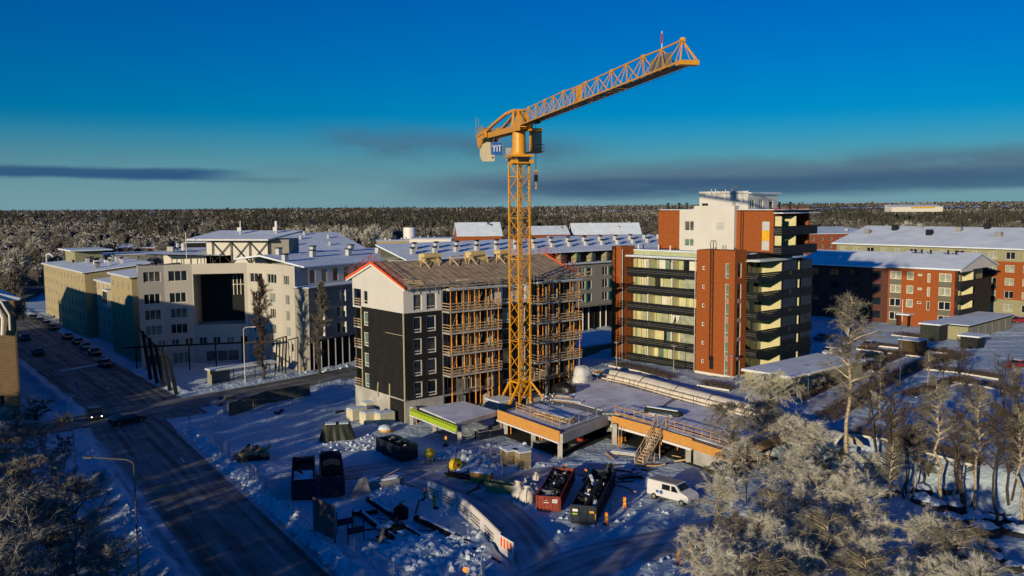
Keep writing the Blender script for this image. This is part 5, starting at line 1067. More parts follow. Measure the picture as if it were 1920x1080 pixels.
# things lying on the deck
def box_thing(name, label, cat, px, py, z, az, dims, m_, top=None, group=None, extra=None):
    t = thing(name, label, cat, (*G(px, py, z), z), az, group); b = MB(); b.box(0, dims[0], 0, dims[1], 0, dims[2]); part('body', b, m_, t)
    if top: b = MB(); b.box(-.03, dims[0]+.03, -.03, dims[1]+.03, dims[2]+.002, dims[2]+.12); part('snow_cap', b, SNOW, t)
    return t
def stack(name, label, px, py, z, az, n, L_, w, m_=WOODP, lay=2, cat='timber', th=.06, snow=True):
    t = thing(name, label, cat, (*G(px, py, z), z), az); rnd = random.Random(px*7+py)
    for q in range(lay):
        b = MB()
        for k in range(n): o_ = rnd.uniform(-.25, .25); y = k*(w/n); b.box(o_, L_+o_, y+.01, y+w/n-.02, q*(th+.06)+.02, q*(th+.06)+.02+th)
        part('plank_layer', b, m_, t)
    if snow: b = MB(); b.box(.2, L_-.1, .05, w*.8, lay*(th+.06), lay*(th+.06)+.06); part('snow_cap', b, SNOW, t)
    return t
stack('plank_stack', 'long pale planks stacked on the deck beside the timber rail', 1001, 779, 3.15, 136, 5, 6.0, 1.6, lay=3, th=.12)
stack('plank_stack', 'snowy planks scattered under the crane foot', 1035, 752, 3.0, 120, 4, 4.5, 1.2, lay=2)
pb = thing('tarpaulin_pile', 'green tarpaulin covered bundle with planks on the middle of the deck', 'tarpaulin', (*G(1212, 772, 3.1), 3.1), 128); m = MB()
m.lathe([(.5, 0), (.62, .3), (.45, .65), (.1, .75)], 10, (0, 0, 0)); m.v = [(x*1.0+(4.6 if i_ % 10 < 5 and False else 0), y, z) for i_, (x, y, z) in enumerate(m.v)]
m = MB(); m.sweep([(-.7, 0), (-.6, .5), (-.2, .75), (.4, .65), (.8, 0)], 0, 0, 5.0); part('cover', m, TARPD, pb); m = MB(); m.box(.2, 4.6, -.3, .1, .72, .82); m.box(1, 5, .9, 1.2, 0, .15); part('snow_cap', m, SNOW, pb)
stack('plank_stack', 'short boards lying beside the tarpaulin bundle on the deck', 1213, 777, 3.15, 120, 3, 3.4, 1.0, lay=1, th=.1)
tw = thing('tarpaulin', 'grey tarpaulin hanging over the inner corner of the deck', 'tarpaulin', (*G(1141, 775, 3.2), 0), 90); m = MB()
for k in range(7): x = -.9+k*.3; m.face([(x, -.1*(k % 2), 3.25), (x+.3, -.1*((k+1) % 2), 3.25), (.1+(x+.3)*.35, -.3-.1*((k+1) % 2), .9), (.1+x*.35, -.3-.1*(k % 2), .9)])
m.face([(-.9, 0, 3.25), (1.2, 0, 3.25), (1.1, .8, 3.27), (-.8, .9, 3.27)]); part('sheet', m, mat('grey_tarpaulin', (.28, .31, .30), .6, .15, 3), tw)
# wrapped piles near the block end
def lump(name, label, cat, px, py, z, sz, m_, az=90, seed=1, k=1.0, n=18):
    t = thing(name, label, cat, (*G(px, py, z), z), az); m = MB(); rnd = np.random.default_rng(seed); r_ = []
    prof = [(.98, 0), (1.02, .35), (.95, .7), (.75, .92), (.35, 1.0), (0.01, 1.02)]
    for rr_, zz_ in prof:
        for i_ in range(n):
            a = 2*math.pi*i_/n; sq = 1/max(abs(math.cos(a)), abs(math.sin(a)))**.6; j = 1+rnd.uniform(-.07, .07)*k
            m.v.append((math.cos(a)*sq*rr_*j*sz[0]/2, math.sin(a)*sq*rr_*j*sz[1]/2, zz_*sz[2]*(1+rnd.uniform(-.06, .06)*k)))
    for q in range(len(prof)-1):
        for i_ in range(n): m.f.append((q*n+i_, q*n+(i_+1) % n, (q+1)*n+(i_+1) % n, (q+1)*n+i_)); m.m.append(0)
    part('wrapping', m, m_, t, smooth=True); return t
lump('wrapped_pallet', 'white plastic wrapped pack, upper of two at the right end of the unfinished block', 'pallet', 1092, 705, 4.6, (2.4, 2.0, 1.5), mat('white_plastic', (.62, .62, .60), .5, .12, 2, .05, 3), 50, 3, 1.6)
lump('wrapped_pallet', 'white plastic wrapped pack, lower of two at the right end of the unfinished block', 'pallet', 1092, 716, 3.1, (2.7, 2.2, 1.5), MATS['white_plastic'], 45, 4, 1.6)
lump('wrapped_pallet', 'black plastic covered heap behind the crane foot', 'pallet', 1058, 735, 3.1, (3.4, 2.2, 1.2), mat('black_plastic', (.012, .012, .013), .35, .2, 2, .05, 3), 120, 5, 1.6)
stack('pallet', 'broken timber pallet parts beside the black heap', 1040, 745, 3.1, 120, 6, 2.4, 1.2, WOOD, 2, 'pallet')
stack('plank_stack', 'brown boards stacked behind the white wrapped packs', 1118, 700, 3.1, 60, 5, 3.0, 1.4, WOOD, 3)
# the long row of white covered insulation along the trench
tr = thing('covered_bank', 'long bank under white tarpaulin held down by ropes along the deck edge', 'tarpaulin', (0, 0, 0), 90)
BL = [Vector((*G(px, py, 3.4), 3.1)) for px, py in ((1140, 703), (1200, 716), (1290, 741), (1380, 765), (1470, 788), (1540, 812), (1590, 832))]
prof = [(-2.3, -.5), (-2.0, .2), (-1.3, .8), (-.4, 1.25), (.6, 1.3), (1.5, .5), (1.7, -.3)][::-1]; prof = [(-o_, z) for o_, z in prof]; m = MB(); rnd = random.Random(2); rows_ = []
for a, b in zip(BL, BL[1:]):
    n_ = 7
    for k in range(n_ if b is not BL[-1] else n_+1): rows_.append((a.lerp(b, k/n_), (b-a).normalized()))
for p, d in rows_:
    n = Vector((-d.y, d.x, 0))
    for o_, z in prof: m.v.append(tuple(p+n*(o_+rnd.uniform(-.08, .08))+Vector((0, 0, z+rnd.uniform(-.06, .06)))))
k_ = len(prof)
for i_ in range(len(rows_)-1):
    for q in range(k_-1): a = i_*k_+q; m.f.append((a, a+1, a+k_+1, a+k_)); m.m.append(0)
part('cover', m, TARPW, tr, smooth=True)
for i_ in range(3, len(rows_), 5):
    p, d = rows_[i_]; n = Vector((-d.y, d.x, 0)); m = MB(); m.path([p+n*o_+Vector((0, 0, z+.06)) for o_, z in prof], .035, 4); part('rope', m, DKMET, tr)
m = MB(); m.path([p+Vector((-d.y, d.x, 0))*.6+Vector((0, 0, .9)) for p, d in rows_[::3]], .03, 4); part('rope', m, DKMET, tr)
# hedges and kerbs of the courtyard
def hedge(label, pts, z, w=1.5, h=1.1):
    t = thing('hedge', label, 'hedge', (0, 0, 0), 90); rnd = random.Random(len(label)); m = MB(); P = [Vector((*G(px, py, z), z)) for px, py in pts]
    for a, b in zip(P, P[1:]):
        L_ = (b-a).length; d = (b-a)/L_; n = Vector((-d.y, d.x, 0))
        for i_ in range(int(L_*150)):
            p = a+d*rnd.uniform(0, L_)+n*rnd.uniform(-w/2, w/2)+Vector((0, 0, rnd.uniform(0, h*.7))); q = p+Vector((rnd.uniform(-.25, .25), rnd.uniform(-.25, .25), rnd.uniform(.2, .5))); s_ = Vector((rnd.uniform(-1, 1), rnd.uniform(-1, 1), 0)).normalized()*.035
            m.face([p-s_, p+s_, q])
    part('twigs', m, HEDGE, t); m = MB()
    for a, b in zip(P, P[1:]):
        d = (b-a).normalized(); n = Vector((-d.y, d.x, 0)); o_ = -n*(w/2+.15); m.bar(a+o_+Vector((0, 0, .15)), b+o_+Vector((0, 0, .15)), .12, 4)
    part('kerb', m, OFFW, t); return t
hedge('long brown hedge at the foot of the tower balconies', [(1150, 686), (1205, 696), (1262, 712)], 3, 1.8)
hedge('short brown hedge beside the tower stair column', [(1315, 722), (1375, 732)], 3, 1.8)
hedge('brown hedge along the far side of the car park', [(1610, 655), (1680, 664), (1790, 676)], 3, 1.2, .7)
hedge('frosted hedge along the near side of the parked white car', [(1535, 678), (1600, 690), (1660, 700)], 3, 1.2, .8)
hedge('dark hedge climbing beside the path to the car park', [(1500, 752), (1580, 712), (1690, 668)], 3, 2.0, 1.3)
hedge('dark scrub strip above the shaded snow field', [(1545, 790), (1640, 730), (1720, 690), (1800, 668)], 3, 3.0, 1.2)
hedge('brown flower bed hedge in front of the brick house entrance', [(1680, 628), (1730, 634)], 3, 3.0, .8)
hedge('brown scrub line between the shaded field and the paved walk', [(1700, 745), (1790, 715), (1870, 728), (1925, 742)], 3, 2.2, 1.0)
hedge('low dark hedge by the dark red car', [(1735, 692), (1800, 699), (1880, 712)], 3, 1.5, .9)  # twigs added where a dark shadow line runs along the kerb
hedge('dark scrub on the edge above the sunlit snow bank', [(1600, 812), (1670, 822), (1765, 852), (1850, 874)], 3, 2.4, 1.1)
hedge('brown hedge in front of the garage and carport', [(1640, 648), (1700, 654), (1790, 664)], 3, 1.6, .8)
# ------------------------------------------------------------------ things on the building site
def skip(name, label, px, py, az, L_, Wd, H, m_, fill, front=None, z=0, arched=False, group=None):
    """open topped roll-off container: ribbed walls, floor, load. x = length, origin at the near left corner"""
    t = thing(name, label, 'container', (*G(px, py, z), z), az, group); m = MB()
    th = .08
    m.box(0, L_, 0, th, .2, H); m.box(0, L_, Wd-th, Wd, .2, H); m.box(0, th, th, Wd-th, .2, H, front or m_); m.box(L_-th, L_, th, Wd-th, .2, H*(1.15 if arched else 1)); m.box(0, L_, th, Wd-th, .15, .3)
    part('body', m, m_, t); m = MB()
    for k in range(int(L_/.75)+1): x = .03+k*(L_-.15)/int(L_/.75); m.box(x, x+.1, -.07, -.003, .2, H-.05); m.box(x, x+.1, Wd+.003, Wd+.07, .2, H-.05)
    for y in (.02, Wd/3, Wd*2/3, Wd-.1): m.box(-.07, -.003, y, y+.09, .2, H-.02)
    m.box(-.04, L_+.04, -.05, .04, H+.002, H+.08); m.box(-.04, L_+.04, Wd-.04, Wd+.05, H+.002, H+.08); m.box(-.06, .06, .045, Wd-.045, H+.002, H+.08)
    for x in (.6, L_-.8): m.bar((x, .3, .12), (x, Wd-.3, .12), .14, 8)
    part('ribs', m, m_, t); rnd = random.Random(px); m = MB()
    for k in range(fill):
        x = rnd.uniform(.5, L_-1); y = rnd.uniform(.3, Wd-.4); z0 = H-rnd.uniform(.1, .55); a = rnd.uniform(0, 3.14); l = rnd.uniform(.4, 1.3); q = (min(L_-.2, max(.2, x+math.cos(a)*l)), min(Wd-.15, max(.15, y+math.sin(a)*l)), z0+rnd.uniform(-.2, .3)); m.bar((x, y, z0), q, rnd.uniform(.04, .16), 4, rnd.choice((DKMET, BLK, NAVY, SNOW, GALV, BLK)))
    m.box(.1, L_-.1, .1, Wd-.1, .31, H*.72, BLK); part('load', m, BLK, t); return t
c1 = skip('skip_container', 'rusty red open skip full of snowy scrap beside the white sacks', 1003, 950, 3, 5.6, 0, 1, REDC, 0) if False else None
def skip2(label, A_, B_, C_, H, m_, fill, z=0, arched=False, name='skip_container'):
    """A near left, B near right, C far right: photo ground points -> az, length, width"""
    a, b, c = Vector(G(*A_, z)), Vector(G(*B_, z)), Vector(G(*C_, z)); d = (c-b); L_ = d.length; d.normalize(); w = abs((b-a).cross(d)) if hasattr(Vector((0, 0)), 'cross') else (b-a).length
    az = math.degrees(math.atan2(d.x, d.y)); t = skip(name, label, *A_, az, L_, 2.35, H, m_, fill, z=z, arched=arched)
    t.location = (b.x-d.y*0-(-d.y)*0, b.y, z); return t
# local y points left of the length axis, so the origin sits at the near right corner
REDT = skip2('rusty red open skip full of snowy scrap beside the white sacks', (1003, 950), (1050, 962), (1077, 905), 1.55, REDC, 90)
BLKT = skip2('long black open skip with dark scrap right of the rusty red one', (1070, 978), (1117, 988), (1153, 915), 1.9, NAVY, 80)
S3 = skip2('black open skip standing alone left of the small green edged slab', (722, 842), (783, 862), (778, 838), 1.9, NAVY, 10)
S3.location = (*G(783, 862, 0), 0); S3.rotation_euler = (0, 0, R(90+38-0)); 
S4 = skip2('dark blue open container with snow inside, left of a pair by the road', (545, 945), (592, 938), (590, 890), 2.2, NAVY, 4)
S5 = skip2('dark arched container, right of a pair by the road', (597, 938), (646, 932), (640, 885), 2.2, NAVY, 4, arched=True)
m = MB(); m.box(.15, 4.6, .2, 2.15, 1.65, 1.85); part('snow_load', m, SNOW, S4); m = MB(); m.box(2.6, 5.0, .12, 2.2, 1.7, 1.9); m.sweep([(.1, 1.9), (.3, 2.45), (1.2, 2.7), (2.0, 2.45), (2.25, 1.9)], 0, 3.2, 5.4); part('cover', m, TARPD, S5)
m = MB(); m.box(-.085, -.075, .25, .75, 1.0, 1.35, WHT); m.box(-.09, -.086, .3, .5, 1.1, 1.2, BLU); m.box(-.09, -.086, .52, .7, 1.12, 1.25, mat('decal_teal', (.05, .35, .35), .5)); m.box(-.085, -.075, 1.1, 1.6, .95, 1.02, WHT); m.box(-.085, -.075, 1.25, 1.5, 1.2, 1.24, WHT); part('decal', m, WHT, REDT)
m = MB(); m.box(-.085, -.075, 1.7, 2.2, 1.35, 1.6, WHT); m.box(-.085, -.075, 1.75, 2.2, 1.05, 1.2, GREENF); m.box(-.085, -.075, .15, .6, 1.3, 1.5, mat('decal_orange', (.8, .35, .03), .5)); m.box(-.085, -.075, .0, .05, .7, 1.3, MATS['decal_orange']); part('decal', m, WHT, BLKT)
m = MB(); m.bar((1, 1.2, 1.4), (6.4, .6, 2.3), .3, 8); m.bar((2, .7, 1.5), (6, 1.7, 2.2), .2, 6); part('pipe_load', m, BLK, BLKT)
# bales
for i, (px, py, az, lab, dz) in enumerate(((660, 790, 50, 'leftmost of the four yellowish wrapped bales at the gable', 1.5), (685, 797, 50, 'front middle one of the four yellowish wrapped bales at the gable', 1.5), (712, 797, 50, 'rightmost of the four yellowish wrapped bales at the gable', 1.4), (686, 777, 50, 'rear bale with flat snow top, nearest the concrete gable wall', 1.5))):
    t = thing('wrapped_bale', lab, 'bale', (*G(px, py, 0), 0), az, 'yellowish bales at the gable'); m = MB(); r_ = .12; L_, w, h = 2.6, 1.7, dz
    m.prism([(r_, 0), (L_-r_, 0), (L_, r_), (L_, w-r_), (L_-r_, w), (r_, w), (0, w-r_), (0, r_)], 0, h, BALE); m.box(.88, .93, -.02, w+.02, .02, h+.02, OFFW); m.box(1.7, 1.75, -.02, w+.02, .02, h+.02, OFFW); part('pack', m, BALE, t); m = MB(); m.prism([(r_, .05), (L_-r_, .05), (L_-.05, w-r_), (r_, w-.05)], h+.025, h+.15); part('snow_cap', m, SNOW, t)
# tarpaulin covered pile
t = thing('tarpaulin_pile', 'dark green tarpaulin draped over two packs on the open snow', 'tarpaulin', (*G(632, 822, 0), 0), 80)
m = MB(); top = []; bot = []; rnd = random.Random(3)
for k in range(28):
    a = 2*math.pi*k/28; sq = 1/max(abs(math.cos(a)), abs(math.sin(a))); f_ = (.12 if k % 2 else -.06); top.append((math.cos(a)*min(sq, 1.3)*1.7, math.sin(a)*min(sq, 1.3)*.85, 2.0)); bot.append((math.cos(a)*min(sq, 1.3)*(2.15+f_), math.sin(a)*min(sq, 1.3)*(1.2+f_), 0))
m.v = top+bot; m.f = [tuple(range(28))]+[(k, (k+1) % 28, 28+(k+1) % 28, 28+k) for k in range(28)]; m.m = [0]*len(m.f); part('cover', m, TARPD, t, smooth=False); m = MB(); m.box(-1.5, -.1, -.6, .5, 2.01, 2.1); m.box(.3, 1.5, -.6, .5, 2.01, 2.1); part('snow_cap', m, SNOW, t)
# scrap timber heap
t = thing('timber_pile', 'heap of brown timber offcuts on a dark base beside the site fence', 'timber', (*G(470, 862, 0), 0), 75); rnd = random.Random(8)
m = MB(); m.box(-2, 2.2, -1, 1, 0, .5); part('crate', m, DKMET, t)
for k in range(14): m = MB(); x = rnd.uniform(-1.6, 1.2); m.bar((x, rnd.uniform(-.8, .8), .5+rnd.random()*.4), (x+rnd.uniform(.4, 1.5), rnd.uniform(-.9, .9), .8+rnd.random()*1.0), rnd.uniform(.07, .2), 4); part('offcut', m, rnd.choice((WOOD, WOODP, HEDGE)), t)
# stacks of blocks on a pallet
for px, py, lab in ((952, 878, 'left half of a snow topped double stack of ochre blocks'), (975, 881, 'right half of a snow topped double stack of ochre blocks')):
    t = thing('block_stack', lab, 'block stack', (*G(px, py, 0), 0), 62, 'ochre block stacks'); m = MB(); m.box(0, 1.45, 0, 1.9, .16, 1.9); part('blocks', m, PALLETB, t); m = MB(); m.box(-.05, 1.5, -.05, 1.95, 1.9, 2.04); part('snow_cap', m, SNOW, t)
    m = MB(); [m.box(a, a+.14, -.05, 1.95, 0, .16) for a in (0, .65, 1.3)]; part('pallet', m, WOOD, t); m = MB(); m.box(-.02, 1.47, -.02, 1.92, .95, 1.03); part('strap', m, WOOD, t)
# white big bags
bagd = [(972, 938, 1.25, 'leftmost white sack in the row beside the rusty red skip'), (988, 946, 1.2, 'front middle white sack leaning beside the rusty red skip'), (1001, 938, 1.1, 'white sack pressed against the rusty red skip'), (988, 925, 1.0, 'rear white sack with snow on top, behind the row'), (1006, 905, .7, 'small white sack lying at the far corner of the rusty red skip')]
for i, (px, py, s_, lab) in enumerate(bagd):
    t = thing('sack', lab, 'sack', (*G(px, py, 0), 0), 20+i*30, 'white sacks by the red skip'); rnd = np.random.default_rng(i+5); m = MB(); n = 14; prof = [(.8, 0), (.98, .25), (.95, .8), (.8, 1.15), (.35, 1.3), (.28, 1.42), (.5, 1.62)]
    for r_, z in prof:
        for k in range(n): a = 2*math.pi*k/n; j = 1+rnd.uniform(-.07, .07); m.v.append((math.cos(a)*r_*j*s_*.62, math.sin(a)*r_*j*s_*.62, z*s_*(1+rnd.uniform(-.03, .03))))
    for q in range(len(prof)-1):
        for k in range(n): m.f.append((q*n+k, q*n+(k+1) % n, (q+1)*n+(k+1) % n, (q+1)*n+k)); m.m.append(0)
    m.f.append(tuple(range((len(prof)-1)*n, len(prof)*n))); m.m.append(0)
    part('bag', m, mat('sack_cloth', (.66, .62, .54), .85, .1, 2, .04, 4), t, smooth=True); m = MB()
    for k in range(4): a = math.pi/4+k*math.pi/2; m.path([(math.cos(a)*.6*s_, math.sin(a)*.6*s_, .3), (math.cos(a)*.6*s_, math.sin(a)*.6*s_, 1.0*s_), (math.cos(a)*.3*s_, math.sin(a)*.3*s_, 1.5*s_)], .025, 4)
    part('strap', m, GALV, t)
# yellow things: mixer drum and cable reel
t = thing('cable_reel', 'yellow reel half sunk in a snow drift near the orange box', 'reel', (*G(854, 880, 0), .55), 40); m = MB(); m.lathe([(.75, -.3), (.78, -.2), (.6, .0), (.78, .2), (.75, .3)], 18); m.v = [(x, z, y) for x, y, z in m.v]; part('drum', m, mat('signal_yellow', (.75, .55, .02), .5), t); m = MB(); m.lathe([(.2, -.36), (.2, .36)], 10); m.v = [(x, z, y) for x, y, z in m.v]; part('hub', m, RED, t)
t = thing('cement_mixer', 'yellow cement mixer on a frame at the edge of the snow heaps', 'mixer', (*G(806, 868, 0), 0), 20); m = MB(); m.lathe([(.25, 1.75), (.5, 1.5), (.62, 1.1), (.45, .7), (.2, .6)], 14); part('drum', m, MATS['signal_yellow'], t); m = MB(); [m.bar((a, b, 0), (a*.5, b*.5, 1.1), .05, 4) for a in (-.5, .5) for b in (-.4, .4)]; part('frame', m, DKMET, t)
t = thing('formwork_dome', 'orange domed cover on the snow beside the black skip', 'cover', (*G(724, 808, 0), 0), 0); m = MB(); m.lathe([(.9, 0), (.85, .35), (.6, .65), (.2, .8)], 16); part('dome', m, mat('dome_orange', (.75, .35, .03), .6), t, smooth=True); m = MB(); m.lathe([(.95, .3), (.7, .68), (.25, .86), (.01, .88)], 16); m.v = [v for v in m.v]; m.v = [(x-.08, y+.15, z) for x, y, z in m.v]; part('snow_cap', m, SNOW, t)
t = thing('crate', 'slatted orange wooden crate with a snowy lid beside the green trough', 'crate', (*G(882, 905, 0), 0), 110); m = MB()
for k in range(5): m.box(0, 2.3, -.02, .05, .15+k*.2, .3+k*.2); m.box(0, 2.3, 1.0, 1.07, .15+k*.2, .3+k*.2); m.box(-.02, .05, .06, .99, .15+k*.2, .3+k*.2); m.box(2.25, 2.32, .06, .99, .15+k*.2, .3+k*.2)
part('slats', m, OSB, t); m = MB(); m.box(.06, 2.24, .06, .99, .1, 1.1); part('core', m, WOOD, t); m = MB(); m.box(-.05, 2.35, -.05, 1.1, 1.15, 1.3); part('snow_cap', m, SNOW, t)
t = thing('trough', 'long green steel trough between the orange crate and white sacks', 'trough', (*G(910, 922, 0), 0), 117); m = MB(); m.box(0, 5.2, 0, .08, .1, 1.0); m.box(0, 5.2, 1.2, 1.28, .1, 1.0); m.box(0, .08, .09, 1.19, .1, 1.0); m.box(5.12, 5.2, .09, 1.19, .1, 1.0); m.box(0, 5.2, 0, 1.28, 0, .1); [m.box(a, a+.12, -.08, -.003, 0, 1.0) for a in (1.2, 2.6, 4.0)]; m.box(-.1, 5.3, -.1, .0, 1.002, 1.08); part('body', m, mat('trough_green', (.22, .24, .12), .6, .2), t)
stack('pipe_bundle', 'black pipe bundle half buried beside the orange crate', 833, 893, .05, 120, 4, 4.0, 1.2, BLK, 2, 'pipes', .1, False)
for i, (a, b, r_, lab) in enumerate((((690, 937), (745, 975), .28, 'black beams lying across the snow toward the round black drum'), ((780, 972), (878, 1020), .32, 'longest black pipe along the inner side of the white board fence'), ((755, 985), (815, 1022), .16, 'thin black pipe parallel to the longest one'), ((868, 1018), (935, 1058), .26, 'black pipe continuing down to the bottom of the site'), ((660, 965), (708, 960), .22, 'short black beam nearest to the billboard'), ((675, 962), (735, 1010), .30, 'thick black beam under the snowy machine frame'))):
    t = thing('pipe', lab, 'pipe', (0, 0, 0), 90, 'black pipes and beams on the snow'); A_ = Vector((*G(*a, .3), .35)); B_ = Vector((*G(*b, .3), .35)); m = MB(); m.bar(A_, B_, r_, 10); part('tube', m, BLK, t); m = MB(); d = (B_-A_); m.bar(A_+d*.1+Vector((0, 0, r_*.9)), A_+d*.75+Vector((0, 0, r_*.9)), r_*.35, 4); part('snow_layer', m, SNOW, t)
t = thing('drum', 'round black drum with a red cap standing among the beams', 'drum', (*G(752, 972, 0), 0), 0); m = MB(); m.lathe([(.7, 0), (.75, .9), (.6, 1.1), (.3, 1.3)], 16); part('body', m, BLK, t); m = MB(); m.lathe([(.12, 1.3), (.12, 1.5)], 8); part('cap', m, RED, t)
t = thing('machine_frame', 'rusty machine frame under lumps of snow with one pale plank leaning on it', 'frame', (*G(735, 1000, 0), 0), 30); rnd = random.Random(5); m = MB()
for k in range(9): m.bar((rnd.uniform(-1.3, 1.3), rnd.uniform(-.8, .8), .1), (rnd.uniform(-1.3, 1.3), rnd.uniform(-.8, .8), rnd.uniform(.6, 1.3)), .09, 4)
part('frame', m, HEDGE, t); m = MB(); m.bar((-3.3, -1.2, .2), (-.5, .4, 1.2), .14, 4); part('plank', m, WOODP, t)
m = MB()
for k in range(5): m.lathe([(.35, 0), (.4, .15), (.2, .3), (.02, .33)], 8, (rnd.uniform(-1.1, 1.1), rnd.uniform(-.6, .6), rnd.uniform(.7, 1.1)))
part('snow_lump', m, SNOW, t, smooth=True)
t = thing('trough', 'grey wooden boat-shaped trough holding snow, right of the pair of containers', 'trough', (*G(690, 922, 0), 0), 58); m = MB(); m.prism([(0, .2), (.3, -.1), (3.6, -.1), (4.4, .5), (3.6, 1.3), (.3, 1.3), (0, 1.0)], 0, .8, CONCD); part('body', m, CONCD, t); m = MB(); m.prism([(.3, .2), (3.4, .1), (3.9, .5), (3.4, 1.1), (.4, 1.1)], .803, 1.0); m.bar((.2, .0, .8), (4.2, 1.2, 1.5), .05, 4, WOODP); part('snow_cap', m, SNOW, t)
t = thing('sheet', 'thin grey board leaning upright beside the arched container', 'board', (*G(655, 935, 0), 0), 62); m = MB(); m.face([(0, 0, 0), (2.4, 0, 0), (2.0, .5, 1.9), (1.2, .45, 1.7), (.2, .1, .3)]); m.face([(0, .06, 0), (2.4, .06, 0), (2.0, .56, 1.9), (1.2, .51, 1.7), (.2, .16, .3)]); m.bar((0, 0, 0), (2.0, .5, 1.9), .04, 4); part('panel', m, CONCD, t)
# board fence with printed slogan blocks
FP = [(800, 931), (823, 945), (825, 946), (855, 962), (858, 963), (883, 987), (905, 1010), (936, 1043), (950, 1058)]
panels = [((802, 937), (826, 949)), ((829, 950), (855, 964)), ((859, 966), (881, 985)), ((881, 985), (907, 1010)), ((907, 1010), (937, 1042))]
labs = ['first white printed site board nearest the skips, with a delineator before it', 'second white printed board, between the first gap and second gap', 'third white printed board just after the second gap', 'fourth white board in the curved run, joined to the third', 'fifth and longest white board just above the orange end board']
for (a, b), lab in zip(panels, labs):
    A_ = Vector((*G(*a, 0), 0)); B_ = Vector((*G(*b, 0), 0)); L_ = (B_-A_).length; az = math.degrees(math.atan2((B_-A_).x, (B_-A_).y)); t = thing('site_board', lab, 'board', A_, az, 'white printed boards in the curved site fence')
    m = MB(); m.box(0, L_, 0, .05, .25, 2.0); part('panel', m, WHT, t); m = MB(); 
    for k in range(max(2, round(L_/.45))+1): x = k*L_/max(2, round(L_/.45)); m.bar((x, .03, 1.95), (x, .03, 2.15), .05, 4)
    part('batten', m, OFFW, t); rnd = random.Random(a[0])
    for row, z in enumerate((1.25, .95, .65)):
        x = .25; m = MB()
        while x < min(L_-.4, 2.6): w = rnd.uniform(.14, .34); m.box(x, x+w, -.012, -.002, z, z+.16); x += w+.1
        part('printed_line', m, DKMET, t)
t = thing('site_board', 'orange and white striped board closing the curved fence at the bottom', 'board', (*G(937, 1042, 0), 0), 148); m = MB(); m.box(0, 2.2, 0, .05, .2, 1.9); part('panel', m, WHT, t); m = MB(); 
for k in range(4): m.box(.15+k*.5, .45+k*.5, -.012, -.002, .9, 1.75)
part('stripe', m, ORG, t)
# delineators
for px, py, lab in ((797, 938, 'delineator at the outer end of the first white board'), (815, 954, 'delineator in front of the first white board'), (1058, 892, 'delineator standing behind the rusty red skip'), (1098, 900, 'delineator in shade between the skips and the van'), (1137, 985, 'brightest delineator at the near corner of the long black skip'), (1171, 955, 'dark delineator halfway between black skip and van'), (1294, 1042, 'delineator at the edge of the frosted trees'), (1271, 1060, 'lowest delineator near the bottom of the photo'), (836, 836, 'faint delineator under the lime edged slab')):
    t = thing('delineator', lab, 'traffic post', (*G(px, py, 0), 0), 100, 'red and yellow striped delineators'); m = MB(); m.box(-.14, .14, -.03, .03, .2, 1.25); part('blade', m, ORG, t); m = MB()
    for k in range(2): z = .4+k*.42; m.face([(-.14, -.033, z), (.14, -.033, z+.16), (.14, -.033, z+.34), (-.14, -.033, z+.18)])
    part('stripe', m, MATS['signal_yellow'], t); m = MB(); m.box(-.35, .35, -.2, .2, 0, .12); m.bar((0, 0, .1), (0, 0, .25), .04, 4); part('foot', m, RUBBER, t)
# billboard and wire fence along the road
t = thing('billboard', 'large dull brown site billboard seen from behind at the road fence', 'billboard', (*G(588, 1003, 0), 0), 136); m = MB(); m.box(0, 3.6, 0, .08, .5, 3.6); part('panel', m, mat('weathered_board', (.24, .17, .14), .8, .35, .9, stretch=(2, 1, .5), col2=(.10, .07, .07)), t); m = MB(); [m.bar((x, .15, 0), (x, .15, 3.5), .05, 4) for x in (.2, 1.8, 3.4)]; part('post', m, DKMET, t)
for px, py, lab in ((632, 1005, 'first small dark notice board right of the billboard'), (652, 1022, 'second small dark notice board, lower right')):
    t = thing('notice_board', lab, 'sign', (*G(px, py, 0), 0), 60); m = MB(); m.box(0, 1.6, 0, .06, .9, 1.5); part('panel', m, NAVY, t); m = MB(); m.bar((.05, .08, 0), (.05, .08, 2.2), .04, 4); m.bar((1.55, .08, 0), (1.55, .08, 2.2), .04, 4); part('post', m, DKMET, t)
def fence(label, pts, h=2.0, step=3.5, z=0, m_=GALV, mesh=True, name='wire_fence'):
    t = thing(name, label, 'fence', (0, 0, 0), 90); P = [Vector((*G(px, py, z), z)) for px, py in pts]; posts = []
    for a, b in zip(P, P[1:]):
        n = max(1, round((b-a).length/step)); posts += [a.lerp(b, k/n) for k in range(n)]
    posts.append(P[-1])
    for p in posts: m = MB(); m.bar(p, p+Vector((0, 0, h)), .035, 5); part('post', m, m_, t)
    m = MB()
    for a, b in zip(posts, posts[1:]):
        for z_ in ((h-.05, h*.5, .15) if mesh else (h-.05,)): m.bar(a+Vector((0, 0, z_)), b+Vector((0, 0, z_)), .014, 4)
        if mesh:
            n = 9
            for k in range(1, n): p = a.lerp(b, k/n); m.bar(p+Vector((0, 0, .1)), p+Vector((0, 0, h)), .006, 3)
    part('wire_mesh', m, m_, t)
fence('thin wire site fence along the main road', [(405, 835), (430, 862), (500, 930), (590, 1010), (665, 1050), (780, 1130)])
fence('wire fence panels behind the scrap metal near the skips', [(870, 870), (900, 862), (940, 875), (942, 900), (900, 905)], 1.8, 2.5)
fence('low dark fence panels around the corner of the site at the side street', [(405, 800), (430, 775), (520, 770), (600, 735)], 1.9, 3.0)
bf = thing('screen_fence', 'grey-green cloth screened fence between the side street and the snow yard', 'fence', (0, 0, 0), 90)
P = [Vector((*G(px, py, 0), 0)) for px, py in ((430, 782), (470, 768), (500, 757), (582, 742))]
SCR = mat('screen_cloth', (.10, .11, .08), .9, .3, 1.0)
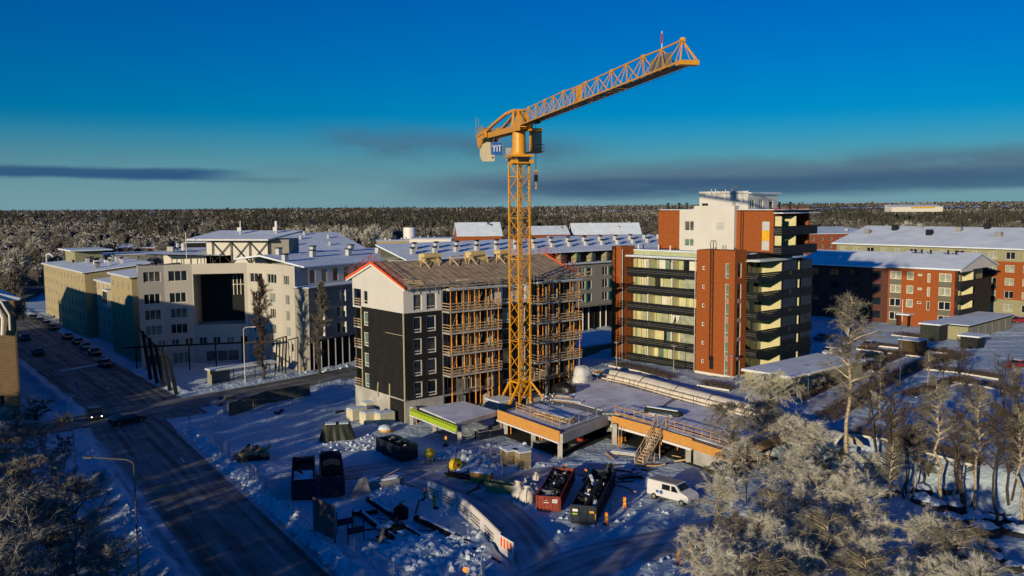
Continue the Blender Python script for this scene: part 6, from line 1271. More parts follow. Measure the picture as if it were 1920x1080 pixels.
for a, b in zip(P, P[1:]):
    d = (b-a).normalized(); n = Vector((-d.y, d.x, 0))*.03; m = MB(); m.add([a, b, b+n, a+n, a+Vector((0, 0, 2)), b+Vector((0, 0, 2)), b+n+Vector((0, 0, 2)), a+n+Vector((0, 0, 2))], [(0, 1, 5, 4), (2, 3, 7, 6), (4, 5, 6, 7), (1, 2, 6, 5), (3, 0, 4, 7)]); part('screen', m, SCR, bf)
# loose scrap on the snow heap
rnd = random.Random(77)
for i in range(16):
    px, py = rnd.uniform(835, 945), rnd.uniform(855, 900); t = thing('scrap_bar', 'loose dark bar or stick poking from the snow heaps beside the block stacks', 'scrap', (*G(px, py, 0), .1), rnd.uniform(0, 180), 'loose bars in the snow heaps'); m = MB(); m.bar((0, 0, 0), (rnd.uniform(.4, 1.6), 0, rnd.uniform(.1, 1.2)), rnd.uniform(.03, .09), 4); part('bar', m, rnd.choice((DKMET, BLK, GALV)), t)
for i, (px, py) in enumerate(((1110, 905), (1135, 905), (1160, 900), (1180, 897), (515, 775), (530, 770), (645, 772))):
    t = thing('scrap_bar', 'dark debris lying on open blue snow', 'scrap', (*G(px, py, 0), .1), i*37, 'dark debris on the open snow'); m = MB(); m.bar((0, 0, .05), (1.6, .2, .15 if i > 2 else 1.6*(i % 2)), .14, 4); part('bar', m, BLK, t)
for i, (px, py, s_) in enumerate(((1010, 845, 1.0), (900, 825, 1.4), (920, 822, 1.2), (925, 815, 1.4))):
    t = thing('crate', ('dark crate beneath the timber edged deck corner', 'left dark crate under the small slab', 'middle dark crate under the small slab', 'right dark crate under the small slab')[i], 'crate', (*G(px, py, 0), 0), 50); m = MB(); m.box(0, 1.8*s_, 0, 1.1, 0, .9); part('body', m, NAVY, t); m = MB(); m.box(.1, 1.7*s_, .1, 1.0, .9, 1.0); part('lid', m, CONCD, t)
t = thing('barrel', 'red barrel in the dark under the deck', 'barrel', (*G(1088, 828, 0), 0), 0); m = MB(); m.lathe([(.4, 0), (.45, .5), (.4, 1.0)], 14); part('body', m, RED, t); m = MB(); m.lathe([(.41, 1.002), (.41, 1.06)], 14); part('lid', m, DKMET, t)
stack('plank_stack', 'pale slab boards on a rise of snow before the deck', 1145, 850, .3, 117, 3, 3.2, 1.2, OFFW, 2, th=.08)
stack('plank_stack', 'yellow formwork offcuts leaning at the deck column', 1158, 832, .05, 60, 3, 1.2, .6, OSB, 4, th=.12, snow=False)
# ------------------------------------------------------------------ vehicles
def car_mesh(L_, Wd, H, van=False):
    """side profile lofted across the width with tumblehome; returns body MB and glass MB"""
    if van: low = [(0, .45), (0, .95), (.25, 1.15), (.95, 1.35), (1.55, 1.95), (L_-.05, 1.97), (L_, 1.2), (L_, .45)]
    else: low = [(0, .35), (.0, .62), (.15, .78), (1.05, .92), (1.75, H), (L_-1.45, H), (L_-.45, .98), (L_-.05, .92), (L_, .6), (L_, .35)]
    b = MB(); n = len(low)
    def wz(z): return Wd/2*(1.0 if z < .95 else 1.0-(.06 if van else .17)*(z-.95)/(H-.9))
    l = [(x, -wz(z), z) for x, z in low]; r_ = [(x, wz(z), z) for x, z in low]
    b.add(l+r_, [tuple(range(n)), tuple(reversed(range(n, 2*n)))]+[(i, n+i, n+(i+1) % n, (i+1) % n) for i in range(n)])
    return b, low, wz
def make_car(name, label, cat, loc, az, paint, L_=4.3, Wd=1.78, H=1.42, van=False, lit=False, group=None, snowy=True):
    t = thing(name, label, cat, loc, az, group); b, low, wz = car_mesh(L_, Wd, H, van); part('body', b, paint, t); g = MB(); e = .012
    if van:
        g.face([(.98, -.8, 1.38), (.98, .8, 1.38), (1.5, .76, 1.9), (1.5, -.76, 1.9)]); g.v = [(x-.03, y, z+.03) for x, y, z in g.v]
        for s_ in (-1, 1): g.face([(1.15, s_*(Wd/2+e), 1.25), (2.0, s_*(Wd/2+e), 1.25), (2.0, s_*(wz(1.8)+e), 1.8), (1.6, s_*(wz(1.8)+e), 1.8)]); g.face([(2.15, s_*(Wd/2+e), 1.25), (3.1, s_*(Wd/2+e), 1.25), (3.1, s_*(wz(1.8)+e), 1.8), (2.15, s_*(wz(1.8)+e), 1.8)])
    else:
        g.face([(1.12, -.72, .97), (1.12, .72, .97), (1.7, .62, H-.05), (1.7, -.62, H-.05)]); g.v = [(x-.02, y, z+.02) for x, y, z in g.v]
        g.face([(L_-.53, -.7, 1.0), (L_-.53, .7, 1.0), (L_-1.38, .62, H-.03), (L_-1.38, -.62, H-.03)])
        for s_ in (-1, 1): g.face([(1.35, s_*(wz(.98)+e), .98), (L_-.75, s_*(wz(.98)+e), .98), (L_-1.5, s_*(wz(H-.08)+e), H-.08), (1.85, s_*(wz(H-.08)+e), H-.08)])
    part('window', g, GLASS, t)
    for x in (.78, L_-.85):
        for s_ in (-1, 1):
            w = MB(); w.lathe([(.22, -.11), (.33, -.1), (.33, .1), (.22, .11)], 16); w.v = [(x_+x, z_+s_*(Wd/2-.08), y_+.33) for x_, y_, z_ in w.v]; o = part('wheel', w, RUBBER, t); w = MB(); w.lathe([(.19, -.12), (.19, .12)], 10); w.v = [(x_+x, z_+s_*(Wd/2-.08), y_+.33) for x_, y_, z_ in w.v]; part('rim', w, GALV, o)
    hm = mat('headlight_lens', (.7, .7, .65), .2)
    if lit:
        hm = bpy.data.materials.get('headlight_on')
        if not hm:
            hm = bpy.data.materials.new('headlight_on'); hm.use_nodes = True; p = hm.node_tree.nodes['Principled BSDF']; p.inputs['Emission Color'].default_value = (1, .95, .8, 1); p.inputs['Emission Strength'].default_value = 6
    for s_ in (-1, 1): h = MB(); h.box(-.02, .08, s_*(Wd/2-.3)-.09, s_*(Wd/2-.3)+.09, .62, .70); part('headlight', h, hm, t)
    for s_ in (-1, 1): h = MB(); h.box(L_-.06, L_+.02, s_*(Wd/2-.22)-.12, s_*(Wd/2-.22)+.12, .72, .88); part('tail_light', h, RED, t)
    h = MB(); h.box(-.03, .02, -.4, .4, .45, .6); part('grille', h, BLK, t)
    if snowy and not van: s_ = MB(); s_.box(1.8, L_-1.5, -.58, .58, H+.002, H+.05); part('snow_cap', s_, SNOW, t)
    return t
DKC = mat('dark_car_paint', (.015, .018, .022), .3, .1, spec=.6); WHC = mat('white_car_paint', (.72, .72, .70), .35, .04, spec=.6); SIL = mat('silver_car_paint', (.35, .36, .36), .35, .05, metal=.3); RDC = mat('red_car_paint', (.30, .02, .02), .3, .1, spec=.6); BRC = mat('brown_car_paint', (.16, .11, .08), .4, .1)
v = make_car('van', 'white panel van with dark windows parked at the frosted trees', 'van', (*G(1306, 942, 0), 0), 327-10, WHC, 4.9, 1.95, 1.95, van=True)
v.location = (*G(1300, 948, 0), 0); v.rotation_euler = (0, 0, R(90+47)); m = MB(); m.box(1.6, 4.8, -.8, .8, 1.97, 2.02); part('roof_panel', m, GALV, v)
m = MB(); m.box(3.0, 3.35, -.992, -.985, .75, 1.1, BLU); part('decal', m, BLU, v); m = MB(); m.box(3.0, 3.35, .985, .992, .75, 1.1, BLU); m.box(3.45, 3.8, .985, .992, .8, 1.05, BLU); part('decal', m, BLU, v)
cars = [((203, 690), 'dark estate car stopped nearest the traffic island', DKC), ((182, 668), 'first dark car in the kerb row from the junction', DKC), ((166, 657), 'silver car, second in the kerb row from the junction', SIL), ((151, 648), 'dark car, third in the kerb row from the junction', DKC), ((131, 638), 'dark car, fourth in the kerb row from the junction', DKC), ((104, 620), 'dark car at the near end of the far group of parked cars', DKC), ((91, 613), 'dark car second in the far group of parked cars', DKC), ((78, 606), 'dark car third in the far group of parked cars', DKC), ((66, 600), 'last dark car in the far group of parked cars', DKC)]
for (px, py), lab, pm in cars: make_car('parked_car', lab, 'car', (*G(px, py, 0), 0), -38+180 if False else -38, pm, group='cars parked along the left street kerb')
make_car('parked_car', 'lone dark car driving up the middle of the left street', 'car', (*G(76, 668, 0), 0), -38, DKC, snowy=False)
make_car('parked_car', 'dark car half hidden by the slatted building', 'car', (*G(50, 640, 0), 0), -38, DKC)
c = make_car('estate_car', 'dark car with two lit headlights waiting at the junction', 'car', (*G(182, 790, 0), 0), -33, DKC, 4.7, 1.9, 1.6, lit=True, snowy=False)
make_car('estate_car', 'dark low car crossing the junction in front of the lit van', 'car', (*G(270, 788, 0), 0), 222, DKC, 4.7, snowy=False)
make_car('estate_car', 'silver car driving out of the side street', 'car', (*G(400, 764, 0), 0), 38, SIL, 4.6, snowy=False)
make_car('parked_car', 'white car parked behind the frosted hedge right of the tower', 'car', (*G(1540, 668, 3), 3), 60, WHC)
make_car('parked_car', 'brown car parked beside the flagpole end of the car park hedge', 'car', (*G(1618, 655, 3), 3), 50, BRC)
make_car('parked_car', 'dark car with a snowy bonnet in the middle of the car park', 'car', (*G(1608, 674, 3), 3), 62, DKC)
make_car('parked_car', 'dark red car at the right edge of the photo', 'car', (*G(1893, 693, 3), 3), 60, RDC)
make_car('parked_car', 'red car in front of the long olive block at the far right', 'car', (*G(1895, 606, 3), 3), 80, RDC)
make_car('parked_car', 'dark car in the shadow beside the tower', 'car', (*G(1530, 640, 3), 3), 60, DKC)
# ------------------------------------------------------------------ street furniture
def lamp(label, px, py, z, h, arm, az, m_=GALV, flat=False):
    t = thing('street_lamp', label, 'street lamp', (*G(px, py, z), z), az); m = MB(); m.bar((0, 0, 0), (0, 0, h), .085, 8, None, .045)
    if arm: m.path([(0, 0, h), (.15, 0, h+.25), (.6, 0, h+.4), (arm, 0, h+.45)], .05, 6)
    part('pole', m, m_, t); m = MB()
    if flat: m.lathe([(.45, h+.02), (.45, h+.12), (.1, h+.25)], 12)
    else: m.box(arm-.1, arm+.65, -.14, .14, h+.38, h+.5)
    part('lamp_head', m, m_, t)
lamp('tall grey street lamp with a long arm at the lower left, beside the main road', 262, 1110, 0, 10.2, 3.6, -80, mat('lamp_steel', (.09, .085, .06), .6))
lamp('slim lamp at the bushes left of the junction', 140, 868, 0, 8.0, 0, 0, GALV, True)
lamp('white lamp in front of the curved block with its arm to the right', 460, 722, 0, 9.5, 1.4, 85, OFFW)
lamp('thin lamp on the courtyard in front of the tower balconies', 1263, 703, 3, 4.6, 0, 0, GALV, True)
lamp('thin lamp at the left foot of the tower', 1156, 695, 3, 4.6, 0, 0, GALV, True)
lamp('lamp standing at the stair column of the tower', 1371, 716, 3, 4.0, 0, 0, GALV, True)
lamp('white lamp in the shaded car park beside the tower', 1549, 660, 3, 4.6, 0, 0, OFFW, True)
lamp('flat topped lamp beside the low outbuilding and path', 1515, 745, 3, 3.2, 0, 0, OFFW, True)
t = thing('flagpole', 'tall white flagpole in front of the brick house', 'flagpole', (*G(1687, 722, 3), 3), 0); m = MB(); m.bar((0, 0, 0), (0, 0, 12.6), .07, 8, None, .04); part('pole', m, WHT, t); m = MB(); m.lathe([(.01, 12.6), (.14, 12.72), (.01, 12.85)], 10); part('finial', m, WHT, t)
def sign(label, px, py, kind, z=0, h=2.6, az=140):
    t = thing('road_sign', label, 'sign', (*G(px, py, z), z), az); m = MB(); m.bar((0, 0, 0), (0, 0, h), .04, 6); m.lathe([(.3, 0), (.25, .12)], 10); part('post', m, GALV, t); m = MB()
    m.face([(-.38, -.06, h+.35), (.38, -.06, h+.35), (0, -.06, h-.3)]); part('yield_plate', m, ORG, t); m = MB(); m.face([(-.22, -.07, h+.25), (.22, -.07, h+.25), (0, -.07, h-.12)]); part('yield_centre', m, MATS['signal_yellow'], t)
    m = MB(); m.box(-.4, .4, -.06, -.02, h+.45, h+1.25); part('crossing_plate', m, BLU, t); m = MB(); m.face([(-.28, -.07, h+.55), (.28, -.07, h+.55), (0, -.07, h+1.1)]); part('crossing_triangle', m, WHT, t)
sign('blue crossing plate over a red give way triangle at the snowy corner', 357, 822, 0)
t = thing('road_sign', 'small pedestrian crossing sign left of the junction', 'sign', (*G(146, 755, 0), 0), 140); m = MB(); m.bar((0, 0, 0), (0, 0, 2.6), .04, 6); part('post', m, GALV, t); m = MB(); m.box(-.4, .4, -.05, -.01, 2.4, 3.2); part('plate', m, BLU, t); m = MB(); m.face([(-.28, -.06, 2.5), (.28, -.06, 2.5), (0, -.06, 3.05)]); part('triangle', m, WHT, t)
t = thing('warning_lamp', 'orange lit warning lamp on a stand at the bottom edge', 'lamp', (*G(876, 1092, 0), 0), 120); m = MB(); m.bar((0, 0, 0), (0, 0, .9), .04, 6); m.bar((-.02, .3, 0), (0, 0, .9), .03, 4); m.lathe([(.25, .9), (.3, 1.0), (.28, 1.35)], 12); part('stand', m, WHT, t); m = MB(); m.lathe([(.18, 0), (.2, .06), (.1, .14)], 14); m.v = [(x, -z-.28, y+1.15) for x, y, z in m.v]
em = bpy.data.materials.new('orange_lamp'); em.use_nodes = True; p = em.node_tree.nodes['Principled BSDF']; p.inputs['Base Color'].default_value = (.9, .15, .01, 1); p.inputs['Emission Color'].default_value = (1, .2, .01, 1); p.inputs['Emission Strength'].default_value = 1.5; part('lens', m, em, t)
t = thing('site_board', 'upright white board end seen edge on at the bottom of the site', 'board', (*G(902, 1085, 0), 0), 168); m = MB(); m.box(0, 1.6, 0, .06, .2, 1.9); part('panel', m, WHT, t)
m = MB(); [m.bar((x, .08, 0), (x, .08, 1.9), .03, 4) for x in (.1, 1.5)]; part('post', m, GALV, t)
# bus shelter
t = thing('bus_shelter', 'long low shelter with a snowy roof and yellow end in front of the curved block', 'shelter', (*G(397, 722, 0), 0), 48); m = MB(); m.box(-.3, 12, -.6, 2.0, 2.4, 2.55); part('roof', m, LGREY, t); m = MB(); m.box(-.25, 11.95, -.55, 1.95, 2.55, 2.68); part('snow_cap', m, SNOW, t)
m = MB(); m.box(0, 4.0, 1.6, 1.7, 0, 2.4); m.box(0, .1, 0, 1.6, 0, 2.4); part('back_wall', m, GREYW, t)
for x in (.1, 4, 8, 11.8): m = MB(); m.bar((x, .2, 0), (x, .2, 2.4), .07, 6); part('post', m, DKMET, t)
m = MB(); m.box(-.34, -.3, -.5, .1, 1.9, 2.45); part('sign_plate', m, MATS['signal_yellow'], t)
# traffic island with kerb
isl = MB(); a, b = Vector(G(112, 697, 0)), Vector(G(186, 684, 0)); d = (b-a).normalized(); n = Vector((-d.y, d.x)); isl.prism([tuple(a-n*.5), tuple(b-n*.5), tuple(b+n*.5), tuple(a+n*.5)], 0, .16, SNOW); struct(isl.build('traffic_island', SNOW))
# ------------------------------------------------------------------ trees
def tri_mesh(name, T, mats_, mi=None):
    """T: (n,3,3) triangle corners"""
    n = len(T); me = bpy.data.meshes.new(name); me.vertices.add(n*3); me.vertices.foreach_set('co', T.astype(np.float32).ravel()); me.loops.add(n*3); me.loops.foreach_set('vertex_index', np.arange(n*3, dtype=np.int32))
    me.polygons.add(n); me.polygons.foreach_set('loop_start', np.arange(0, n*3, 3, dtype=np.int32)); me.polygons.foreach_set('loop_total', np.full(n, 3, dtype=np.int32))
    for m in mats_: me.materials.append(m)
    if mi is not None: me.polygons.foreach_set('material_index', mi.astype(np.int32))
    me.update(calc_edges=True); return me
def slivers(P, D, L_, Wd, rg):
    """thin triangles from points P along D"""
    side = np.cross(D, rg.normal(size=P.shape)); side /= np.linalg.norm(side, axis=1, keepdims=True)+1e-9
    return np.stack([P-side*Wd[:, None], P+side*Wd[:, None], P+D*L_[:, None]], 1)
def grow(seed, H, style, spread=.45, n_limb=26, n_sub=9, n_tw=34, tw=.03, tl=.45, bare=.0):
    rg = np.random.default_rng(seed); rd = random.Random(seed); T = MB(); tr = []
    lean = (rd.uniform(-.05, .05)*H, rd.uniform(-.05, .05)*H); stems = []; ns = {'multi': 3, 'bush': 7}.get(style, 1)
    tips = []
    def stem(base, top, r, r2, k=6):
        pts = [Vector(base).lerp(Vector(top), i/k)+Vector((rd.uniform(-.02, .02)*H, rd.uniform(-.02, .02)*H, 0))*(1 if 0 < i < k else 0) for i in range(k+1)]
        for i in range(k): T.bar(pts[i], pts[i+1], r+(r2-r)*i/k, 6, None, r+(r2-r)*(i+1)/k)
        return pts
    if style == 'bush':
        for _ in range(ns): a = rd.uniform(0, 6.3); d = H*rd.uniform(.25, .6); stems.append(stem((rd.uniform(-.2, .2), rd.uniform(-.2, .2), 0), (math.cos(a)*d, math.sin(a)*d, H*rd.uniform(.6, .95)), .05, .015))
    elif style == 'multi':
        for i in range(ns): a = i*2.1+rd.random(); d = H*rd.uniform(.12, .22); stems.append(stem((math.cos(a)*.25, math.sin(a)*.25, 0), (math.cos(a)*d, math.sin(a)*d, H*rd.uniform(.85, 1)), H*.014, H*.003))
    else: stems.append(stem((0, 0, 0), (lean[0], lean[1], H*.97), H*.0135, H*.002, 9))
    P = []; D = []
    for li in range(n_limb):
        st_ = stems[li % len(stems)]
        t0 = {'poplar': .08, 'birch': .3, 'bush': .15, 'multi': .3, 'round': .22, 'sparse': .45}[style]; t = t0+(1-t0)*((li+rd.random())/n_limb)**(.8)
        t = min(t, .99); k = t*(len(st_)-1); p = st_[int(k)].lerp(st_[min(int(k)+1, len(st_)-1)], k-int(k)); a = rd.uniform(0, 6.283)
        u = (t-t0)/(1-t0); env = {'poplar': .9*math.sin(math.pi*(.15+.8*u)), 'birch': math.sin(math.pi*(.12+.82*u))**.8, 'round': math.sin(math.pi*(.2+.72*u))**.7, 'multi': math.sin(math.pi*(.15+.75*u)), 'bush': 1-.5*u, 'sparse': math.sin(math.pi*(.2+.75*u))}[style]
        L_ = H*spread*env*rd.uniform(.65, 1.1); up = {'poplar': 2.6, 'birch': .75, 'round': .6, 'multi': .9, 'bush': .5, 'sparse': .8}[style]
        d = Vector((math.cos(a), math.sin(a), up*rd.uniform(.7, 1.2))).normalized(); droop = {'birch': .75, 'poplar': 0, 'round': .2, 'multi': .15, 'bush': .25, 'sparse': .25}[style]
        pts = [p]; n = 5
        for i in range(n): d = (d+Vector((rd.uniform(-.2, .2), rd.uniform(-.2, .2), rd.uniform(-.12, .1)-droop*.22*(i/n)))).normalized(); pts.append(pts[-1]+d*(L_/n))
        for i in range(n): rr_ = H*.0045*(1-i/n)+.008; T.bar(pts[i], pts[i+1], rr_, 4, None, H*.0045*(1-(i+1)/n)+.006)
        for _ in range(n_sub):
            k = rd.uniform(.15, 1)*(n-.01); q = pts[int(k)].lerp(pts[int(k)+1], k-int(k)); sd_ = (pts[int(k)+1]-pts[int(k)]).normalized(); e = (sd_+Vector((rd.uniform(-1, 1), rd.uniform(-1, 1), rd.uniform(-.6, .7)))*.9).normalized(); sl = L_*rd.uniform(.25, .5)
            c = [q]; m = 4
            for i in range(m): e = (e+Vector((rd.uniform(-.2, .2), rd.uniform(-.2, .2), -droop*.45))).normalized(); c.append(c[-1]+e*(sl/m))
            for i in range(m): tr.append((c[i], c[i+1]))
            w = rg.random(n_tw)*m*.999; ii = w.astype(int); f = (w-ii)[:, None]; C = np.array([list(x) for x in c]); pp = C[ii]*(1-f)+C[ii+1]*f; dd = (C[ii+1]-C[ii])/(sl/m)+rg.normal(size=(n_tw, 3))*.65; dd[:, 2] -= droop*.9
            P.append(pp); D.append(dd)
    P = np.concatenate(P); D = np.concatenate(D); D /= np.linalg.norm(D, axis=1, keepdims=True)
    Tw = slivers(P, D, tl*rg.uniform(.5, 1.3, len(P)), tw*rg.uniform(.5, 1.3, len(P)), rg)
    A_ = np.array([list(a) for a, b in tr]); B_ = np.array([list(b) for a, b in tr]); dd = B_-A_; ll = np.linalg.norm(dd, axis=1); s1 = slivers(A_, dd/ll[:, None], ll*1.3, np.full(len(A_), tw*.7), rg)
    return T, np.concatenate([Tw, s1])
def tree_kind(name, label, cat, seed, H, style, bark, leaf, **k):
    T, Tw = grow(seed, H, style, **k); root = link(name, None); tag(root, label, cat); T.build('trunk', bark, root)
    link('crown', tri_mesh('crown', Tw, [leaf]), root)
    KIDS[root.name] = list(root.children); root['H'] = H; return root
def place(src, px, py, H, label, group=None, z=None, used=set(), xy=None, seed=0):
    x, y = xy if xy else G(px, py, 0 if z is None else z)
    zz = float(hfun(np.array([x]), np.array([y]), False)[0])
    if z is None and zz > .3 and xy is None: x, y = G(px, py, zz); zz = float(hfun(np.array([x]), np.array([y]), False)[0])
    kids = KIDS[src.name]
    if src.name in used:
        r_ = src.copy(); COL.objects.link(r_)
        for ch in kids: c = ch.copy(); COL.objects.link(c); c.parent = r_
    else: r_ = src; used.add(src.name)
    r_.location = (x, y, zz-.1); s_ = H/src['H']; w = s_*random.uniform(.9, 1.12); r_.scale = (w, w, s_); r_.rotation_euler = (0, 0, random.uniform(0, 6.28)); r_['label'] = label
    if group: r_['group'] = group
    return r_
random.seed(21)
FR = [tree_kind('frosted_tree', 'x', 'tree', 31+i, 7.0, ('birch', 'round', 'birch', 'round')[i], (BIRCH, BARK, BIRCH, BIRCH)[i], (FROST, FROST, FROSTB, FROST)[i], spread=(.42, .46, .4, .42)[i], n_limb=28, n_sub=9, n_tw=30, tw=.0135, tl=.5) for i in range(4)]
BR = [tree_kind('bare_tree', 'x', 'tree', 51+i, 9.0, ('round', 'multi')[i], BARK, FROSTG, spread=.42, n_limb=34, n_sub=10, n_tw=40, tw=.018, tl=.42) for i in range(2)]
TB = [tree_kind('birch_tree', 'x', 'tree', 61+i, 16.0, 'sparse', BIRCH, FROSTB, spread=.17, n_limb=30, n_sub=9, n_tw=22, tw=.02, tl=.55) for i in range(2)]
DK = [tree_kind('bare_tree', 'x', 'tree', 71+i, 12.0, 'multi' if i else 'sparse', BARK, TWIG, spread=.22, n_limb=26, n_sub=7, n_tw=16, tw=.016, tl=.55) for i in range(2)]
PO = [tree_kind('poplar_tree', 'x', 'tree', 81+i, 18.0, 'poplar', BARK, (TWIG, FROSTB)[i], spread=(.20, .15)[i], n_limb=46, n_sub=9, n_tw=26, tw=.03, tl=.6) for i in range(2)]
BU = [tree_kind('frosted_bush', 'x', 'bush', 91+i, 2.6, 'bush', BARK, (FROST, FROSTB)[i], spread=.5, n_limb=22, n_sub=8, n_tw=22, tw=.018, tl=.28) for i in range(2)]
# the frosted thicket at the lower right
import itertools
pts = []; tries = 0; poly = [(1300, 1105), (1400, 1010), (1480, 965), (1590, 950), (1680, 1010), (1790, 1100), (1850, 1180), (1850, 1270), (1300, 1270)]
while len(pts) < 34 and tries < 6000:
    tries += 1; q = (random.uniform(1300, 1850), random.uniform(950, 1270))
    if not bool(inside(np.array([q[0]]), np.array([q[1]]), poly)[0]): continue
    w = G(*q)
    if all(math.dist(w, G(*p)) > 2.5 for p in pts): pts.append(q)
pts.sort(key=lambda p: p[1])
for i, q in enumerate(pts): place(FR[i % 4], *q, random.uniform(4.6, 7.0), 'frosted tree in the dense white thicket filling the lower right corner', 'frosted trees of the lower right thicket')
for (px, py, h, s_, lab) in ((1372, 905, 9.0, 2, 'slim pale trunked tree in front of the deck end with thin twigs'), (1440, 800, 8.5, 0, 'white frosted weeping birch at the right foot of the tower'), (1425, 850, 7.0, 2, 'brownish frosted tree at the far end of the deck'), (1475, 830, 6.5, 1, 'frosted tree beside the low outbuilding'), (1510, 900, 6.5, 3, 'frosted tree on the sunlit bank below the outbuilding'), (1400, 940, 6.0, 1, 'frosted tree over the green fence scraps right of the deck'), (1345, 1000, 5.5, 3, 'lowest frosted tree beside the white van')): place(FR[s_], px, py, h, lab)
place(TB[0], 1587, 850, 21.0, 'tallest pale birch with drooping frosted crown, before the car park')
place(TB[1], 1764, 890, 13.5, 'forked pale birch on the shaded snow field'); place(TB[0], 1830, 905, 13.5, 'pale birch rightmost but one on the shaded snow field'); place(TB[1], 1660, 1000, 9, 'pale birch rising out of the white thicket'); place(TB[1], 1915, 960, 12, 'leaning pale birch at the right edge of the photo')
for (px, py, h, s_, lab) in ((1652, 838, 11, 1, 'broad dark many stemmed tree beside the flagpole'), (1672, 850, 10, 1, 'second dark many stemmed tree, right of the broad one'), (1731, 865, 9, 0, 'thin dark tree between the two pale birches'), (1795, 880, 9, 0, 'thin dark tree right of the forked birch'), (1812, 950, 10, 1, 'dark tree on the stream bank'), (1866, 985, 12, 0, 'straight dark tree among the snowy boulders'), (1895, 900, 10, 1, 'dark tree at the right end of the shaded snow field'), (1700, 900, 7, 0, 'small dark tree at the scrub strip')): place(DK[s_], px, py, h, lab)
rt_ = random.Random(5)
for i in range(16): px, py = rt_.uniform(1640, 1915), rt_.uniform(700, 890); place((DK+TB)[i % 4], px, py, rt_.uniform(5.5, 9), 'thin bare tree scattered over the shaded field at the right', 'thin bare trees of the right field')
# poplars by the curved block
place(PO[0], 493, 716, 18.5, 'tall dense dark poplar in front of the curved white block'); place(PO[1], 600, 702, 17, 'slim brownish poplar in front of the grey wing')
# left lower trees by the main road
lt = [(145, 1110, 9.0), (40, 1150, 8.5), (222, 1130, 4.8), (-20, 1060, 8), (62, 990, 7), (110, 930, 4.8), (-60, 960, 8), (20, 920, 6), (-110, 1020, 9), (75, 880, 5.2), (-30, 860, 6.5), (180, 1200, 6), (95, 1230, 7), (-90, 1180, 9), (10, 1260, 8), (30, 1010, 6.5), (90, 1050, 6), (130, 985, 5), (170, 1060, 4.5), (55, 1090, 7), (0, 960, 6.5), (45, 860, 4.5), (190, 1110, 4.5), (100, 1150, 6)]
for i, (px, py, h) in enumerate(lt): place((BR+FR[1:3])[i % 4], px, py, h, 'grey brown frosted tree in the grove left of the main road', 'trees of the grove left of the road')
for i, (px, py, h) in enumerate(((170, 1010, 2.2), (205, 1045, 2.0), (190, 905, 1.6), (120, 850, 2.4), (30, 800, 3.2), (70, 790, 3.5), (0, 830, 3.0), (120, 800, 2.2))): place(BU[i % 2], px, py, h, 'frosted bush beside the main road verge on the left', 'bushes of the left road verge')
for i, (px, py, h) in enumerate(((1400, 800, 2.4), (1425, 795, 2.6), (1500, 850, 2.2), (1540, 830, 2.4), (1575, 870, 2), (1345, 905, 2.4), (1355, 930, 2.2), (1450, 760, 3.0), (1520, 740, 3.2), (1545, 730, 2.8), (1395, 735, 2), (1600, 770, 2.4), (1640, 760, 2.4), (1740, 860, 2), (1680, 800, 1.8), (1500, 720, 3))): place(BU[i % 2], px, py, h, 'frosted bush on the bank right of the deck and tower', 'bushes between deck and car park')
# individual trees between the farther houses
FM = []
for i in range(3):
    rg = np.random.default_rng(200+i); n = 2600; u = rg.normal(size=(n, 3)); u /= np.linalg.norm(u, axis=1, keepdims=True); r_ = rg.random(n)**.45; lob = .75+.35*np.sin(u[:, 0]*5+i)*np.cos(u[:, 1]*4+u[:, 2]*3); P = u*r_[:, None]*lob[:, None]*np.array([3.6, 3.6, 4.2])+np.array([0, 0, 6.4]); Tw = slivers(P, u*.5+rg.normal(size=(n, 3))*.5, rg.uniform(.5, 1.3, n), rg.uniform(.06, .16, n), rg)
    T = MB(); T.bar((0, 0, 0), (0, 0, 7.5), .22, 6, None, .08)
    for k in range(9): a = k*2.4; T.bar((0, 0, 2.5+k*.5), (math.cos(a)*2.4, math.sin(a)*2.4, 5.5+k*.5), .07, 4, None, .02)
    root = link('frosted_tree', None); tag(root, 'x', 'tree'); T.build('trunk', BARK, root); link('crown', tri_mesh('crown', Tw, [(FROST, FROSTB, FROSTB)[i]]), root); KIDS[root.name] = list(root.children); root['H'] = 10.5; FM.append(root)
SP = link('spruce_tree', None); tag(SP, 'x', 'tree'); T = MB(); T.bar((0, 0, 0), (0, 0, 14), .22, 6, None, .03); T.build('trunk', BARK, SP)
rg = np.random.default_rng(9); n = 3200; zz_ = rg.random(n)**1.15*13+1.2; rad = (14.5-zz_)/14.5*2.6*rg.random(n)**.4*(.75+.25*np.sin(zz_*6)); a = rg.random(n)*6.283; P = np.stack([np.cos(a)*rad, np.sin(a)*rad, zz_], 1); D = np.stack([np.cos(a), np.sin(a), -.5+rg.normal(size=n)*.3], 1)
link('crown', tri_mesh('crown', slivers(P, D, rg.uniform(.3, .8, n), rg.uniform(.08, .2, n), rg), [NEEDLE]), SP); KIDS[SP.name] = list(SP.children); SP['H'] = 14.5
FTL = [('first', 'second', 'third', 'fourth', 'last')[k]+' brown frosted tree from the left before the red brick hall' for k in range(5)]+['brownish tree left of the pale yellow low office', 'brownish tree right at the pale yellow low office', '', 'brown tree behind the steep lean-to roof', 'small tree between lift house and steep lean-to roof', 'frosted tree over the farthest yellow street house', 'brown tree behind the farthest yellow street house', 'tree closing the street end on its right', 'brown tree leaning over the street end', 'tree above the street end, topmost of its group', 'tall brown tree left of the far street', 'low brown tree at the left edge by the street end', 'brown tree directly behind the slatted building', '', 'pale tree touching the left edge of the tower', 'brown tree at the left end of the long olive block', 'brown tree behind the left ridge of the long olive block', 'brown tree over the ridge of the long olive block', 'tree between brick hall and long olive block', 'brown tree between garage and long olive block', 'brown tree behind the glazed roof pavilion, left one', 'brown tree behind the glazed roof pavilion, right one', 'pale tree just right of the glazed roof pavilion']
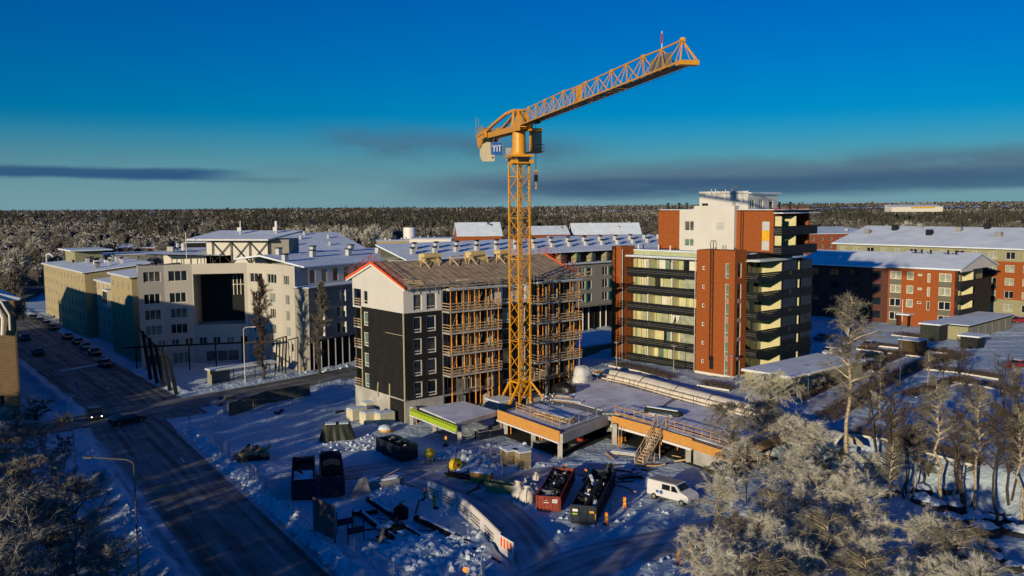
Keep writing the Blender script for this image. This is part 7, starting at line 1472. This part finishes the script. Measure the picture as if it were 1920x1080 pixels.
for i, (px, py, h, s_) in enumerate(((215, 520, 8, 1), (232, 522, 8, 1), (252, 518, 8, 2), (268, 516, 7, 1), (292, 512, 8, 2), (690, 474, 11, 1), (720, 474, 11, 2), (842, 478, 15, 3), (615, 488, 8, 1), (505, 500, 7, 2), (75, 520, 9, 0), (100, 515, 10, 1), (35, 560, 12, 1), (20, 590, 12, 2), (10, 545, 12, 0), (40, 520, 12, 1), (30, 620, 9, 1), (5, 640, 10, 2), (1012, 450, 13, 3), (1240, 470, 10, 0), (1640, 455, 9, 1), (1680, 452, 9, 1), (1716, 455, 10, 2), (1560, 452, 9, 2), (1875, 560, 9, 1), (60, 500, 10, 2), (130, 500, 9, 1), (150, 498, 9, 0))):
    place((FM+[SP])[s_], px, py, h, ('dark conifer before the bright roofed brick house' if px < 900 else 'dark conifer among snow roofs right of the crane mast') if s_ == 3 else FTL[i], 'trees among the farther houses' if s_ < 3 else None)
# woods behind and left of the camera, whose long shadows lie on the site
n_ = 0; occ = []; tries = 0
for k in range(60):
    x, y = random.uniform(38, 108), random.uniform(15, 88)
    if x/max(y, 1) < .62 or any(math.dist((x, y), o_) < 4.5 for o_ in occ): continue
    occ.append((x, y)); place(SP if k % 2 else FR[k % 4], 0, 0, random.uniform(10, 13), 'tree of the wood right of the camera, outside the photo', 'trees of the wood right of the camera', xy=(x, y))
while n_ < 300 and tries < 30000:
    tries += 1; x, y = random.uniform(-105, 8), random.uniform(-35, 98)
    if x/max(y, 1) > -.62 and y > 36: continue
    if y > 36 and x > -62+0*y and y > 60 and x > -60: continue
    rdist = float(seg_dist(np.array([x]), np.array([y]), ROADS['road'][0])[0])
    if rdist < 8 or any(math.dist((x, y), o_) < 3.3 for o_ in occ): continue
    occ.append((x, y)); n_ += 1
    hgt = random.uniform(11, 13.5) if x < -56 and 50 < y < 88 else (random.uniform(7.5, 9) if x < -50 else random.uniform(10, 12))
    sp_ = n_ % 5 > 1 and y < 80 and (y < 34 or x/y < -.8); place(SP if sp_ else (BR+FR[1:2])[n_ % (2 if y > 36 else 3)], 0, 0, hgt*(1.12 if sp_ else 1), 'tree of the mixed wood beside the road, behind the camera', 'trees of the wood behind the camera', xy=(x, y))
rt_ = random.Random(11)
for i in range(16): place(FM[(0, 0, 1)[i % 3]], 545+i*12, 474-(i % 3)*5, rt_.uniform(15, 19), 'large pale frosted tree in the belt behind the snow roofs', 'pale frosted trees behind the centre roofs')
for i in range(22): place(FM[i % 3], rt_.uniform(-30, 175), rt_.uniform(478, 530), rt_.uniform(11, 15), 'large frosted tree in the belt behind the yellow street houses', 'frosted trees behind the street houses')
for i in range(14): place(FM[i % 3], rt_.uniform(1580, 1910), rt_.uniform(448, 456), rt_.uniform(12, 16), 'frosted tree in the belt behind the long olive block', 'frosted trees behind the olive block')
# the wide frosted wood up to the horizon

rg = np.random.default_rng(44); parts_ = []; mis = []; cores = []; US = []
for q_ in range(4):
    for k_ in range(7):
        def P_(a, b): th = math.pi*(a/4-.5); ph = 2*math.pi*b/7; return (math.cos(th)*math.cos(ph), math.cos(th)*math.sin(ph), math.sin(th))
        US += [(P_(q_, k_), P_(q_, k_+1), P_(q_+1, k_+1)), (P_(q_, k_), P_(q_+1, k_+1), P_(q_+1, k_))]
US = np.array(US)
for (d0, d1, n, nt, sz, ll, ww) in ((240, 620, 1500, 300, 1.25, 1.0, .12), (520, 1100, 2600, 150, 1.4, 1.3, .2), (1000, 2200, 4600, 50, 1.5, 2.2, .4), (2000, 7000, 6500, 18, 2.2, 4.0, .9)):
    d = np.sqrt(rg.uniform(d0**2, d1**2, n)); a = rg.uniform(-.72, .72, n); x = np.sin(a)*d; y = np.cos(a)*d; px = 960+FPX*x/y; ok = (y > dmin(px)); x, y, d, px = x[ok], y[ok], d[ok], px[ok]; n = len(x)
    gap = fbm(x, y, 160+d0*.15, 3); keep = gap > (.22 if d0 < 1500 else .18); x, y, d, px = x[keep], y[keep], d[keep], px[keep]; n = len(x)
    gz = hfun(x, y, False); cl = fbm(x, y, 170+d0*.2, 8)+rg.normal(size=n)*.05; con = cl > (.50 if d0 > 900 else .57); con |= ((px > 180) & (px < 560) & (d > 650) & (rg.random(n) < .35)); con |= (px < 700) & (d > 1300) & (rg.random(n) < .3); con &= ~((px > 550) & (px < 1900) & (d < 900) & (rg.random(n) < .75))
    h = rg.uniform(7, 14, n)*(.75+.6*fbm(x, y, 90+d0*.1, 12))*np.where(con, 1.3, 1.0)*(1 if d0 < 1500 else 1.1); r_ = np.where(con, h*.2, h*.36)*sz*rg.uniform(.8, 1.2, n)
    idx = np.repeat(np.arange(n), nt); m = len(idx); u = rg.normal(size=(m, 3)); u /= np.linalg.norm(u, axis=1, keepdims=True); q = rg.random(m)**.22; ph = rg.uniform(0, 6, n)[idx]
    lob = .75+.3*np.sin(u[:, 0]*5+ph)*np.cos(u[:, 1]*4+u[:, 2]*4+ph); P = np.empty((m, 3)); cz = .5+.5*u[:, 2]*q; cone = np.where(con[idx], (1.05-cz)*1.5, 1.0)
    P[:, 0] = x[idx]+u[:, 0]*q*lob*r_[idx]*cone; P[:, 1] = y[idx]+u[:, 1]*q*lob*r_[idx]*cone; P[:, 2] = gz[idx]+h[idx]*(.5+.5*u[:, 2]*q*lob)
    D = u*.6+rg.normal(size=(m, 3))*.6; D /= np.linalg.norm(D, axis=1, keepdims=True); s_ = (h[idx]/12); uc = US[None]; lobc = .62+.16*np.sin(uc[..., 0]*5+ph[:: nt][:, None, None])*np.cos(uc[..., 1]*4+uc[..., 2]*4+ph[::nt][:, None, None]); cn_ = np.where(con, 1.0, 0)[:, None, None]; tp = 1-cn_*(.5+.5*uc[..., 2])*.8; Cc = np.stack([x[:, None, None]+uc[..., 0]*lobc*tp*r_[:, None, None], y[:, None, None]+uc[..., 1]*lobc*tp*r_[:, None, None], gz[:, None, None]+h[:, None, None]*(.5+.46*uc[..., 2]*lobc)], -1); cores.append(Cc.reshape(-1, 3, 3)); parts_.append(slivers(P, D, ll*s_*rg.uniform(.5, 1.3, m), ww*s_*rg.uniform(.6, 1.4, m), rg))
    kind = np.where(con, 2, np.where(cl+rg.normal(size=n)*.06 > np.where(px > 520, .50, .43), 1, 0)); mis.append(kind[idx])
ncr = sum(len(c) for c in cores); mis.append(np.full(ncr, 3)); parts_ += cores  # dark solid cores added inside the crowns to block light and deepen shade
fo = link('forest', tri_mesh('forest', np.concatenate(parts_), [mat('far_frost', (.60, .58, .50), .9, .3, .012, col2=(.30, .29, .25)), mat('far_brown_frost', (.42, .38, .31), .9, .3, .012, col2=(.14, .12, .09)), mat('far_needles', (.04, .045, .03), .9, .3, .05), mat('crown_shade_core', (.10, .09, .075), .95, .3, .05, col2=(.045, .04, .03))], np.concatenate(mis))); tag(fo, 'wide frosted wood stretching behind the town up to the horizon', 'forest', None, 'stuff')
# boulders along the stream
random.seed(9)
RK = []
for i in range(4):
    rg = np.random.default_rng(300+i); m = MB(); nn, kk = 9, 5
    for q in range(kk+1):
        ph = math.pi*.5*q/kk
        for k in range(nn): a = 2*math.pi*k/nn; j = rg.uniform(.8, 1.15); m.v.append((math.cos(a)*math.cos(ph)*j, math.sin(a)*math.cos(ph)*j*.8, math.sin(ph)*.75*rg.uniform(.9, 1.1)))
    for q in range(kk):
        for k in range(nn): m.f.append((q*nn+k, q*nn+(k+1) % nn, (q+1)*nn+(k+1) % nn, (q+1)*nn+k)); m.m.append(0)
    t = link('boulder', None); tag(t, 'x', 'boulder'); m.build('stone', ROCK, t); c = MB(); c.v = [(x*.93, y*.93, z+.13 if z > .3 else z) for x, y, z in m.v]; c.f = [f for f in m.f if min(f) >= 2*nn]; c.m = [0]*len(c.f); c.build('snow_cap', SNOW, t, smooth=True); KIDS[t.name] = list(t.children); t['H'] = 1.0; RK.append(t)
for i in range(46):
    px, py = (random.uniform(1770, 1935), random.uniform(945, 1085)) if i < 34 else (random.uniform(1650, 1800), random.uniform(868, 930))
    place(RK[i % 4], px, py, random.uniform(.6, 1.5), 'snow capped dark boulder on the stream bank at the lower right', 'boulders of the stream bank')
for r_ in KIDS:
    pass

# lumps of snow and clods thrown up by the ploughs, too many to count
rg = np.random.default_rng(70); V = []; F = []
def clods(cx, cy, rx, ry, n, s0, s1, z=None):
    for _ in range(n):
        px, py = cx+rg.normal()*rx, cy+rg.normal()*ry; x, y = G(px, py, z or 0); zz = z if z is not None else float(hfun(np.array([x]), np.array([y]))[0])
        if z is None and min(float(seg_dist(np.array([x]), np.array([y]), p)[0])-w for p, w in list(ROADS.values())+TRACKS) < .1: continue
        s = rg.uniform(s0, s1)**1.0; b = len(V); k = 6; j = rg.uniform(.7, 1.3, 13)
        for i in range(6): V.append((x+math.cos(i*1.047)*s*j[i], y+math.sin(i*1.047)*s*j[i], zz-.05))
        for i in range(6): V.append((x+math.cos(i*1.047+.4)*s*.6*j[i+6], y+math.sin(i*1.047+.4)*s*.6*j[i+6], zz+s*.55*j[i]))
        V.append((x, y, zz+s*.8*j[12]))
        for i in range(6): F.append((b+i, b+(i+1) % 6, b+6+(i+1) % 6, b+6+i)); F.append((b+6+i, b+6+(i+1) % 6, b+12))
clods(810, 1045, 50, 22, 420, .08, .42); clods(880, 866, 40, 12, 260, .08, .42); clods(735, 925, 30, 12, 160, .06, .25); clods(1010, 885, 40, 12, 60, .06, .25); clods(1140, 975, 60, 30, 110, .05, .3)
clods(690, 835, 50, 12, 110, .05, .25); clods(860, 970, 50, 25, 90, .05, .3); clods(1240, 1040, 40, 20, 90, .06, .3); clods(1240, 778, 16, 5, 40, .05, .22, 3.12); clods(1045, 745, 20, 5, 40, .05, .2, 3.12)
for k in range(26): t_ = k/25; clods(345+300*t_, 815+250*t_, 9, 9, 22, .06, .36)
for k in range(16): t_ = k/15; clods(180+110*t_, 850+200*t_, 7, 7, 8, .06, .26)
for k in range(14): t_ = k/13; clods(570+110*t_, 712-22*t_, 10, 3, 16, .08, .36)
sc = bpy.data.meshes.new('snow_clods'); sc.from_pydata(V, [], F); sc.materials.append(SNOW); o = link('snow_clods', sc); tag(o, 'loose lumps of ploughed snow along the roads and over the site heaps', 'snow', None, 'stuff')
# loose boards and sticks lying about
rnd = random.Random(123)
for i in range(56):
    px, py = ((rnd.uniform(830, 960), rnd.uniform(850, 935)), (rnd.uniform(660, 790), rnd.uniform(940, 1030)), (rnd.uniform(1020, 1200), rnd.uniform(880, 925)), (rnd.uniform(1130, 1290), rnd.uniform(850, 885)))[i % 4]; L_ = rnd.uniform(.8, 3.2)
    t = thing('board', ('loose board in the snow among the heaps and orange crate', 'loose board in the snow among the black beams', 'loose board in the snow behind the skips', 'loose board in the snow at the foot of the timber stair')[i % 4], 'board', (*G(px, py, 0), .22), rnd.uniform(0, 180), ('boards by the heaps', 'boards by the beams', 'boards behind the skips', 'boards by the stair')[i % 4]); m = MB(); m.bar((0, 0, 0), (L_, 0, rnd.uniform(0, .3)), rnd.uniform(.03, .09), 4); part('plank', m, rnd.choice((WOODP, HEDGE, WOOD, DKMET)), t)
